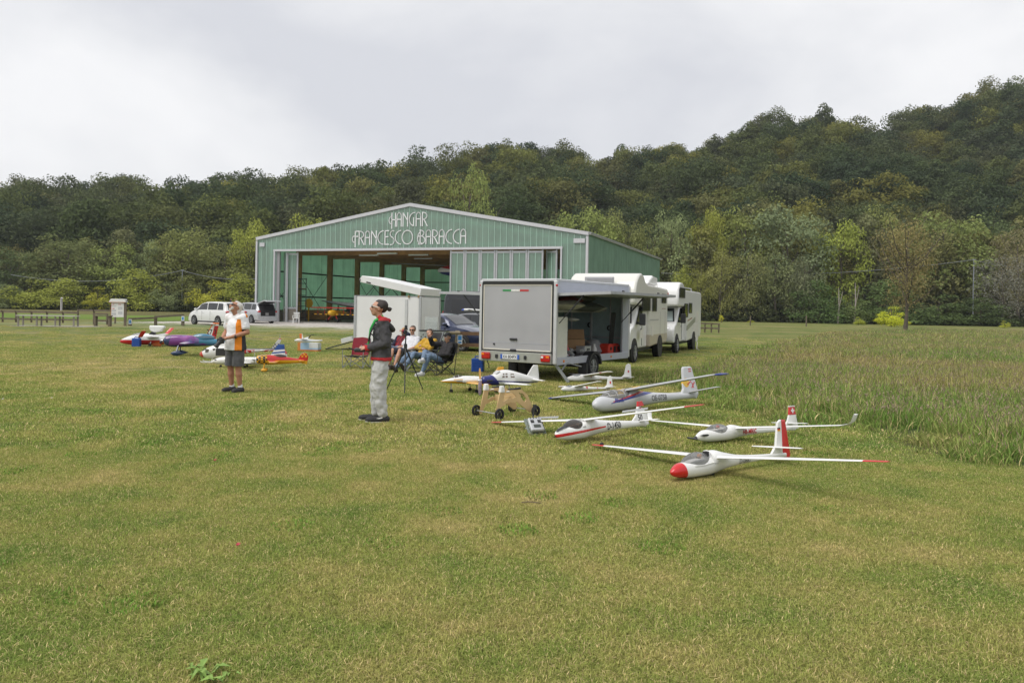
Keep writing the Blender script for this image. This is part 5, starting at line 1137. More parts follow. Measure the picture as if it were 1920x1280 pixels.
def canopy(parent, xa, xb, z, ry, rz, m, fr=None):
    rings = []; n = 12
    for k in range(n + 1):
        t = k / n; s_ = math.sin(math.pi * min(1, (t * .92 + .04)))**.62 * (1 if t < .5 else 1.0); x = lerp(xa, xb, t)
        rings.append([(x, ry * s_ * math.cos(a), z + rz * s_ * math.sin(a)) for a in np.linspace(-.25, math.pi + .25, 13)])
    b = MB(); b.loft(rings, caps=False, closed=False); return b.build('canopy', m, parent, smooth=60)
def pilot(parent, x, z, s, cap):
    b = MB(); b.ell((x, 0, z), (.05 * s, .07 * s, .075 * s), m=0); b.ell((x - .005 * s, 0, z + .105 * s), (.038 * s, .034 * s, .046 * s), m=1); b.ell((x + .006 * s, 0, z + .135 * s), (.043 * s, .038 * s, .03 * s), m=2); b.box((x - .035 * s, 0, z + .11 * s), (.02 * s, .06 * s, .016 * s), m=3)
    b.build('pilot_figure', [cap[0], mat('doll_skin', (.55, .30, .19), .6), cap[1], blackp_m], parent, smooth=60)
def decal(parent, st, txt, size, x0, z0, m, narrow=.8, bold=.0, shear=0.0, space=1.0, side=-1, ex=2.3, slope=0.0):
    v, f = text_mesh(txt, size, shear, space, narrow, bold, 4); b = MB(); P_ = []
    for tx, tz in v:
        x = x0 + tx; z = z0 + tz + slope * tx; zc, ry, rz = fus_sec(st, x); q = min(.98, abs((z - zc) / max(rz, 1e-4))); y = ry * (1 - q**ex)**(1 / ex)
        P_.append((x, side * (y + .004), z))
    b.add(P_, f); return b.build('lettering', m, parent)
def flat_decal(parent, txt, size, x0, z0, y, m, narrow=.8, bold=0.0, shear=0.0):
    v, f = text_mesh(txt, size, shear, 1.0, narrow, bold); b = MB(); b.add([(x0 + p[0], y, z0 + p[1]) for p in v], f); return b.build('lettering', m, parent)
def small_wheel(parent, loc, r, w_, m=None):
    b = MB(); b.lathe([(r * .5, -w_ / 2), (r * .92, -w_ / 2), (r, 0), (r * .92, w_ / 2), (r * .5, w_ / 2)], 18, 'y', m=0); b.lathe([(r * .5, -w_ * .4), (r * .5, w_ * .4)], 12, 'y', m=1)
    o = b.build('wheel', [tyre_m, m or rim_m], parent, smooth=40); o.location = loc; return o
def prop(parent, x, z, R0, m, ang=0.0, n=2, spin=None):
    b = MB()
    for k in range(n):
        a = ang + 2 * math.pi * k / n; d_ = Vector((0, math.cos(a), math.sin(a))); e_ = Vector((0, -math.sin(a), math.cos(a)))
        rings = []
        for t, c_ in ((.04, .05), (.25, .09), (.6, .10), (.9, .07), (1, .03)):
            p = Vector((x, 0, z)) + d_ * R0 * t; w_ = R0 * c_; rings.append([p - e_ * w_ + Vector((-w_ * .4, 0, 0)), p + Vector((w_ * .12, 0, 0)), p + e_ * w_ + Vector((w_ * .4, 0, 0)), p - Vector((w_ * .12, 0, 0))])
        b.loft(rings)
    b.build('propeller', m, parent)
    if spin: 
        b = MB(); b.lathe([(.002, x - spin * 1.6), (spin * .6, x - spin * 1.1), (spin, x + .01), (spin, x + .02)], 14, 'x', (0, 0, z)); b.build('spinner', rim_m, parent, smooth=60)
def model(name, label, loc, yawd, bankd=0.0, cat='model glider', pitch=0.0, group=None):
    return empty(name, label, cat, loc, rot=(math.radians(bankd), math.radians(pitch), math.radians(yawd)), group=group)
gg = 'large model gliders lying on the right'
german = [((.015, .015, .015), 0), ((.55, .015, .015), 1), ((.75, .45, .02), 2)]
def flag(parent, x, z, w_, h_, y, cols):
    for c_, k in cols:
        b = MB(); b.box((x, y, z + h_ * (.333 * (1 - k))), (w_, .002, h_ * .333)); b.build('flag_stripe', mat('flag%d%d%d' % tuple(int(q * 99) for q in c_), c_, .5, var=0), parent)
# --- nearest glider: red nose and rudder
g = model('model_glider', 'white model glider with red nose cone and red rudder, nearest one', (1.598, 7.876, .0), 36.9, -6.2, group=gg); L_ = 1.99
st = [(0, .10, .006, .006), (.03, .10, .036, .036), (.11, .108, .066, .07), (.22, .105, .086, .08), (.42, .108, .097, .088), (.54, .115, .096, .095), (.62, .145, .092, .118), (.80, .14, .07, .088), (1.02, .125, .046, .056), (1.35, .112, .031, .036), (1.75, .10, .023, .026), (1.9, .095, .018, .03)]
f, st = fuselage(st, paint('glider_a_paint', WH, [((.58, .012, .015), [(-1, 0, -.25, .19)])], .25, .5), g)
for sg in (1, -1):
    w0 = wing(g, .60, .185, .05, 1.64, .21, .10, whp_m, sg, .012, .03, round_=False); wing(w0, .6275, .185, 1.64, 1.86, .10, .075, red_m, sg, .012, .03, name='wing_tip')
b = MB(); b.ell((.70, 1.72, .255), (.03, .02, .02)); b.build('tip_weight', blackp_m, g, smooth=50)
fin_part(g, [(1.62, .115), (1.72, .20), (1.79, .465), (1.84, .49), (1.86, .49), (1.84, .10)], .03, whp_m)
fin_part(g, [(1.845, .06), (1.865, .49), (1.93, .485), (1.985, .08), (1.96, .045)], .026, red_m, 'rudder')
for sg in (1, -1): wing(g, 1.70, .19, .0, .32, .12, .075, whp_m, sg, .04, 0, name='stabilizer')
flag(g, 1.79, .385, .055, .04, -.018, german)
canopy(g, .17, .60, .155, .092, .112, canopy_m); b = MB(); b.ell((.38, 0, .165), (.17, .08, .035)); b.build('cockpit', mat('cockpit_grey', (.5, .5, .5), .7), g, smooth=60)
pilot(g, .44, .135, .66, (mat('plaid_red', (.5, .12, .10), .8, var=.4, scale=60), mat('orange_hair', (.55, .22, .08), .7)))
b = MB(); b.tube([(.555, .09 * math.cos(a), .15 + .115 * math.sin(a)) for a in np.linspace(0, math.pi, 9)], .007, 6); b.tube([(.2, 0, .165), (.27, -.088, .14), (.4, -.098, .14), (.555, -.095, .15)], .005, 6); b.build('canopy_frame', whp_m, g)
b = MB(); b.box((.52, -.02, .235), (.02, .07, .05)); b.build('headrest', blackp_m, g)
decal(g, st, 'D-0661', .075, 1.02, .085, ink_m, .9); decal(g, st, 'arcus', .03, .56, .13, mat('logo_grey', (.25, .25, .27), .5), .9, shear=.3)
b = MB(); b.lathe([(.02, -.012), (.03, -.012), (.03, .012), (.02, .012)], 14, 'y', (.62, 0, .03)); b.build('wheel', tyre_m, g)
# --- second glider: D-1450
g = model('model_glider', 'white model glider with red stripe and black lettering D-1450', (.579, 9.883, 0), 43.6, -9.8, group=gg); L_ = 1.88
st = [(0, .13, .008, .01), (.03, .13, .04, .045), (.12, .14, .072, .08), (.22, .135, .09, .09), (.40, .135, .1, .095), (.50, .15, .1, .11), (.60, .17, .095, .118), (.80, .165, .075, .092), (1.05, .155, .056, .07), (1.4, .14, .043, .052), (1.7, .125, .033, .04), (1.82, .12, .025, .05)]
f, st = fuselage(st, paint('glider_b_paint', WH, [((.58, .012, .015), [(-.052, 0, 1, -.098), (.030, 0, -1, .138), (-1, 0, 0, .90)])], .25, .5), g)
for sg in (1, -1):
    w0 = wing(g, .50, .265, .0, 1.56, .22, .115, whp_m, sg, .01, .04, round_=False); wing(w0, .52625, .265, 1.56, 1.80, .115, .08, red_m, sg, .01, .04, name='wing_tip')
    b = MB(); b.add([(.66, sg * .55, .32), (.68, sg * .55, .345), (.68, sg * .95, .36), (.66, sg * .95, .335)], [(0, 1, 2, 3)]); b.build('air_brake', grey_m, w0)
fin_part(g, [(1.5, .15), (1.62, .24), (1.68, .36), (1.76, .36), (1.88, .26), (1.9, .10), (1.75, .08)], .03, whp_m); fin_part(g, [(1.682, .362), (1.70, .43), (1.80, .43), (1.84, .362)], .028, paint('fin_b', (.55, .015, .018), []), 'fin_tip')
flag(g, 1.735, .335, .05, .035, -.018, german); flat_decal(g, '50', .125, 1.655, .165, -.0185, ink_m, .8, .002)
for sg in (1, -1): wing(g, 1.66, .16, .0, .32, .13, .085, whp_m, sg, .04, 0.02, name='stabilizer')
canopy(g, .15, .54, .185, .092, .112, smoke_m); b = MB(); b.ell((.33, 0, .19), (.15, .08, .04)); b.build('cockpit', mat('cockpit_brown', (.36, .24, .17), .7), g, smooth=60)
b = MB(); b.tube([(.505, .088 * math.cos(a), .19 + .10 * math.sin(a)) for a in np.linspace(0, math.pi, 9)], .007, 6); b.build('canopy_frame', whp_m, g)
b = MB(); b.loft([[(x, -.02 + ry * math.cos(a), .175 + rz * math.sin(a)) for a in np.linspace(-.6, 2.4, 9)] for x, ry, rz in ((.01, .01, .004), (.06, .05, .035), (.13, .062, .052), (.20, .05, .05))], caps=False, closed=False); b.build('anti_glare_patch', blackp_m, g, smooth=50)
decal(g, st, 'D-1450', .125, .93, .11, ink_m, .78, .0015); decal(g, st, 'Ka6E', .03, .42, .18, ink_m, .9); 
b = MB(); b.cyl((-.03, 0, .11), (.02, 0, .125), .008, 8); b.build('tow_release', blackp_m, g)
# --- third glider: Swiss cross on the fin
g = model('model_glider', 'white model glider with Swiss cross on its fin and folded nose propeller', (2.354, 10.102, 0), 31.9, -6.4, group=gg)
st = [(0, .10, .006, .006), (.03, .10, .03, .034), (.12, .108, .062, .068), (.24, .105, .082, .078), (.44, .106, .088, .082), (.56, .115, .082, .088), (.64, .128, .076, .092), (.85, .12, .05, .062), (1.15, .11, .034, .042), (1.6, .10, .026, .03), (1.9, .095, .02, .032)]
f, st = fuselage(st, whp_m, g)
for sg in (1, -1):
    w0 = wing(g, .66, .165, .04, 1.63, .20, .085, whp_m, sg, .012, .045, round_=False)
    b = MB(); z0 = .165 + .045 * 1.62; b.loft([[(.70 + a * .085 + dx, sg * (y - .006 * q), z + .008 * q) for a, q in ((0, 0), (.4, 1), (1, 0), (.4, -1))] for y, z, dx in ((1.6, z0, 0), (1.68, z0 + .015, .01), (1.72, z0 + .05, .03), (1.745, z0 + .125, .055))]); b.build('winglet', whp_m, w0, smooth=40)
fin_part(g, [(1.66, .115), (1.74, .2), (1.78, .28), (1.93, .28), (1.965, .085), (1.8, .08)], .028, whp_m); fin_part(g, [(1.781, .281), (1.80, .39), (1.91, .39), (1.929, .281)], .03, red_m, 'fin_tip'); b = MB(); b.box((1.855, -.017, .338), (.066, .004, .022)); b.box((1.855, -.017, .338), (.022, .0042, .066)); b.build('white_cross', whp_m, g)
b = MB(); b.box((1.855, 0, .397), (.11, .03, .014)); b.build('fin_cap', whp_m, g)
for sg in (1, -1): wing(g, 1.74, .17, 0, .30, .10, .06, whp_m, sg, .06, .0, name='stabilizer')
canopy(g, .18, .60, .145, .087, .10, canopy_m); b = MB(); b.ell((.40, 0, .15), (.17, .078, .035)); b.build('cockpit', grey_m, g, smooth=60); pilot(g, .40, .125, .62, (grey_m, mat('red_helmet', (.5, .05, .05), .4)))
decal(g, st, 'HB-MRIC', .085, .80, .085, mat('red_letters', (.5, .015, .02), .4), .85, .002)
b = MB(); b.loft([[(x, y - .03, .075 + .012 * q - .2 * (x + .0)) for y, q in ((-.012, 0), (0, 1), (.012, 0), (0, -1))] for x in (.0, -.05, -.12, -.17)]); b.ell((-.0, 0, .095), (.03, .02, .02)); b.build('folded_propeller', mat('carbon', (.04, .04, .045), .35), g)
b = MB(); b.loft([[(x, -.07 - r_ * .1 + .0, .12 + dz) for dz in (-r_, r_)] + [(x, -.055, .12 + r_), (x, -.055, .12 - r_)] for x, r_ in ((.03, .002), (.08, .012), (.14, .012), (.19, .002))]); o = b.build('air_inlet', blackp_m, g)
b = MB(); b.lathe([(.015, -.012), (.028, -.012), (.028, .012), (.015, .012)], 14, 'y', (.5, 0, .022)); b.build('wheel', tyre_m, g)
# --- fourth glider: silver two-seater OE-0758
g = model('model_glider', 'silver model glider with long canopy and blue wing tips lettered OE-0758', (1.344, 12.781, 0), 41.0, -11.1, group=gg)
st = [(0, .16, .01, .01), (.04, .16, .06, .065), (.16, .165, .10, .12), (.35, .16, .125, .13), (.6, .165, .135, .135), (.82, .175, .13, .14), (.95, .2, .125, .155), (1.3, .19, .095, .115), (1.7, .18, .07, .085), (2.2, .17, .05, .06), (2.6, .16, .035, .05), (2.72, .16, .025, .04)]
f, st = fuselage(st, paint('glider_c_paint', (.55, .56, .58), [((.02, .03, .22), [(-.11, 0, 1, -.115), (.155, 0, -1, .115), (1, 0, 0, -.3), (-1, 0, 0, 1.75)]), ((.5, .02, .03), [(-.155, 0, 1, -.117), (.17, 0, -1, .127), (1, 0, 0, -.35), (-1, 0, 0, 1.85)])], .3, .3), g)
slv = mat('silver_wing', (.45, .46, .47), .35, .3, var=.05); blu = mat('model_blue', (.02, .04, .28), .3, coat=.4)
for sg in (1, -1):
    w0 = wing(g, .78, .345, .02, 1.8, .38, .2, slv, sg, -.01, .03); wing(w0, .80, .347, .13, .24, .372, .366, mat('model_yellow', (.75, .45, .03), .35, coat=.3), sg, 0, .03, th=.125, name='yellow_band')
    b = MB(); b.loft([[(x, sg * 1.83 + r_ * math.cos(a), .398 + r_ * .7 * math.sin(a)) for a in np.linspace(0, 5.5, 9)] for x, r_ in ((.76, .004), (.82, .024), (.92, .03), (1.05, .022), (1.14, .004))]); b.build('wing_tip', blu, w0, smooth=50)
fin_part(g, [(2.28, .19), (2.36, .3), (2.42, .66), (2.46, .69), (2.66, .69), (2.70, .66), (2.80, .18), (2.72, .10)], .05, mat('silver_fin', (.58, .59, .60), .35, .15, var=.04), 'fin')
b = MB(); b.lathe([(.004, -.028), (.085, -.027), (.085, .027), (.004, .028)], 20, 'y', (2.46, 0, .40)); b.build('yellow_disc', mat('model_yellow', None), g)
for dz in (0, .04):
    b = MB(); b.box((2.61, -.027, .60 + dz), (.08, .004, .018)); b.build('flag_stripe', red_m, g)
b = MB(); b.bar((2.48, -.028, .36), (2.60, -.028, .42), .004, .02); b.bar((2.60, -.028, .30), (2.70, -.028, .40), .004, .02); b.bar((2.66, -.028, .30), (2.62, -.028, .40), .004, .014); b.build('red_emblem', red_m, g)
for sg in (1, -1): wing(g, 2.48, .22, 0, .62, .22, .13, slv, sg, .05, .05, name='stabilizer')
canopy(g, .18, .96, .25, .128, .125, canopy_m); b = MB(); b.ell((.56, 0, .25), (.33, .118, .05)); b.build('cockpit', mat('cockpit_tan', (.5, .47, .42), .7), g, smooth=60)
for x in (.32, .48, .66, .84):
    b = MB(); s_ = math.sin(math.pi * ((x - .18) / .78 * .92 + .04))**.62; b.tube([(x, .13 * s_ * math.cos(a), .25 + .127 * s_ * math.sin(a)) for a in np.linspace(0, math.pi, 9)], .006, 5); b.build('canopy_frame', slv, g)
b = MB(); b.box((.70, 0, .30), (.05, .1, .12)); b.build('seat_back', mat('model_yellow', None), g); b = MB(); b.ell((.84, 0, .30), (.05, .05, .07)); b.build('rear_seat', mat('doll_brown', (.25, .14, .09), .7), g, smooth=60)
decal(g, st, 'OE-0758', .135, 1.36, .135, ink_m, .9); decal(g, st, 'Blanik', .095, .38, .165, blu, .95, .002, shear=.35)
small_wheel(g, (.78, 0, .04), .045, .03); b = MB(); b.bar((.78, 0, .04), (.74, 0, .1), .03); b.build('wheel_fork', slv, g)
# --- two small white foam gliders behind
for k, (px, py, yw, L_, lb, bnk) in enumerate(((1052, 735, 24, 1.25, 'small white foam glider with grey canopy, nearer of the two', -9), (1062, 716, 18, 1.7, 'white foam glider lying further back, with curved fin', -6))):
    p = G(px, py); g = model('foam_glider', lb, p, yw, bnk, group='small white foam gliders'); s_ = L_ / 1.25
    st = [(0, .06 * s_, .004, .004), (.05 * s_, .06 * s_, .03 * s_, .035 * s_), (.2 * s_, .065 * s_, .045 * s_, .055 * s_), (.4 * s_, .07 * s_, .045 * s_, .055 * s_), (.7 * s_, .06 * s_, .025 * s_, .03 * s_), (1.15 * s_, .05 * s_, .015 * s_, .018 * s_)]
    f, st = fuselage(st, paint('foam_paint', (.76, .76, .75), [((.55, .05, .08), ('noise', 14, .62, .66), [(0, 0, 1, -.05)])], .6, 0), g)
    for sg in (1, -1): wing(g, .28 * s_, .10 * s_, 0, .85 * s_, .22 * s_, .14 * s_, paint('foam_wing', (.76, .76, .75), [((.45, .06, .08), ('noise', 9, .60, .63), [(0, 0, 1, 0)])], .6, 0), sg, .08, .06)
    fin_part(g, [(.98 * s_, .05), (1.08 * s_, .12 * s_), (1.12 * s_, .28 * s_), (1.17 * s_, .31 * s_), (1.21 * s_, .29 * s_), (1.22 * s_, .06)], .02, whp_m)
    for sg in (1, -1): wing(g, 1.04 * s_, .07 * s_, 0, .26 * s_, .13 * s_, .08 * s_, whp_m, sg, .12, 0, name='stabilizer')
    canopy(g, .08 * s_, .32 * s_, .085 * s_, .04 * s_, .05 * s_, mat('grey_canopy', (.22, .23, .24), .25, coat=.3))
    b = MB(); b.box((1.16 * s_, -.014, .17 * s_), (.03, .004, .05)); b.build('red_mark', red_m, g)
# --- yellow and white sport jet
yel = mat('jet_yellow', (.72, .36, .02), .3, coat=.4)
g = model('model_jet', 'white and yellow model jet with bubble canopy, left of the blue-nosed model', at(826, 712, 15.6), 22, 0, 'model jet'); g.location.z = 0
st = [(0, .235, .005, .004), (.08, .235, .04, .028), (.22, .245, .075, .05), (.42, .255, .10, .075), (.65, .25, .105, .08), (.9, .24, .08, .07), (1.15, .24, .055, .055), (1.3, .24, .045, .045)]
f, st = fuselage(st, paint('jet_paint', WH, [((.72, .36, .02), [(0, 0, -1, .244)]), ((.22, .23, .25), [(.02, 0, 1, -.232), (-.02, 0, -1, .252), (1, 0, 0, -.3)]), ((.72, .36, .02), [(.0, 0, 1, -.262), (0, 0, -1, .278), (1, 0, 0, -.25)])], .25, .4), g)
for sg in (1, -1):
    wing(g, .45, .20, .05, .72, .34, .17, yel, sg, .22, .02, .07); wing(g, 1.12, .27, .0, .3, .16, .09, yel, sg, .3, .0, .07, name='stabilizer')
    b = MB(); b.loft([[(x, sg * (.10 + r_ * .4) + r_ * .5 * math.cos(a), .245 + r_ * math.sin(a)) for a in np.linspace(0, 5.5, 9)] for x, r_ in ((.42, .03), (.5, .045), (.8, .03), (.95, .005))]); b.build('air_inlet', whp_m, g, smooth=50)
fin_part(g, [(1.02, .26), (1.2, .50), (1.32, .50), (1.32, .25)], .02, yel); canopy(g, .22, .50, .275, .06, .075, smoke_m)
for x in (.27, .36, .46):
    b = MB(); s_ = math.sin(math.pi * ((x - .22) / .28 * .92 + .04))**.62; b.tube([(x, .061 * s_ * math.cos(a), .275 + .076 * s_ * math.sin(a)) for a in np.linspace(0, math.pi, 8)], .004, 5); b.build('canopy_frame', whp_m, g)
pilot(g, .36, .25, .4, (grey_m, mat('doll_brown', None)))
for x, y in ((.22, 0), (.68, -.2), (.68, .2)):
    small_wheel(g, (x, y, .04), .04, .025, whp_m); b = MB(); b.bar((x, y, .04), (x, y, .2), .015); b.build('gear_leg', grey_m, g)
# --- white touring model with blue nose
g = model('model_aeroplane', 'white model aeroplane with blue nose and wooden propeller', at(903, 708, 15.3), 34, 0, 'model plane'); g.location.z = 0
nz = .29; st = [(0, nz, .05, .05), (.03, nz, .075, .075), (.16, nz, .095, .095), (.30, nz + .01, .10, .115), (.42, nz + .04, .105, .145), (.62, nz + .035, .105, .15), (.85, nz + .01, .09, .12), (1.1, nz - .02, .06, .08), (1.32, nz - .04, .035, .045)]
f, st = fuselage(st, paint('tourer_paint', WH, [((.012, .018, .15), [(-1, 0, -.9, .56)]), ((.012, .018, .15), [(.07, 0, 1, -.285), (-.07, 0, -1, .31)])], .28, .4), g)
for sg in (1, -1): wing(g, .45, .215, .06, .78, .27, .17, whp_m, sg, .02, .05); wing(g, 1.15, .27, .0, .34, .17, .11, whp_m, sg, .05, 0, name='stabilizer')
fin_part(g, [(1.02, .30), (1.18, .52), (1.22, .56), (1.32, .55), (1.36, .24), (1.2, .25)], .025, whp_m); prop(g, -.03, nz, .24, mat('prop_wood', (.58, .33, .10), .4, var=.1), math.radians(84), 2, .035)
gl_d = mat('cabin_glass', (.20, .15, .11), .15, coat=.4, var=.3)
for (xa, xb, z0, z1, sk) in ((.40, .46, nz + .05, nz + .13, .03), (.48, .53, nz + .05, nz + .13, 0), (.60, .70, nz + .045, nz + .12, -.02)):
    P_ = []
    for x, z in ((xa, z0), (xb, z0), (xb + min(sk, 0) , z1), (xa + max(sk, 0), z1)):
        zc, ry, rz = fus_sec(st, x); q = min(.97, abs((z - zc) / rz)); P_.append((x, -(ry * (1 - q**2.3)**(1 / 2.3) + .003), z))
    b = MB(); b.add(P_, [(0, 1, 2, 3)]); b.build('cabin_window', gl_d, g)
b = MB(); b.add([(.29, -.06, nz + .125), (.29, .06, nz + .125), (.38, .07, nz + .183), (.38, -.07, nz + .183)], [(0, 1, 2, 3)]); b.build('windscreen', mat('cabin_screen', (.5, .5, .48), .15, coat=.4), g)
b = MB(); b.box((.13, -.09, nz), (.13, .03, .03)); b.build('exhaust', blackp_m, g, bevel=.01)
for x, y in ((.12, 0), (.5, -.24), (.5, .24)):
    small_wheel(g, (x, y, .05), .05, .035); b = MB(); b.bar((x, y, .05), (x, y * .8, .24), .016); b.build('gear_leg', grey_m, g)
b = MB(); b.loft([[(-.05 + w_ * math.cos(a), -.03 + w_ * .45 * math.sin(a), z) for a in np.linspace(0, 5.5, 8)] for z, w_ in ((nz + .0, .03), (nz - .08, .045), (nz - .16, .04), (nz - .24, .035), (nz - .28, .01))])
o = b.build('rag', mat('lilac_rag', (.36, .28, .33), .9, var=.3, scale=30), smooth=50, loc=g.location.copy(), rz=math.radians(34)); tag(o, 'lilac rag hung over the wooden propeller', 'rag')
# --- take-off dolly of plywood
D0 = G(901, 781); D1 = G(934, 787); D2 = G(1002, 780); ax = (D2 - D1); yw = math.atan2(ax.y, ax.x); Ld = ax.length; Wd = .50
d = empty('launch_dolly', 'plywood launch dolly on four black spoked wheels', 'dolly', (D1.x, D1.y, 0), yw)
ply = mat('plywood', (.62, .44, .22), .6, var=.08, scale=5)
for y in (.06, Wd - .06):
    outer = [(-.015, .05), (.03, .04), (.10, .18), (.25, .24), (.42, .24), (Ld - .05, .06), (Ld + .02, .07), (Ld + .0, .15), (Ld - .1, .33), (Ld - .22, .42), (.34, .43), (.10, .43), (.07, .40)]
    cu = bpy.data.curves.new('plate', 'CURVE'); cu.dimensions = '2D'; cu.fill_mode = 'BOTH'; cu.extrude = .009
    for lp in (outer, [(.14, .25), (.22, .29), (.34, .295), (.40, .33), (.33, .385), (.16, .385)], [(.50, .30), (Ld - .16, .22), (Ld - .12, .27), (Ld - .2, .36), (.45, .385)]):
        sp = cu.splines.new('POLY'); sp.points.add(len(lp) - 1); sp.use_cyclic_u = True
        for q_, (x, z) in zip(sp.points, lp): q_.co = (x, z, 0, 1)
    tmp = bpy.data.objects.new('plate', cu); C.objects.link(tmp); me = bpy.data.meshes.new_from_object(tmp.evaluated_get(bpy.context.evaluated_depsgraph_get())); bpy.data.objects.remove(tmp)
    me.materials.clear(); me.materials.append(ply); o = bpy.data.objects.new('side_plate', me); C.objects.link(o); o.parent = d; o.location = (0, y, 0); o.rotation_euler = (math.pi / 2, 0, 0)
    for x, h_ in ((.12, .50), (.23, .42)):
        b = MB(); b.prism([(x - .045, .40), (x + .045, .40), (x + .03, h_), (x - .03, h_)], y - .02, y + .04); b.build('cradle_pad', wp, d, bevel=.008)
    b = MB(); b.cyl((.25, y + .01, .435), (.50, y + .01, .445), .016, 8); b.build('foam_tube', blackp_m, d)
for x in (0, Ld):
    b = MB(); b.cyl((x, -.02, .087), (x, Wd + .02, .087), .008, 8); b.build('axle', alu_m, d)
    for y in (-.03, Wd + .03): wheel(d, (x, y, .087), .087, .032, 7, rimm=blackp_m, rim_r=.8)
b = MB(); b.bar((.3, .06, .28), (.3, Wd - .06, .28), .02, .1); b.bar((Ld - .25, .06, .3), (Ld - .25, Wd - .06, .3), .02, .1); b.build('cross_brace', ply, d)
# --- transmitter lying in its clear tray
p = G(1009, 815); t = empty('transmitter_tray', 'silver radio transmitter on a clear tray with neck strap bar', 'transmitter', (p.x, p.y, 0), math.radians(20))
b = MB(); M_ = Matrix.Rotation(math.radians(-48), 3, 'X')
def tb(c_, s_, m_, nm, bev=.004):
    b = MB(); b.box(c_, s_); o = b.build(nm, m_, t, bevel=bev); o.location = (0, .06, .06); o.rotation_euler = (math.radians(42), 0, 0); return o
tb((0, .05, -.012), (.26, .30, .02), clearglass('tray_acrylic', (.72, .88, .82), .5), 'tray'); tb((0, .06, .03), (.19, .22, .055), mat('tx_silver', (.50, .51, .52), .35, .3), 'case', .012); tb((0, .02, .062), (.1, .05, .006), mat('tx_screen', (.06, .07, .06), .2), 'display')
for x in (-.05, .05):
    tb((x, .10, .06), (.05, .05, .01), blackp_m, 'stick_well', .006); b = MB(); b.cyl((x, .10, .06), (x, .10, .10), .004, 8); b.ell((x, .10, .10), (.007, .007, .007)); o = b.build('stick', alu_m, t); o.location = (0, .06, .06); o.rotation_euler = (math.radians(42), 0, 0)
b = MB(); b.tube([(0, .2, .19), (.01, .22, .25), (.02, .22, .32)], .008, 6); b.build('antenna_arm', blackp_m, t); b = MB(); b.box((.03, .215, .345), (.055, .012, .07)); b.build('monitor', blackp_m, t, bevel=.004); b = MB(); b.tube([(-.12, -.02, .05), (-.17, -.03, .09), (-.2, -.02, .1)], .005, 6); b.build('strap_bar', alu_m, t)
for x in (-.06, -.02, .02, .06):
    tb((x, .155, .065), (.008, .012, .02), blackp_m, 'switch', .001)
# --- models on the left
gl_ = 'powered models parked on the left of the field'
p = at(222, 638, 29.8); g = model('model_jet_glider', 'white and red jet glider with tall fin numbered 273 and raised hatch', (p.x, 29.9, 0), 9, 0, 'model jet', group=gl_); Lg = 3.35
st = [(0, .17, .01, .01), (.08, .18, .08, .075), (.35, .22, .16, .16), (.7, .26, .20, .21), (1.1, .27, .2, .21), (1.5, .24, .16, .17), (2.0, .21, .11, .12), (2.6, .19, .08, .09), (3.1, .19, .06, .07)]
f, st = fuselage(st, paint('jetglider_paint', WH, [((.52, .015, .02), [(0, 0, -1, .235), (-1, 0, 0, 1.9)]), ((.60, .10, .02), [(0, 0, -1, .19), (1, 0, 0, -1.3)]), ((.52, .02, .02), [(1, 0, 0, -2.85)])], .3, .4), g)
for sg in (1, -1):
    w0 = wing(g, 1.0, .36, .1, 1.75, .42, .2, whp_m, sg, .03, .03); b = MB(); b.loft([[(1.12 + a * .16 + dx, sg * (1.74 + dy), .41 + dz + .01 * q) for a, q in ((0, 0), (.4, 1), (1, 0), (.4, -1))] for dx, dy, dz in ((0, 0, 0), (.06, .06, .06), (.18, .16, .22))]); b.build('winglet', red_m, w0)
fin_part(g, [(2.85, .2), (2.98, .25), (3.32, .92), (3.55, .92), (3.40, .16), (3.0, .14)], .05, paint('fin273', (.75, .75, .73), [((.62, .14, .02), [(-.88, 0, .47, 2.53)]), ((.5, .01, .015), [(.97, 0, -.24, -3.09), (0, 0, -1, .80)]), ((.62, .14, .02), [(0, 0, 1, -.86)])], .35), 'fin')
flat_decal(g, '27', .26, 3.10, .48, -.028, ink_m, .8, .004); flat_decal(g, '3', .26, 3.36, .48, -.0285, ink_m, .7, .004)
for sg in (1, -1): wing(g, 3.22, .88, 0, .45, .2, .12, whp_m, sg, .1, 0, name='stabilizer')
canopy(g, .38, .98, .33, .17, .17, canopy_m); b = MB(); b.ell((.7, 0, .3), (.3, .16, .13)); b.build('cockpit', grey_m, g, smooth=60)
b = MB(); b.prism([(1.05, .46), (1.2, .40), (1.28, .48), (1.16, .56)], -.12, .12); b.build('engine_bay', blackp_m, g)
b = MB(); b.prism([(1.08, .62), (1.05, .78), (1.55, .78), (1.62, .72), (1.5, .56), (1.2, .52)], -.14, .14); b.build('raised_hatch', whp_m, g, bevel=.04)
for x, y in ((.55, 0), (1.15, -.3), (1.15, .3)):
    small_wheel(g, (x, y, .06), .06, .04); b = MB(); b.bar((x, y, .06), (x, y * .5, .2), .03); b.build('gear_leg', grey_m, g)
b = MB(); b.box((1.35, -.1, .09), (.3, .1, .14)); b.build('gear_door', mat('model_orange', (.6, .13, .02), .4), g)
p = at(303, 640, 24.9); g = model('aerobatic_model', 'purple and turquoise aerobatic model on blue wheel spats', (p.x, 25.1, 0), 10, 0, 'model plane', group=gl_)
st = [(0, .46, .10, .10), (.05, .46, .15, .15), (.2, .455, .17, .185), (.5, .46, .165, .19), (.9, .46, .14, .17), (1.3, .44, .1, .13), (1.8, .41, .06, .08), (2.1, .40, .035, .05)]
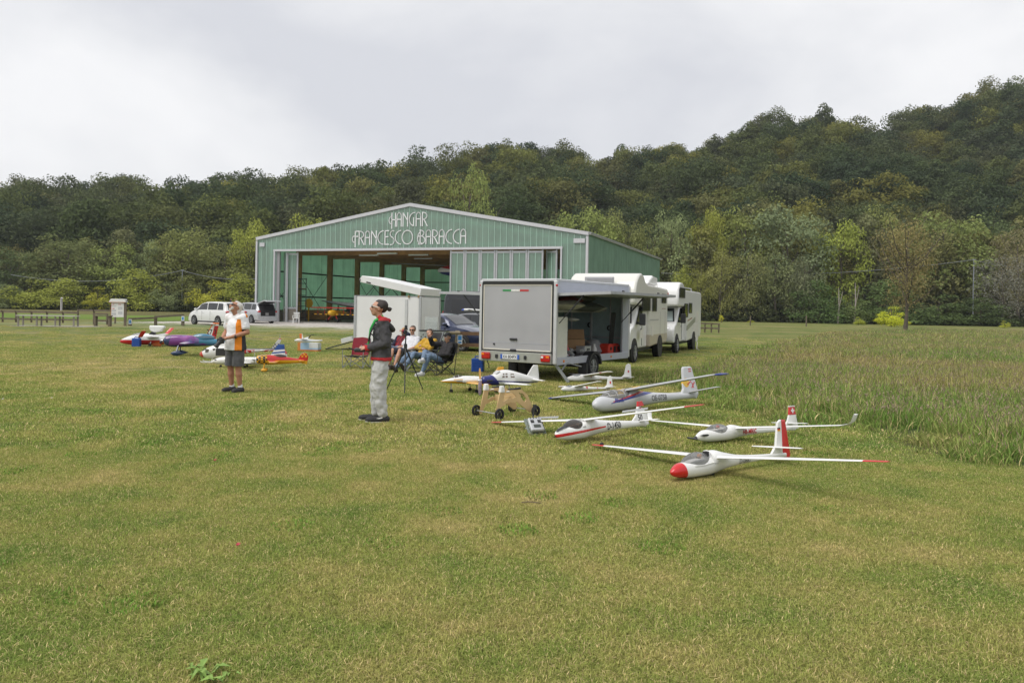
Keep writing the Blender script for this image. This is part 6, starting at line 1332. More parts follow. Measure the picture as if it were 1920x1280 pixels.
f, st = fuselage(st, paint('violet_fade', (.17, .03, .20), [((.02, .035, .10), [(-1, 0, .3, .05)]), ((.30, .08, .30), ('noise', 3, .45, .6), [(0, 0, 1, -.44)]), ((.06, .16, .30), ('noise', 2.2, .40, .55), [(1, 0, 0, -.55)]), ((.04, .20, .32), [(1, 0, 0, -1.05), (0, 0, 1, -.40)]), ((.02, .03, .09), [(0, 0, -1, .335)])], .25, .6), g)
for sg in (1, -1): w0 = wing(g, .55, .40, .1, 1.0, .40, .24, paint('violet_wing', (.16, .05, .22), [((.62, .63, .65), [(0, 0, 1, -.43)])], .3, .5), sg, .05, .02, .1); wing(g, 1.80, .42, 0, .4, .24, .14, mat('violet', (.16, .04, .2), .3, coat=.4), sg, .1, 0, name='stabilizer')
fin_part(g, [(1.75, .42), (1.9, .72), (2.05, .75), (2.18, .36)], .03, mat('violet', None)); canopy(g, .78, 1.5, .56, .12, .14, mat('blue_canopy', (.05, .17, .27), .12, coat=.6)); prop(g, -.06, .46, .34, mat('carbon', None), math.radians(10), 2, .05)
for y in (-.28, .28):
    b = MB(); b.loft([[(x, y + r_ * .6 * math.cos(a), .085 + r_ * math.sin(a)) for a in np.linspace(0, 5.5, 9)] for x, r_ in ((.25, .01), (.34, .07), (.45, .075), (.6, .03), (.68, .005))]); b.build('wheel_spat', mat('spat_blue', (.015, .04, .10), .3, coat=.4), g, smooth=50); b = MB(); b.bar((.42, y, .1), (.45, y * .35, .34), .03, .06); b.build('gear_leg', mat('spat_blue', None), g); small_wheel(g, (.42, y, .04), .04, .03)
p = at(369, 668, 22.2); g = model('model_helicopter', 'white and red model helicopter with open cabin door', (p.x, 22.4, 0), 12, 0, 'helicopter', group=gl_)
st = [(0, .24, .03, .03), (.05, .24, .1, .08), (.2, .27, .16, .15), (.4, .30, .17, .19), (.8, .30, .17, .19), (1.0, .31, .14, .15), (1.2, .33, .08, .08), (1.7, .36, .05, .05), (2.05, .38, .035, .04)]
f, st = fuselage(st, paint('heli_paint', WH, [((.52, .06, .04), [(-1, 0, -.3, .17)]), ((.5, .015, .02), ('noise', 7, .5, .52), [(1, 0, 0, -1.05), (0, 0, -1, .37)]), ((.03, .03, .035), [(1, 0, 0, -1.2), (0, 0, 1, -.385)])], .3, .4), g)
b = MB(); b.loft([[(x, y, z) for y, z in ((-w_, .46), (w_, .46), (w_ * .7, h_), (-w_ * .7, h_))] for x, w_, h_ in ((.45, .06, .48), (.55, .1, .57), (.9, .1, .57), (1.1, .05, .48))]); b.build('engine_cowl', whp_m, g, bevel=.02)
b = MB(); b.box((.62, -.165, .31), (.34, .02, .2)); b.build('cabin_door', mat('cabin_dark', (.03, .03, .03), .6, var=.4, scale=20), g); 
for (x, z, sx, sz) in ((.22, .34, .1, .1), (.40, .34, .07, .14)):
    b = MB(); b.box((x, -.155, z), (sx, .02, sz)); b.build('cockpit_window', mat('heli_glass', (.14, .13, .12), .2, coat=.3), g, bevel=.01)
b = MB(); b.add([(.06, -.09, .33), (.06, .09, .33), (.17, .12, .42), (.17, -.12, .42)], [(0, 1, 2, 3)]); b.build('windscreen', mat('heli_glass', None), g)
fin_part(g, [(1.9, .38), (2.12, .68), (2.2, .70), (2.18, .60), (2.1, .36)], .025, paint('heli_fin', (.6, .6, .6), [((.1, .1, .1), ('check', .05), [(0, 0, -1, .56)]), ((.5, .02, .02), [(0, 0, 1, -.67)])]), 'tail_fin')
for sg in (1, -1):
    wing(g, 1.62, .36, 0, .22, .1, .08, whp_m, sg, 0, 0, name='tail_plane'); b = MB(); b.tube([(.05, sg * .2, .05), (.12, sg * .2, .02), (.9, sg * .2, .02)], .015, 6); b.cyl((.35, sg * .2, .02), (.35, sg * .08, .14), .012, 6); b.cyl((.75, sg * .2, .02), (.75, sg * .08, .14), .012, 6); b.build('skid', whp_m, g)
b = MB(); b.cyl((.72, 0, .55), (.72, 0, .72), .02, 8); b.build('mast', alu_m, g); b = MB(); b.bar((-.25, .3, .715), (1.72, -.32, .70), .06, .012); b.build('rotor_blade', mat('blade_brown', (.16, .13, .10), .5), g); b = MB(); b.bar((2.12, .03, .50), (2.16, .03, .80), .02, .012); b.build('tail_rotor', grey_m, g)
p = at(392, 681, 20.6); g = model('model_airliner', 'white model airliner with blue and white striped tail', (p.x, 20.8, 0), 8, 0, 'model jet', group=gl_)
st = [(0, .16, .008, .008), (.04, .162, .04, .04), (.14, .17, .08, .08), (.3, .18, .10, .10), (.9, .18, .10, .10), (1.3, .19, .09, .09), (1.6, .21, .06, .06), (1.85, .24, .02, .025)]
f, st = fuselage(st, mat('airliner_cream', (.74, .73, .68), .3, coat=.3), g, ex=2.0)
b = MB()
for k in range(26): b.box((.34 + .045 * k, -.0985, .205), (.014, .006, .018))
b.build('window_row', grey_m, g); b = MB(); b.box((.1, -.065, .205), (.05, .012, .02)); b.build('cockpit_window', blackp_m, g)
for sg in (1, -1):
    wing(g, .62, .13, .05, .95, .34, .11, whp_m, sg, .38, .06, .08); wing(g, 1.55, .24, 0, .34, .17, .08, whp_m, sg, .4, .05, .06, name='stabilizer')
    b = MB(); b.lathe([(.035, .52), (.05, .55), (.05, .72), (.03, .8)], 14, 'x', (0, sg * .36, .10)); b.build('engine', whp_m, g, smooth=50)
fin_part(g, [(1.42, .26), (1.66, .62), (1.82, .62), (1.86, .24)], .025, paint('airliner_fin', (.02, .08, .30), [((.75, .75, .75), [(-.1, 0, 1, -.16), (.1, 0, -1, .22)]), ((.75, .75, .75), [(-.1, 0, 1, -.26), (.1, 0, -1, .31)])], .35), 'fin')
for x, y in ((.22, 0), (.85, -.16), (.85, .16)):
    small_wheel(g, (x, y, .035), .035, .03); b = MB(); b.bar((x, y, .035), (x, y, .12), .012); b.build('gear_leg', grey_m, g)
p = at(478, 677, 19.7); g = model('aerobatic_model', 'red and yellow aerobatic model with chequered nose', (p.x, 19.8, 0), 14, 0, 'model plane', group=gl_)
st = [(0, .30, .06, .06), (.03, .30, .10, .10), (.15, .30, .115, .12), (.35, .295, .10, .12), (.6, .285, .08, .10), (.9, .27, .05, .065), (1.15, .26, .03, .04)]
f, st = fuselage(st, paint('yak_paint', (.50, .02, .015), [((.72, .36, .01), [(0, 0, -1, .285)]), ((.72, .36, .01), [(-1, 0, 0, .26)]), ((.02, .02, .02), ('check', .055), [(-1, 0, 0, .26)])], .25, .5), g)
for sg in (1, -1): wing(g, .28, .27, .07, .72, .28, .16, paint('yak_wing', (.72, .36, .01), [((.5, .02, .015), [(0, 0, 1, -.285)])], .3, .4), sg, .04, .0, .1); wing(g, 1.0, .28, 0, .27, .15, .1, mat('jet_yellow', None), sg, .1, 0, name='stabilizer')
fin_part(g, [(.98, .28), (1.06, .42), (1.14, .47), (1.2, .46), (1.25, .38), (1.22, .18), (1.1, .2)], .02, paint('yak_fin', (.72, .36, .01), [((.5, .02, .015), [(0, 0, 1, -.27)]), ((.72, .36, .01), ('check', .045), [(0, 0, 1, -.36)])]), 'fin'); canopy(g, .36, .72, .37, .065, .065, smoke_m); prop(g, -.05, .30, .2, grey_m, math.radians(60), 3, .035)
for y in (-.17, .17):
    b = MB(); b.tube([(.2, y * .4, .2), (.18, y, .06)], .014, 6); b.build('gear_leg', mat('jet_yellow', None), g); b = MB(); b.ell((.2, y, .045), (.08, .025, .035)); b.build('wheel_spat', mat('jet_yellow', None), g, smooth=50); small_wheel(g, (.17, y, .028), .028, .02)
# --- small foam plane on a box
p = G(580, 658); bx = tag(MB().box((0, 0, .15), (.75, .35, .30)).build('carton', paint('carton_print', (.35, .5, .66), [((.65, .66, .66), [(0, 0, 1, -.12), (1, 0, 0, -.05)]), ((.62, .22, .04), [(0, 0, -1, .06)]), ((.62, .22, .04), [(-1, 0, 0, -.27)])], .6, 0), loc=p, rz=math.radians(-6)), 'blue and orange printed carton under a small white plane', 'box')
g = model('foam_plane', 'small white foam plane with orange tail standing on a carton', (p.x - .55, p.y, .30), 4, 0, 'model plane')
f, st = fuselage([(0, .07, .01, .01), (.1, .08, .04, .05), (.35, .09, .05, .06), (.7, .08, .03, .035), (1.0, .08, .015, .02)], whp_m, g)
b = MB(); b.loft([[(.30 + a * .18, y, .13 + abs(y) * .05 + .015 * q) for a, q in ((0, 0), (.4, 1), (1, 0), (.4, -1))] for y in (-.05, .05)]); 
for sg in (1, -1): wing(g, .26, .12, 0, .8, .2, .13, whp_m, sg, .02, .06); wing(g, .86, .09, 0, .2, .12, .08, whp_m, sg, 0, 0, name='stabilizer')
fin_part(g, [(.2, .11), (.18, .32), (.28, .32), (.33, .11)], .02, paint('orange_fin', (.70, .16, .03), [((.75, .75, .74), [(1, 0, 0, -.27)])]), 'fin'); b = MB(); b.bar((.5, 0, .16), (.58, 0, .26), .03); b.bar((.45, -.1, .26), (.75, .12, .28), .03, .01); b.bar((.5, .1, .25), (.7, -.1, .30), .03, .01); b.build('propeller', blackp_m, g)
# --- model carried on the roof of the black car
p = at(858, 592, 33.2); g = model('roof_model', 'white model with red tail lying on the black car roof', (p.x, 35.6, 1.46), -2, 0, 'model plane')
f, st = fuselage([(0, .08, .01, .01), (.1, .09, .05, .05), (.4, .09, .06, .06), (.8, .08, .035, .04), (1.15, .08, .02, .02)], paint('roofmodel', WH, [((.05, .1, .45), [(-1, 0, 0, .12)])]), g)
for sg in (1, -1): wing(g, .3, .1, 0, .6, .2, .13, whp_m, sg, 0, .02); wing(g, 1.0, .1, 0, .2, .1, .07, whp_m, sg, 0, 0, name='stabilizer')
fin_part(g, [(.92, .09), (1.05, .32), (1.16, .34), (1.2, .09)], .02, red_m)
# ------------------------------------------------------------------ people: bodies and clothes as smooth-blended surfaces
def sdf_mesh(name, prims, vox, m, parent=None, k=.02, clips=()):
    """prims: (a, b, ra, rb[, (fx, fy)]) tapered capsules blended into one continuous surface (surface nets)"""
    A = np.array([p[0] for p in prims], float); B = np.array([p[1] for p in prims], float); RM = np.array([max(p[2], p[3]) * max(1, *(p[4] if len(p) > 4 else (1,))) for p in prims])
    lo = np.minimum(A, B).min(0) - RM.max() - 3 * vox; hi = np.maximum(A, B).max(0) + RM.max() + 3 * vox
    n = np.ceil((hi - lo) / vox).astype(int) + 1
    D = np.full(n, 9.0, np.float32)
    ax = [lo[i] + vox * np.arange(n[i]) for i in range(3)]
    for p in prims:
        a, b_, ra, rb = np.array(p[0], float), np.array(p[1], float), p[2], p[3]; fl = np.array([*(p[4] if len(p) > 4 else (1, 1)), 1.0])
        r = max(ra, rb) * max(fl) + k * 2 + vox * 2; l_ = np.minimum(a, b_) - r; h_ = np.maximum(a, b_) + r
        i0 = np.maximum(((l_ - lo) / vox).astype(int), 0); i1 = np.minimum(((h_ - lo) / vox).astype(int) + 2, n)
        X, Y, Z = np.meshgrid(ax[0][i0[0]:i1[0]], ax[1][i0[1]:i1[1]], ax[2][i0[2]:i1[2]], indexing='ij')
        P_ = np.stack([X, Y, Z], -1) - a; P_ = P_ / fl; d_ = (b_ - a) / fl; dd = d_ @ d_
        t = np.clip((P_ @ d_) / dd, 0, 1) if dd > 1e-12 else np.zeros(P_.shape[:3])
        q = (np.linalg.norm(P_ - t[..., None] * d_, axis=-1) - (ra + (rb - ra) * t)) * min(fl)
        s_ = D[i0[0]:i1[0], i0[1]:i1[1], i0[2]:i1[2]]
        h = np.clip(.5 + .5 * (s_ - q) / k, 0, 1); D[i0[0]:i1[0], i0[1]:i1[1], i0[2]:i1[2]] = s_ * (1 - h) + q * h - k * h * (1 - h)
    for cp, cn in clips:
        X, Y, Z = np.meshgrid(*ax, indexing='ij'); cn = np.array(cn, float); cn /= np.linalg.norm(cn); D = np.maximum(D, (X - cp[0]) * cn[0] + (Y - cp[1]) * cn[1] + (Z - cp[2]) * cn[2])
    S_ = D < 0; cell = np.zeros(n - 1); acc = np.zeros((*(n - 1), 3)); cnt = np.zeros(n - 1)
    cs = [(i, j, l_) for i in (0, 1) for j in (0, 1) for l_ in (0, 1)]
    def cut(c_): return tuple(slice(c_[i], n[i] - 1 + c_[i]) for i in range(3))
    for c0 in cs:
        for axi in range(3):
            if c0[axi]: continue
            c1 = list(c0); c1[axi] = 1; d0, d1 = D[cut(c0)], D[cut(c1)]; mk = (d0 < 0) != (d1 < 0)
            t = np.where(mk, d0 / np.where(mk, d0 - d1, 1), 0); pt = np.zeros((*(n - 1), 3)); 
            for i in range(3): pt[..., i] = c0[i]
            pt[..., axi] = t; acc += pt * mk[..., None]; cnt += mk
    act = cnt > 0; idx = np.full(n - 1, -1); ii = np.argwhere(act); idx[act] = np.arange(len(ii))
    V = (ii + acc[act] / cnt[act][:, None]) * vox + lo
    Fc = []
    for axi in range(3):
        sl0 = [slice(1, n[i] - 1) for i in range(3)]; sl0[axi] = slice(0, n[axi] - 1); sl1 = list(sl0); sl1[axi] = slice(1, n[axi])
        m0, m1 = S_[tuple(sl0)], S_[tuple(sl1)]; e_ = np.argwhere(m0 != m1); 
        if len(e_) == 0: continue
        fl_ = m0[tuple(e_.T)]; base = e_ + np.array([0 if i == axi else 1 for i in range(3)]); u_, v_ = [(1, 2), (2, 0), (0, 1)][axi]
        def cid(du, dv):
            q = base.copy(); q[:, u_] -= du; q[:, v_] -= dv; return idx[tuple(q.T)]
        quad = np.stack([cid(1, 1), cid(0, 1), cid(0, 0), cid(1, 0)], 1); quad[~fl_] = quad[~fl_][:, ::-1]; Fc.append(quad)
    Fc = np.concatenate(Fc); me = bpy.data.meshes.new(name); me.from_pydata(V.tolist(), [], Fc.tolist()); me.polygons.foreach_set('use_smooth', [True] * len(Fc)); me.materials.append(m); me.update()
    o = bpy.data.objects.new(name, me); C.objects.link(o)
    if parent is not None: o.parent = parent
    return o
folds = bpy.data.textures.new('folds', 'CLOUDS'); folds.noise_scale = .075; folds.noise_depth = 1
skin_m = mat('skin', (.50, .27, .18), .55, var=.08, scale=9); tan_m = mat('skin_tanned', (.40, .19, .115), .55, var=.08, scale=9)
def V3(*a): return Vector(a)
def hand(w_, d_, side, s=1.0, curl=.5, up=(0, 0, 1)):
    """palm, four unequal fingers with a knuckle bend and a thumb from the side of the palm; w_ wrist, d_ direction"""
    d_ = Vector(d_).normalized(); u = Vector(up); u = (u - d_ * u.dot(d_)).normalized(); l_ = d_.cross(u) * side; pr = []
    pr.append((w_, w_ + d_ * .075 * s, .026 * s, .034 * s, (1, 1)))
    for k, (off, ln) in enumerate(((-.03, .062), (-.01, .074), (.01, .07), (.028, .054))):
        k0 = w_ + d_ * .085 * s + l_ * off * s; k1 = k0 + (d_ * (1 - curl * .4) - u * curl * .8) * ln * .5 * s; k2 = k1 + (d_ * (1 - curl) - u * curl) * ln * .5 * s
        pr += [(k0, k1, .0095 * s, .009 * s), (k1, k2, .009 * s, .0075 * s)]
    t0 = w_ + d_ * .03 * s - l_ * .03 * s; t1 = t0 + (d_ * .6 - l_ * .6 - u * .3) * .045 * s; pr += [(t0, t1, .013 * s, .01 * s), (t1, t1 + (d_ * .9 - u * .3) * .03 * s, .01 * s, .008 * s)]
    return pr
def person(label, loc, rz, J, W, vox=.012, skin=None):
    """J joints in local space (facing -y, z up); W the outfit"""
    sk = skin or skin_m; pel, che, neck, head, hd = [Vector(J[q]) for q in ('pelvis', 'chest', 'neck', 'head', 'face')]; hd = hd.normalized()
    hup = Vector(J.get('headup', (0, 0, 1))); hup = (hup - hd * hup.dot(hd)).normalized(); hl = hup.cross(hd)
    fat = W.get('fat', 1.0); body = []
    body += [(pel, che, .115 * fat, .125, (1.3, .92)), (che, neck - (neck - che) * .25, .115, .06, (1.3, .9)), (neck - (neck - che) * .2, head - hup * .05, .052, .05)]
    hc = head; fh = hd * 1.0
    body += [(hc + hup * .035 - fh * .02, hc + hup * .03 + fh * .015, .086, .082), (hc - hup * .055 + fh * .035, hc - hup * .075 + fh * .045, .056, .042), (hc + hup * .0 + fh * .06, hc - hup * .03 + fh * .07, .04, .045)]
    body += [(hc + hup * .012 + fh * .092, hc - hup * .022 + fh * .113, .010, .017), (hc + hup * .03 + fh * .08 + hl * .03, hc + hup * .03 + fh * .08 - hl * .03, .014, .014)]
    for s_ in (1, -1): body += [(hc + hl * .078 * s_ - fh * .005 + hup * .018, hc + hl * .08 * s_ - fh * .008 - hup * .022, .015, .012)]
    for q in 'LR':
        sh, el, wr = Vector(J['sh' + q]), Vector(J['el' + q]), Vector(J['wr' + q]); sd = 1 if q == 'L' else -1
        body += [(che + (neck - che) * .45, sh, .06, .058), (sh, el, .052, .042), (el, el + (wr - el) * .35, .042, .043), (el + (wr - el) * .35, wr, .043, .028)]
        body += hand(wr, Vector(J.get('hd' + q, wr - el)), sd, 1.0, J.get('curl' + q, .5), J.get('hu' + q, (0, 0, 1)))
        hp, kn, an, toe = [Vector(J[w_ + q]) for w_ in ('hip', 'kn', 'an', 'toe')]
        body += [(hp, kn, .088, .058), (kn, kn + (an - kn) * .35, .055, .058), (kn + (an - kn) * .35, an, .058, .036)]
        fd = (toe - an).normalized(); body += [(an, an + Vector((0, 0, -.03)), .04, .045), (an + Vector((0, 0, -.03)), toe, .042, .032)]
    o = sdf_mesh('person', body, vox, sk, None, .018); o.location = loc; o.rotation_euler = (0, 0, rz); tag(o, label, 'person')
    def gar(nm, prims, m, v=None, k=.02, clips=()):
        g_ = sdf_mesh(nm, prims, v or vox, m, o, k, clips)
        if nm in ('shirt', 'jacket', 'trousers', 'shorts'):                 # cloth folds
            md = g_.modifiers.new('folds', 'DISPLACE'); md.texture = folds; md.strength = .03 if nm in ('trousers', 'jacket') else .02; md.mid_level = .5; md.texture_coords = 'LOCAL'
        return g_
    # top
    sl = W.get('sleeve', 1.0); th = W.get('thick', .014); hem = Vector(W.get('hem', pel + (pel - che).normalized() * .05)); top = [(hem, pel + (che - pel) * .35, .122 * fat + th + .026, .125 * fat + th + .006, (1.42, .98)), (pel + (che - pel) * .35, che, .122 * fat + th, .128 + th, (1.3, .93)), (che, neck - (neck - che) * .2, .118 + th, .066 + th * .5, (1.28, .9))]
    for q in 'LR':
        sh, el, wr = Vector(J['sh' + q]), Vector(J['el' + q]), Vector(J['wr' + q]); top.append((che + (neck - che) * .4, sh, .064 + th, .056 + th))
        if sl <= .6: top.append((sh, sh + (el - sh) * sl * 1.4, .056 + th, .056 + th))
        else: top += [(sh, el, .06 + th, .05 + th), (el, el + (wr - el) * .93, .05 + th, .038 + th)]
    tp = gar('shirt' if sl <= .6 else 'jacket', top, W['top'], clips=[(hem, pel - che)])
    if 'cuff' in W:
        for q in 'LR':
            el, wr = Vector(J['el' + q]), Vector(J['wr' + q]); gar('cuff', [(el + (wr - el) * .86, el + (wr - el) * .98, .045 + th * .6, .042 + th * .6)], W['cuff'])
    if 'collar' in W:
        c0 = neck - (neck - che) * .18; gar('collar', [(c0 + hl * .06 + V3(0, -.02, -.02), c0 + hup * .02 + V3(0, .05, .025), .012, .014), (c0 - hl * .06 + V3(0, -.02, -.02), c0 + hup * .02 + V3(0, .05, .025), .012, .014)] + [(c0 + Vector((.055 * math.cos(a), .05 * math.sin(a) + .0, .012)), c0 + Vector((.055 * math.cos(a + .5), .05 * math.sin(a + .5), .012)), .012, .012) for a in np.arange(0, 6.2, .5)], W['collar'], .008, .01)
    # bottom
    ll = W.get('leg', 1.0); bt = W.get('baggy', .012); bot = [(pel, pel + (pel - che).normalized() * .06, .128 * fat + bt * .2, .122 * fat + bt * .2, (1.26, .93))]
    for q in 'LR':
        hp, kn, an = [Vector(J[w_ + q]) for w_ in ('hip', 'kn', 'an')]
        if ll < .8: bot += [(hp, hp + (kn - hp) * ll * 1.35, .094 + bt, .085 + bt * 1.6)]
        else: bot += [(hp, hp + (kn - hp) * .35, .088 + bt * .3, .086 + bt * .8), (hp + (kn - hp) * .35, kn, .086 + bt * .8, .064 + bt), (kn, an + (kn - an) * .12, .064 + bt, .048 + bt * W.get('taper', .8))]
    gar('shorts' if ll < .8 else 'trousers', bot, W['bottom'], clips=[(W['legend'], (0, 0, -1))] if 'legend' in W else ())
    # shoes
    for q in 'LR':
        an, toe = Vector(J['an' + q]), Vector(J['toe' + q]); fd = toe - an; fd.z = 0; dz = toe.z - .0
        heel = an + Vector((0, 0, -.045)) - (toe - an).normalized() * .045
        s_ = gar('shoe', [(an + Vector((0, 0, .0)), an + Vector((0, 0, -.03)), .048, .052), (heel, toe + (toe - an).normalized() * .03, .048, .04, (1, 1)), (heel + Vector((0, 0, -.01)), toe, .046, .044)], W['shoe'], .01, .02)
        if 'sole' in W: sdf_mesh('sole', [(heel + Vector((0, 0, -.034)), toe + (toe - an).normalized() * .03 + Vector((0, 0, -.024)), .038, .036, (1.15, 1.15))], .01, W['sole'], s_, .01)
        if 'sock' in W: gar('sock', [(an + Vector((0, 0, .05)), an, .043, .047)], W['sock'], .01)
    # hair, glasses, cap
    hm = W.get('hair')
    if hm:
        hp_ = [(hc + hup * .062 - fh * .045, hc + hup * .075 + fh * .012, .074, .060), (hc + hup * .02 - fh * .055, hc + hup * .06 - fh * .045, .068, .072)]
        if W.get('long'): hp_ += [(hc - fh * .07, hc - hup * .09 - fh * .075, .055, .04)]
        for s_ in (1, -1): hp_ += [(hc + hl * .07 * s_ + hup * .03 - fh * .02, hc + hl * .07 * s_ + hup * .05 + fh * .02, .025, .02)]
        h_ = gar('hair', hp_, hm, .01, .03)
        if W.get('bun'): sdf_mesh('hair_bun', [(hc - fh * .115 + hup * .035, hc - fh * .15 + hup * .03, .02, .034), (hc - fh * .15 + hup * .03, hc - fh * .185 + hup * .05, .02, .006)], .007, hm, h_, .01)
    if W.get('beard'): gar('beard', [(hc - hup * .07 + fh * .05, hc - hup * .085 + fh * .055, .043, .035), (hc - hup * .045 + fh * .06 + hl * .03, hc - hup * .045 + fh * .06 - hl * .03, .03, .03)], W['beard'], .009)
    if 'glasses' in W:
        b = MB(); e0 = hc + hup * .012
        for s_ in (1, -1):
            c_ = e0 + fh * .105 + hl * .033 * s_; M_ = Matrix((hl, fh, hup)).transposed(); b.box(c_, (.052, .012, .036), M=M_, m=0)
            b.bar(e0 + fh * .10 + hl * .062 * s_ + hup * .006, e0 - fh * .005 + hl * .086 * s_ + hup * .006, .008, .012, m=1)
        b.bar(e0 + fh * .108 + hl * .012, e0 + fh * .108 - hl * .012, .006, .008, m=1); b.build('glasses', W['glasses'], o, bevel=.004)
    elif True:
        b = MB()
        for s_ in (1, -1): b.ell(hc + hup * .012 + fh * .093 + hl * .032 * s_, (.012, .012, .008), 8, 6)
        b.build('eyes', mat('eye_dark', (.06, .045, .04), .3), o)
    b = MB(); q = hc - hup * .048 + fh * .1; b.bar(q + hl * .022, q - hl * .022, .012, .008); b.build('mouth', mat('lips', (.32, .13, .10), .6), o)
    if 'cap' in W:
        c_ = gar('cap', [(hc + hup * .06 - fh * .03, hc + hup * .062 + fh * .015, .09, .084)], W['cap'], .01); sdf_mesh('peak', [(hc + hup * .052 + fh * .07 + hl * .04, hc + hup * .045 + fh * .16 + hl * .025, .016, .012), (hc + hup * .052 + fh * .07 - hl * .04, hc + hup * .045 + fh * .16 - hl * .025, .016, .012), (hc + hup * .055 + fh * .07, hc + hup * .05 + fh * .17, .016, .012)], .008, W['cap'], c_, .03)
    return o, tp
def cloth(nm, c_, var=.12, sc=14): return mat(nm, c_, .9, var=var, scale=sc, bump=1.0, bscale=9, sheen=.2)
sung = [mat('dark_lens', (.012, .012, .014), .1, coat=.5), mat('glasses_frame', (.02, .02, .02), .4)]
sung_w = [MATS['dark_lens'], mat('white_frame', (.75, .74, .70), .4)]
def standing(**kw):
    J = dict(pelvis=(0, 0, .93), chest=(0, .0, 1.26), neck=(0, .02, 1.47), head=(0, -.005, 1.61), face=(0, -1, 0), shL=(.19, .01, 1.42), shR=(-.19, .01, 1.42), elL=(.25, .02, 1.13), elR=(-.25, .02, 1.13), wrL=(.22, -.1, .90), wrR=(-.22, -.1, .90), hipL=(.09, 0, .90), hipR=(-.09, 0, .90), knL=(.10, -.02, .49), knR=(-.10, -.02, .49), anL=(.11, .03, .085), anR=(-.11, .03, .085), toeL=(.13, -.12, .045), toeR=(-.13, -.12, .045)); J.update(kw); return J
# --- man in white and orange polo, looking up, camera in his hands
p = G(440, 735)
J = standing(head=(-.01, -.01, 1.60), face=(-.25, -.78, .55), headup=(.1, .55, .8), elL=(.27, .03, 1.14), elR=(-.27, .02, 1.14), wrL=(.07, -.22, 1.04), wrR=(-.12, -.22, 1.02), hdL=(-1, -.35, -.15), hdR=(.5, -.8, -.5), curlL=.8, curlR=.9)
polo = paint('polo', (.76, .76, .78), [((.78, .24, .015), [(1, .25, 0, -.085)]), ((.03, .03, .035), [(.75, 1, 0, -.115), (1, 0, 0, -.04)]), ((.78, .24, .015), [(-1, .6, 0, -.13), (0, 0, -1, 1.3), (1, 0, 0, .19)]), ((.78, .76, .76), [(0, 0, 1, -1.385)]), ((.76, .76, .78), [(1, 0, 0, -.19), (0, 0, 1, -1.2)]), ((.78, .24, .015), [(.3, 1, 0, -.075), (0, 0, 1, -1.42)])], .85, 0, .05)
o, tp = person('man in white and orange polo shirt looking up, holding a camera', p, math.radians(-28), J, dict(top=polo, bottom=cloth('grey_shorts', (.085, .085, .09)), shoe=mat('dark_trainers', (.035, .033, .032), .8), sole=mat('dark_sole', (.02, .02, .02), .8), sock=mat('white_sock', (.7, .7, .7), .9), sleeve=.45, leg=.78, baggy=.014, legend=(0, 0, .50), thick=.018, hair=mat('white_hair', (.62, .60, .57), .8, var=.15, scale=40), beard=mat('white_beard', (.60, .57, .53), .8), long=True, glasses=sung, collar=mat('white_collar', (.76, .76, .78), .85), hem=(0, 0, .80)), .011, tan_m)
b = MB(); b.cyl((.17, -.145, 1.065), (.15, -.155, 1.06), .036, 10); b.build('wrist_watch', blackp_m, o); b = MB(); b.bar((.062, -.075, .72), (.05, -.095, .60), .006, .014); b.build('shorts_piping', wp, o)
cm = empty('photo_camera', 'black camera with long lens held by the man in the polo', 'camera', Vector((p.x, p.y, 0)) + Matrix.Rotation(math.radians(-28), 3, 'Z') @ Vector((-.03, -.33, .98)), math.radians(-28))
b = MB(); b.box((0, 0, 0), (.14, .075, .10)); b.build('body', blackp_m, cm, bevel=.012); b = MB(); b.lathe([(.035, 0), (.04, -.03), (.04, -.10), (.046, -.11), (.046, -.145)], 16, 'y'); l_ = b.build('lens', blackp_m, cm, smooth=40); l_.rotation_euler = (math.radians(50), 0, math.radians(-25)); b = MB(); b.box((0, 0, .06), (.05, .05, .03)); b.build('viewfinder', blackp_m, cm, bevel=.008)
# --- young man with transmitter, seen in profile
p = G(709, 790)
J = standing(pelvis=(0, .03, .95), chest=(0, .035, 1.28), neck=(0, .03, 1.50), head=(0, -.02, 1.645), face=(0, -.93, .22), headup=(0, .25, 1), shL=(.17, .05, 1.45), shR=(-.17, .03, 1.45), elL=(.23, .10, 1.15), elR=(-.23, .08, 1.15), wrL=(.09, -.17, 1.07), wrR=(-.09, -.19, 1.07), hdL=(-.45, -.9, -.05), hdR=(.45, -.9, -.05), curlL=.75, curlR=.75, hipL=(.09, .03, .93), hipR=(-.09, .03, .93), knL=(.10, .0, .50), knR=(-.10, -.03, .50), anL=(.11, .07, .09), anR=(-.11, -.03, .09), toeL=(.12, -.12, .045), toeR=(-.12, -.22, .045))
jack = paint('jacket', (.055, .053, .058), [((.42, .018, .022), [(0, 0, -1, .945)]), ((.42, .018, .022), [(.0, -.5, -1, 1.0), (0, .9, .35, -.37), (0, -.9, .2, -.175)]), ((.36, .02, .025), [(0, 0, 1, -1.475)]), ((.015, .015, .017), [(0, -1, .1, -.20), (0, 0, 1, -1.15)])], .85, 0, .12)
o, tp = person('young man with bun and white sunglasses flying by transmitter, grey jogging trousers', p, math.radians(-80), J, dict(top=jack, bottom=cloth('jogging_grey', (.47, .47, .46), .14), shoe=mat('black_shoe', (.02, .02, .022), .7), sole=mat('cream_sole', (.62, .60, .55), .7), leg=1.0, baggy=.035, taper=.7, thick=.017, hair=mat('dark_hair', (.03, .02, .016), .6, var=.3, scale=50), bun=True, glasses=sung_w, cuff=mat('red_cuff', (.42, .018, .022), .9), hem=(0, .03, .90), fat=.92), .011)
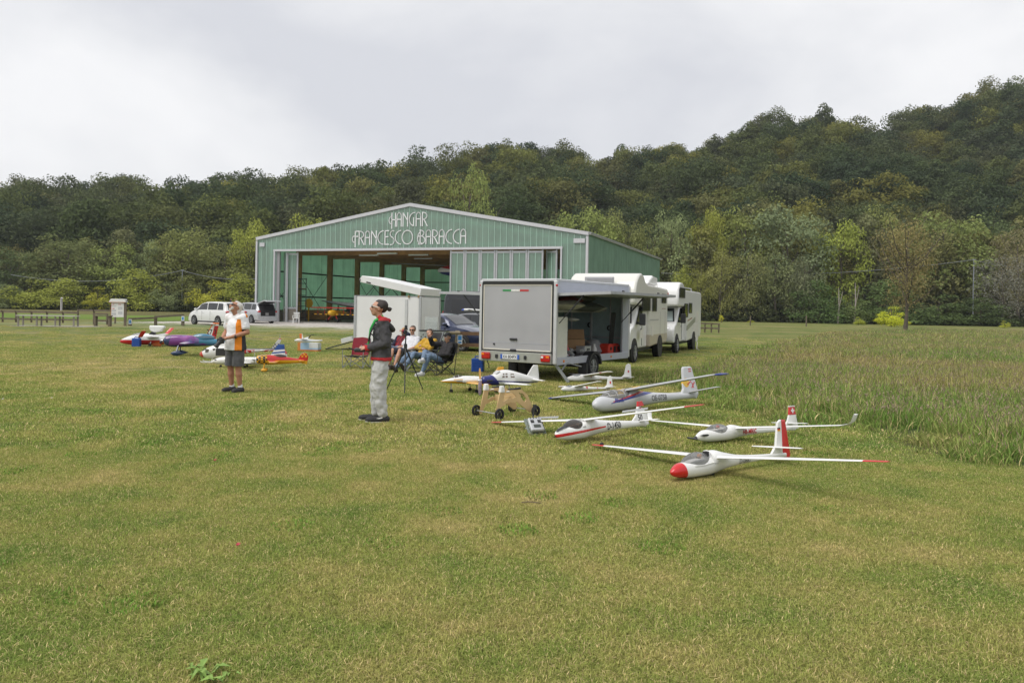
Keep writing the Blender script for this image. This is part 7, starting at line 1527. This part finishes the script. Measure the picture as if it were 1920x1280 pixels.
b = MB(); b.tube([(.05, -.02, 1.52), (.09, .06, 1.49), (.04, .13, 1.47), (-.05, .13, 1.47), (-.09, .06, 1.49), (-.05, -.02, 1.52)], .035, 8); b.tube([(.08, .09, 1.45), (.09, .16, 1.38), (.0, .19, 1.34), (-.09, .16, 1.38), (-.08, .09, 1.45)], .04, 8); b.build('hood', paint('hood', (.42, .018, .022), [((.05, .05, .055), [(0, .9, -1, 1.33)])], .9, 0), o, smooth=60)
b = MB(); b.tube([(.06, .05, 1.54), (.06, -.07, 1.47), (.04, -.13, 1.35), (.03, -.15, 1.20), (.02, -.16, 1.12)], [.02, .022, .018, .015, .012], 6); b.tube([(-.06, .05, 1.54), (-.06, -.07, 1.47), (-.04, -.13, 1.35), (-.03, -.15, 1.20), (-.02, -.16, 1.12)], .014, 6); b.build('neck_strap', mat('green_strap', (.03, .36, .07), .8), o, smooth=60)
b = MB(); b.tube([(.12, -.06, 1.43), (.1, -.13, 1.3), (.06, -.16, 1.17)], .012, 6); b.tube([(.1, -.12, 1.28), (.16, -.02, 1.2), (.17, .1, 1.15)], .012, 6); b.build('harness', blackp_m, o); b = MB(); b.box((.19, .05, 1.42), (.03, .05, .04)); b.build('sleeve_badge', mat('red_badge', (.5, .02, .03), .8), o, bevel=.01)
for sx in (1, -1):
    b = MB(); b.bar((.112 * sx + sx * .045, -.06 if sx > 0 else -.15, .05), (.112 * sx + sx * .048, .06 if sx > 0 else -.05, .08), .004, .016); b.build('shoe_mark', wp, o)
b = MB(); b.bar((.16, .0, .88), (.155, .02, .72), .006, .02); b.build('pocket_seam', mat('pocket_dark', (.10, .09, .08), .9), o)
tx = empty('radio_transmitter', 'black radio transmitter held by the young man', 'transmitter', Vector((p.x, p.y, 0)) + Matrix.Rotation(math.radians(-80), 3, 'Z') @ Vector((0, -.28, 1.04)), math.radians(-80))
b = MB(); b.box((0, 0, 0), (.22, .16, .05)); b.build('case', blackp_m, tx, bevel=.015, seg=2)
for x in (-.06, .06):
    b = MB(); b.cyl((x, .02, .02), (x, .02, .07), .005, 6); b.build('stick', alu_m, tx)
b = MB(); b.bar((0, -.07, .0), (0, -.16, .03), .02, .02); b.build('antenna', blackp_m, tx); b = MB(); b.box((0, -.03, .027), (.1, .05, .004)); b.build('display', mat('tx_screen', None), tx)
# --- chairs and seated people
frame_m = mat('chair_tube', (.30, .31, .32), .35, .7); bfab = mat('black_canvas', (.018, .018, .02), .9, var=.2); rfab = mat('red_canvas', (.22, .018, .03), .9, var=.15); nfab = mat('navy_canvas', (.02, .03, .085), .9, var=.15)
def camp_chair(label, loc, rz, fab, tube, back=None, group='folding camp chairs'):
    o = empty('camp_chair', label, 'chair', loc, rz, group); o.scale = (.95, .95, .86)
    b = MB(); b.loft([[(x, y, z - .012) for x, y, z in r_] + [(x, y, z + .012) for x, y, z in reversed(r_)] for r_ in ([(-.25, -.25, .40), (0, -.25, .38), (.25, -.25, .40)], [(-.25, .0, .36), (0, .0, .34), (.25, .0, .36)], [(-.25, .25, .38), (0, .25, .35), (.25, .25, .38)])]); b.build('seat', fab, o, smooth=50)
    b = MB(); b.loft([[(x, y - .012, z) for x, y, z in r_] + [(x, y + .012, z) for x, y, z in reversed(r_)] for r_ in ([(-.25, .24, .40), (0, .28, .38), (.25, .24, .40)], [(-.27, .32, .65), (0, .36, .65), (.27, .32, .65)], [(-.25, .38, .92), (0, .42, .95), (.25, .38, .92)])]); b.build('backrest', back or fab, o, smooth=50)
    for s_ in (-1, 1):
        b = MB(); b.box((s_ * .31, -.02, .60), (.07, .5, .02)); b.build('armrest', fab, o, bevel=.008)
        b = MB(); b.cyl((s_ * .30, -.27, .02), (s_ * .24, .27, .40), .011, 6); b.build('cross_leg', tube, o); b = MB(); b.cyl((s_ * .30, .27, .02), (s_ * .26, -.27, .40), .011, 6); b.build('cross_leg', tube, o)
        b = MB(); b.cyl((s_ * .30, .27, .02), (s_ * .26, .39, .92), .011, 6); b.build('back_post', tube, o); b = MB(); b.cyl((s_ * .30, -.27, .02), (s_ * .31, -.25, .60), .011, 6); b.build('front_post', tube, o)
    for y in (-.27, .27):
        b = MB(); b.cyl((-.30, y, .02), (.25, y, .40), .011, 6); b.build('cross_leg', tube, o); b = MB(); b.cyl((.30, y, .02), (-.25, y, .40), .011, 6); b.build('cross_leg', tube, o)
    return o
def sit(face=(0, -1, 0), **kw):
    J = dict(pelvis=(0, .06, .43), chest=(0, .22, .70), neck=(0, .29, .89), head=(0, .26, 1.02), face=face, shL=(.19, .27, .83), shR=(-.19, .27, .83), elL=(.27, .12, .60), elR=(-.27, .12, .60), wrL=(.24, -.12, .56), wrR=(-.24, -.12, .56), hipL=(.09, .04, .42), hipR=(-.09, .04, .42), knL=(.12, -.38, .52), knR=(-.12, -.38, .52), anL=(.13, -.50, .10), anR=(-.13, -.50, .10), toeL=(.15, -.64, .05), toeR=(-.15, -.64, .05)); J.update(kw); return J
jeans = cloth('jeans', (.13, .19, .28), .18, 8)
# black jacket, cap: chair at the right end, legs crossed, arm up
q = G(823, 703); rz = math.radians(-52)
camp_chair('black camp chair under the man in black jacket and cap', q, rz, bfab, blackp_m)
seated, _ = person('man in black jacket and cap in the rightmost chair, one hand raised, jeans', q, rz, sit(face=(.35, -1, .1), elR=(-.34, -.02, .84), wrR=(-.24, -.16, 1.02), hdR=(.1, -.2, 1), huR=(0, -1, 0), elL=(.28, .10, .58), wrL=(.10, -.14, .54), knR=(-.06, -.42, .62), anR=(.22, -.66, .46), toeR=(.30, -.80, .43), knL=(.12, -.40, .54), anL=(.12, -.62, .10), toeL=(.12, -.77, .05)), dict(top=mat('black_jacket', (.018, .016, .018), .8, var=.3, bump=.4, bscale=20), bottom=jeans, shoe=mat('white_trainer', (.55, .55, .56), .7, var=.3, scale=30), sole=wp, hair=MATS['dark_hair'], cap=mat('black_cap', (.015, .015, .017), .8), glasses=[mat('clear_specs', (.3, .28, .26), .1), MATS['glasses_frame']], thick=.02), .013)
seated.scale = (0.9, 0.9, 0.9)
# mustard shirt, arms folded: reclining grey chair
q = G(792, 700); q.y += .55; q.x -= .08; rz = math.radians(-42)
ch = empty('recliner_chair', 'grey-framed reclining chair under the man in mustard shirt', 'chair', q, rz, 'folding camp chairs'); ch.scale = (.95, .95, .88)
mesh_m = mat('dark_mesh', (.035, .035, .037), .9, var=.2)
b = MB(); b.box((0, -.02, .42), (.48, .5, .02)); b.build('seat', mesh_m, ch); b = MB(); b.loft([[(-.25, .22, .43), (.25, .22, .43), (.25, .24, .43), (-.25, .24, .43)], [(-.25, .52, 1.14), (.25, .52, 1.14), (.25, .54, 1.14), (-.25, .54, 1.14)]]); b.build('backrest', mesh_m, ch)
for s_ in (-1, 1):
    b = MB(); b.bar((s_ * .27, .22, .40), (s_ * .27, .54, 1.17), .03, .03); b.build('back_frame', frame_m, ch); b = MB(); b.box((s_ * .31, .0, .64), (.06, .5, .025)); b.build('armrest', frame_m, ch, bevel=.008)
    b = MB(); b.bar((s_ * .28, -.3, .02), (s_ * .28, .25, .62), .025); b.build('leg', frame_m, ch); b = MB(); b.bar((s_ * .28, .4, .02), (s_ * .28, -.2, .62), .025); b.build('leg', frame_m, ch)
b = MB(); b.bar((-.3, -.3, .02), (.3, -.3, .02), .025); b.bar((-.3, .4, .02), (.3, .4, .02), .025); b.build('floor_bar', frame_m, ch)
seated, _ = person('man in mustard yellow shirt with folded arms in the reclining chair', q, rz, sit(face=(.55, -1, .0), head=(0, .27, 1.05), neck=(0, .30, .91), chest=(0, .23, .71), shL=(.2, .28, .85), shR=(-.2, .28, .85), elL=(.28, .06, .66), elR=(-.28, .06, .66), wrL=(.0, -.0, .72), wrR=(.02, -.02, .64), hdL=(-1, .1, 0), hdR=(1, .1, .1), knL=(.13, -.40, .50), knR=(-.12, -.40, .48), anL=(.15, -.78, .17), anR=(-.15, -.82, .12), toeL=(.17, -.90, .25), toeR=(-.16, -.95, .18)), dict(top=cloth('mustard', (.50, .29, .02), .12), bottom=jeans, shoe=mat('brown_shoe', (.05, .035, .03), .7), hair=mat('brown_hair', (.09, .06, .045), .7, var=.3, scale=40), glasses=[MATS['clear_specs'], MATS['glasses_frame']], thick=.016, fat=1.08), .013)
seated.scale = (0.93, 0.93, 0.93)
# white polo, sunglasses
q = G(757, 697); q.y += 1.1; q.x -= .10; rz = math.radians(-38)
camp_chair('grey camp chair under the man in white polo shirt', q, rz, mesh_m, frame_m)
seated, _ = person('man in white polo shirt, sunglasses and navy shorts in a camp chair', q, rz, sit(face=(.5, -1, .0), head=(0, .25, 1.07), neck=(0, .28, .93), knL=(.14, -.36, .52), knR=(-.14, -.36, .52), anL=(.13, -.55, .10), anR=(-.13, -.55, .10), toeL=(.14, -.70, .05), toeR=(-.15, -.70, .05), wrL=(.26, -.14, .55), wrR=(-.26, -.16, .55)), dict(top=cloth('white_polo', (.66, .66, .70), .06), bottom=cloth('navy_shorts', (.02, .023, .04)), shoe=MATS['brown_shoe'], sleeve=.5, leg=.62, hair=MATS['brown_hair'], glasses=sung, thick=.018, fat=1.12), .013)
seated.scale = (0.96, 0.96, 0.96)
# person in red plaid behind, blue chair
q = G(722, 692); q.y += 2.2; q.x -= .05; rz = math.radians(-20)
camp_chair('navy camp chair behind the man in white polo', (q.x + .12, q.y, 0), rz, nfab, frame_m)
seated, _ = person('person in red plaid shirt and navy sleeves, hand at the brow', (q.x + .12, q.y, 0), rz, sit(face=(-.1, -1, -.25), elL=(.28, .06, .94), wrL=(.10, .03, 1.06), hdL=(-1, .1, .2), elR=(-.26, .08, .6)), dict(top=paint('plaid', (.32, .02, .03), [((.03, .02, .025), ('check', .045), [(0, 0, 1, 0)]), ((.015, .018, .04), [(1, 0, 0, -.14)]), ((.015, .018, .04), [(-1, 0, 0, -.19)])], .9, 0), bottom=jeans, shoe=MATS['brown_shoe'], hair=mat('blond_hair', (.42, .25, .11), .7, var=.25, scale=40), thick=.02), .014)
seated.scale = (0.9, 0.9, 0.9)
# empty red chair
camp_chair('empty red and black camp chair behind the standing young man', G(668, 690), math.radians(-12), bfab, frame_m, back=rfab)
# person far behind the polo man, arms up by the silver minivan
q = G(459, 605); J = standing(elL=(.30, -.05, 1.60), wrL=(.24, -.12, 1.86), hdL=(0, 0, 1), huL=(0, -1, 0), elR=(-.30, -.05, 1.58), wrR=(-.26, -.12, 1.82), hdR=(0, 0, 1), huR=(0, -1, 0))
person('distant person in navy jacket with raised arms beside the silver minivan', (q.x, 64.5, 0), math.radians(160), J, dict(top=paint('navy_jacket', (.015, .02, .05), [((.03, .12, .5), [(0, 0, -1, .96)])], .8, 0), bottom=cloth('dark_trousers', (.02, .02, .022)), shoe=MATS['black_shoe'], hair=MATS['blond_hair'], thick=.02), .02)
# ------------------------------------------------------------------ small things on the field
def jerrycan(label, p, rz, s=1.0):
    o = empty('jerrycan', label, 'jerrycan', p, rz, 'blue jerrycans'); m = mat('blue_plastic', (.012, .075, .36), .4, var=.08)
    b = MB(); b.box((0, 0, .17 * s), (.30 * s, .22 * s, .34 * s)); b.build('body', m, o, bevel=.03, seg=3)
    b = MB(); b.tube([(-.08 * s, 0, .33 * s), (-.07 * s, 0, .385 * s), (.06 * s, 0, .385 * s), (.07 * s, 0, .33 * s)], .018 * s, 8); b.build('handle', m, o, smooth=50); b = MB(); b.cyl((.11 * s, 0, .33 * s), (.11 * s, 0, .375 * s), .03 * s, 12); b.build('cap', blackp_m, o)
    b = MB()
    for z in (.1, .17, .24): b.box((0, -.112 * s, z * s), (.22 * s, .01, .02 * s))
    b.build('ridges', m, o)
jerrycan('blue jerrycan behind the left corner of the grey trailer', G(896, 697), math.radians(-10), 1.05); jerrycan('blue jerrycan in front of the red and white jet glider', G(256, 650), math.radians(5), .95)
b = MB(); p = G(905, 690); b.tube([(0, 0, .2), (.05, 0, .1), (.06, 0, -.02)], .012, 6); b.tube([(-.1, 0, .30), (0, 0, .32), (.02, 0, .18)], .012, 6); tag(b.build('fuel_hose', blackp_m, loc=(p.x + .12, p.y - .1, .02)), 'short black fuel hose hanging beside the jerrycan by the trailer', 'hose')
# tripod
p = G(757, 735); t = empty('camera_tripod', 'black camera tripod beside the standing young man', 'tripod', (p.x, p.y + .15, 0), .3)
for k in range(3):
    a = math.radians(-100 + 120 * k); b = MB(); e_ = Vector((math.cos(a) * .42, math.sin(a) * .42, .0)); b.cyl((0, 0, .88), e_ * .5 + V3(0, 0, .44), .016, 8); b.cyl(e_ * .5 + V3(0, 0, .44), e_ + V3(0, 0, .01), .011, 8); b.build('leg', blackp_m, t)
    b = MB(); b.cyl((0, 0, .58), e_ * .42 + V3(0, 0, .51), .007, 6); b.build('brace', blackp_m, t)
b = MB(); b.cyl((0, 0, .5), (0, 0, 1.16), .014, 8); b.cyl((0, 0, .86), (0, 0, .94), .035, 10); b.build('centre_column', blackp_m, t); b = MB(); b.ell((0, 0, 1.18), (.03, .03, .035)); b.box((0, 0, 1.23), (.07, .07, .02)); b.cyl((0, 0, 1.17), (-.12, -.16, 1.08), .007, 6); b.build('head', blackp_m, t); b = MB(); b.box((0, 0, 1.275), (.05, .05, .07)); b.build('camera_mount', blackp_m, t, bevel=.01)
# dark sloping board with white papers left of the red chair
p = at(642, 654, 29.6); o = empty('sloping_board', 'dark sloping board with white sheets behind the red chair', 'board', (p.x, 29.6, 0), math.radians(4)); b = MB(); b.prism([(-.62, .02), (.75, .42), (.75, .46), (-.62, .06)], 0, .8); b.build('panel', mat('dark_board', (.03, .04, .03), .5), o); b = MB(); b.bar((.7, .05, 0), (.7, .05, .42), .04); b.bar((.7, .75, 0), (.7, .75, .42), .04); b.build('leg', alu_m, o); b = MB(); b.prism([(-.05, .25), (.35, .37), (.30, .52), (-.08, .42)], .1, .5); b.build('paper_stack', wp, o)
# gas bottle shaped red and white cylinder among the left models
p = G(533, 679); o = empty('fuel_cylinder', 'red and white striped cylinder behind the chequered aerobatic model', 'cylinder', p, 0); b = MB(); b.lathe([(.07, 0), (.08, .02), (.08, .26), (.06, .31), (.03, .33), (.03, .36)], 16, 'z'); b.build('body', paint('cyl_paint', (.5, .03, .03), [((.75, .75, .73), [(0, 0, 1, -.10), (0, 0, -1, .24)])], .35), o, smooth=40); b = MB(); b.bar((0, 0, .36), (-.10, 0, .40), .025); b.cyl((0, 0, .33), (0, 0, .41), .02, 8); b.build('valve', red_m, o)
# rail fence by the cars: round logs and flat boards
log_m = mat('pale_log', (.30, .25, .17), .85, var=.2, scale=6, bump=.4, bscale=15); brd_m = mat('brown_board', (.17, .10, .055), .85, var=.2, scale=5); dwood = mat('weathered_wood', (.16, .13, .095), .9, var=.25, scale=4, bump=.4, bscale=12)
p = G(857, 662); f_ = empty('rail_fence', 'log and board fence with blue sign before the dark blue hatchback', 'fence', (p.x, p.y, 0), 0)
for x, y in ((0, 0), (-1.55, -.55), (2.0, .25)):
    b = MB(); b.cyl((x, y, 0), (x, y, .82), .075, 10); b.build('post', log_m, f_, smooth=50)
for z, m_ in ((.30, log_m), (.72, log_m)):
    b = MB(); b.cyl((-1.6, -.60, z), (.1, -.08, z + .02), .06, 10); b.build('rail', m_, f_, smooth=50)
for z in (.30, .72):
    b = MB(); b.bar((.0, -.02, z), (2.0, .2, z), .03, .13); b.build('rail', brd_m, f_)
b = MB(); b.box((.1, -.10, .5), (.17, .02, .34)); s_ = b.build('sign', mat('sign_white', (.72, .74, .76), .5), f_); b = MB(); b.box((.1, -.113, .56), (.13, .004, .16)); b.box((.1, -.113, .40), (.12, .004, .06)); b.build('sign_print', mat('sign_blue', (.03, .22, .55), .5, var=.3, scale=30), s_)
# fences and tables at the far left
def rails(label, pts, d, zr, m=dwood, cap=True):
    P_ = [at(px, 600, d) for px in pts]; o = empty('rail_fence', label, 'fence', (P_[0].x, d, 0), 0)
    for q in P_:
        b = MB(); b.box((q.x - P_[0].x, 0, max(zr) / 2 + .01), (.09, .09, max(zr) + .02)); b.build('post', m, o)
    for z in zr:
        for a, c_ in zip(P_, P_[1:]):
            b = MB(); b.bar((a.x - P_[0].x, -.1, z), (c_.x - P_[0].x + .05, -.1, z + rnd.uniform(-.03, .03)), .08, .12); b.build('rail', m, o)
    return o
rails('weathered two-rail fence behind the long tables at the far left', (-60, -25, 5, 30, 59, 88, 118, 146), 57.5, (.25, .78)); rails('two-rail fence left of the notice board', (176, 201), 55, (.3, .74)); rails('short weathered fence beside the post of the notice board', (146, 176, 216), 58, (.95,))
for lb, pa, pb, d_ in (('sloping single-rail fence right of the notice board', (243, 598), (292, 596), 54.5), ('single-rail fence leading to the white minivan', (292, 594), (343, 591), 56)):
    a, c_ = at(*pa, d_), at(*pb, d_ + 1); o = empty('rail_fence', lb, 'fence', (a.x, a.y, 0), 0)
    for q, h_ in ((a, a.z), (c_, c_.z)):
        b = MB(); b.box((q.x - a.x, q.y - a.y, h_ / 2), (.17, .15, h_)); b.build('post', dwood, o)
    b = MB(); b.bar((-.05, -.1, a.z), (c_.x - a.x + .1, c_.y - a.y - .1, c_.z + .02), .1, .13); b.build('rail', dwood, o)
for px, py, d_, lb in ((244, 603, 54.2, 'small blue and white sign on the fence right of the notice board'), (343, 597, 55.6, 'small blue and white sign at the nose of the white minivan')):
    q = at(px, py, d_); o = empty('fence_sign', lb, 'sign', (q.x, d_, 0), 0, 'small blue parking signs'); b = MB(); b.box((0, .1, q.z / 2), (.12, .1, q.z)); b.build('post', dwood, o); b = MB(); b.box((0, 0, q.z), (.2, .03, .34)); b.build('plate', mat('sign_white', None), o); b = MB(); b.box((0, -.018, q.z), (.12, .006, .22)); b.build('print', mat('sign_blue', None), o)
p0, p1 = G(34, 611), G(138, 612.5); o = empty('long_table', 'long low wooden table with pale top at the far left', 'table', (p0.x, p0.y, 0), math.atan2(p1.y - p0.y, p1.x - p0.x)); tl_ = (p1 - p0).length; tz = at(86, 592, p0.y).z; pale_w = mat('pale_board', (.42, .40, .36), .8, var=.12)
for y in (0, .28, .56):
    b = MB(); b.box((tl_ / 2, y, tz), (tl_ + .2, .26, .06)); b.build('plank', pale_w, o)
for k in range(4):
    for y in (0, .6):
        b = MB(); b.box((tl_ * k / 3, y, tz / 2 - .02), (.08, .08, tz - .05)); b.build('leg', mat('grey_wood', (.24, .22, .19), .9, var=.15), o)
sheet('table_slab', None, .02, mat('pale_slab', (.50, .47, .43), .9, var=.15, scale=2), pts=[(p0.x - .4, p0.y - .5), (p1.x + .8, p1.y - .5), (p1.x + 1.6, p1.y + 1.1), (p0.x - .2, p0.y + 1.1)])
p = at(193, 597, 52); o = empty('wooden_bench', 'small plank bench between the long table and the notice board', 'bench', (p.x, 52, 0), .05); b = MB(); b.box((0, 0, .68), (1.1, .4, .06)); b.build('seat', dwood, o)
for x in (-.45, .45):
    b = MB(); b.box((x, 0, .33), (.12, .3, .64)); b.build('leg', dwood, o)
# notice board
p = G(222, 611); o = empty('notice_board', 'white notice board with little roof on a wooden post', 'notice board', (p.x, p.y, 0), 0); b = MB(); b.box((.42, .05, .85), (.14, .12, 1.7)); b.build('post', dwood, o); b = MB(); b.box((-.08, 0, 1.08), (.86, .07, .98)); b.build('board', wp, o); b = MB(); b.prism([(-.62, 1.58), (.5, 1.58), (.44, 1.80), (-.48, 1.80)], -.12, .2); b.build('little_roof', wp, o, bevel=.01); b = MB(); b.box((-.49, -.02, 1.08), (.03, .05, 1.0)); b.box((-.08, -.10, 1.575), (1.1, .05, .03)); b.build('orange_edge', mat('rust_edge', (.45, .15, .06), .7), o)
pr = mat('notice_print', (.52, .53, .54), .8, var=.3, scale=30)
for x, z, w_, h_, m_ in ((-.35, 1.43, .12, .035, red_m), (.07, 1.43, .18, .035, red_m), (-.33, 1.15, .14, .04, red_m), (-.3, 1.32, .3, .06, pr), (-.3, 1.02, .3, .12, pr), (.12, 1.18, .3, .2, pr), (.12, .88, .3, .2, pr), (-.3, .80, .3, .18, pr)):
    b = MB(); b.box((x, -.038, z), (w_, .006, h_)); b.build('notice', m_, o)
# pipe stub, stakes, utility poles and cable
p = at(115, 583, 124); tag(MB().tube([(0, 0, 0), (0, 0, 1.7), (.1, -.1, 1.95)], .16, 10).build('pipe_stub', mat('pale_pipe', (.50, .48, .50), .5), loc=(p.x, 124, 0), smooth=50), 'pale pipe stub standing at the far field edge', 'pipe')
for px, top, lb in ((1512, 591, 'thin wooden stake in the meadow below the grey poplar'), (1407, 593, 'thin stake at the meadow end below the tall poplars')):
    q = at(px, top, 96); tag(MB().box((0, 0, q.z / 2), (.12, .1, q.z)).build('stake', dwood, loc=(q.x, 96, 0)), lb, 'stake', 'stakes in the meadow')
f2 = rails('low weathered rail fence right of the rear motorhome', (1309, 1322, 1334, 1348), 62, (.35, .7))
pole_m = mat('grey_pole', (.30, .32, .36), .5, .2); cab_m = mat('cable', (.22, .23, .25), .5)
tops = []
for px, py, lb in ((1826, 487, 'grey utility pole carrying the cable at the right'), (342, 507, 'thin utility pole among the trees at the left')):
    q = at(px, py, 133 if px > 900 else 131.5); o = empty('utility_pole', lb, 'pole', (q.x, q.y, 0), 0, 'utility poles'); b = MB(); b.cyl((0, 0, 0), (0, 0, q.z), .10 if px > 900 else .06, 8); b.build('shaft', pole_m, o, smooth=50); b = MB(); b.box((0, 0, q.z + .05), (.5, .1, .12)); b.build('cross_arm', pole_m, o); tops.append(q)
def cable(label, pts): tag(MB().tube(pts, .042, 6).build('overhead_cable', cab_m), label, 'cable', 'overhead cables')
def sag(a, c_, s_, n=14): return [a.lerp(c_, k / n) - Vector((0, 0, s_ * 4 * (k / n) * (1 - k / n))) for k in range(n + 1)]
cable('overhead cable running left from the right utility pole past the lone tree', sag(tops[0], at(1240, 512, 133), 1.2)); cable('short overhead cable running right from the right utility pole', sag(tops[0], at(1990, 506, 133), .5)); cable('sagging overhead cable left of the left utility pole', sag(tops[1], at(20, 515, 131.5), 1.4)); cable('overhead cable from the left utility pole towards the hangar', sag(tops[1], at(500, 520, 131.5), .8))
# scraps on the lawn and a broad-leaved weed
R3 = random.Random(9)
for px, py, c_, lb in ((446, 1026, (.5, .08, .10), 'tiny red scrap lying on the lawn in the left foreground'), (403, 866, (.5, .10, .10), 'tiny red scrap on the lawn below the man in the polo'), (97, 748, (.65, .63, .6), 'small white scrap on the lawn at the left'), (5, 750, (.65, .63, .6), 'tiny white scrap at the left edge of the lawn')):
    q = G(px, py); b = MB(); b.add([(-.015, -.008, .02), (.01, -.015, .022), (.018, .01, .03), (-.008, .012, .032), (0, .0, .012)], [(0, 1, 4), (1, 2, 4), (2, 3, 4), (3, 0, 4)]); tag(b.build('paper_scrap', mat('scrap' + str(px), c_, .8), loc=q), lb, 'scrap')
q = G(995, 946); tag(MB().tube([(-.08, 0, .02), (-.02, .01, .025), (.05, 0, .022), (.09, .015, .014)], .004, 5).build('dry_twig', dwood, loc=q), 'dry twig lying on the middle of the lawn', 'twig')
q = G(393, 1272); o = empty('broadleaf_weed', 'bright green broad-leaved weed at the bottom edge of the lawn', 'weed', q, 0); wd_m = mat('weed_leaf', (.20, .32, .06), .6, var=.2)
for k in range(22):
    a = R3.uniform(0, 6.28); ln = R3.uniform(.04, .10); z = R3.uniform(.02, .05); w_ = ln * .2; d_ = Vector((math.cos(a), math.sin(a), 0)); e_ = Vector((-d_.y, d_.x, 0)); b0 = Vector((R3.uniform(-.12, .12), R3.uniform(-.06, .06), .01))
    b = MB(); b.add([b0, b0 + d_ * ln * .5 - e_ * w_ + V3(0, 0, z), b0 + d_ * ln * .5 + V3(0, 0, z * .8), b0 + d_ * ln * .5 + e_ * w_ + V3(0, 0, z), b0 + d_ * ln + V3(0, 0, z * .7)], [(0, 1, 2), (0, 2, 3), (1, 4, 2), (2, 4, 3)]); b.build('leaf', wd_m, o)

# ------------------------------------------------------------------ air: thin even haze round the whole place
b = MB(); b.box((0, 260, 52), (1440, 700, 107)); hz = b.build('haze', mat('haze_air', (1, 1, 1)))
hm = hz.data.materials[0]; nt = hm.node_tree; nt.nodes.clear(); ho = nt.nodes.new('ShaderNodeOutputMaterial'); pv = nt.nodes.new('ShaderNodeVolumePrincipled')
pv.inputs['Color'].default_value = (.88, .93, 1.0, 1); pv.inputs['Density'].default_value = .00022; pv.inputs['Anisotropy'].default_value = .2; nt.links.new(pv.outputs[0], ho.inputs['Volume'])
tag(hz, kind='stuff')
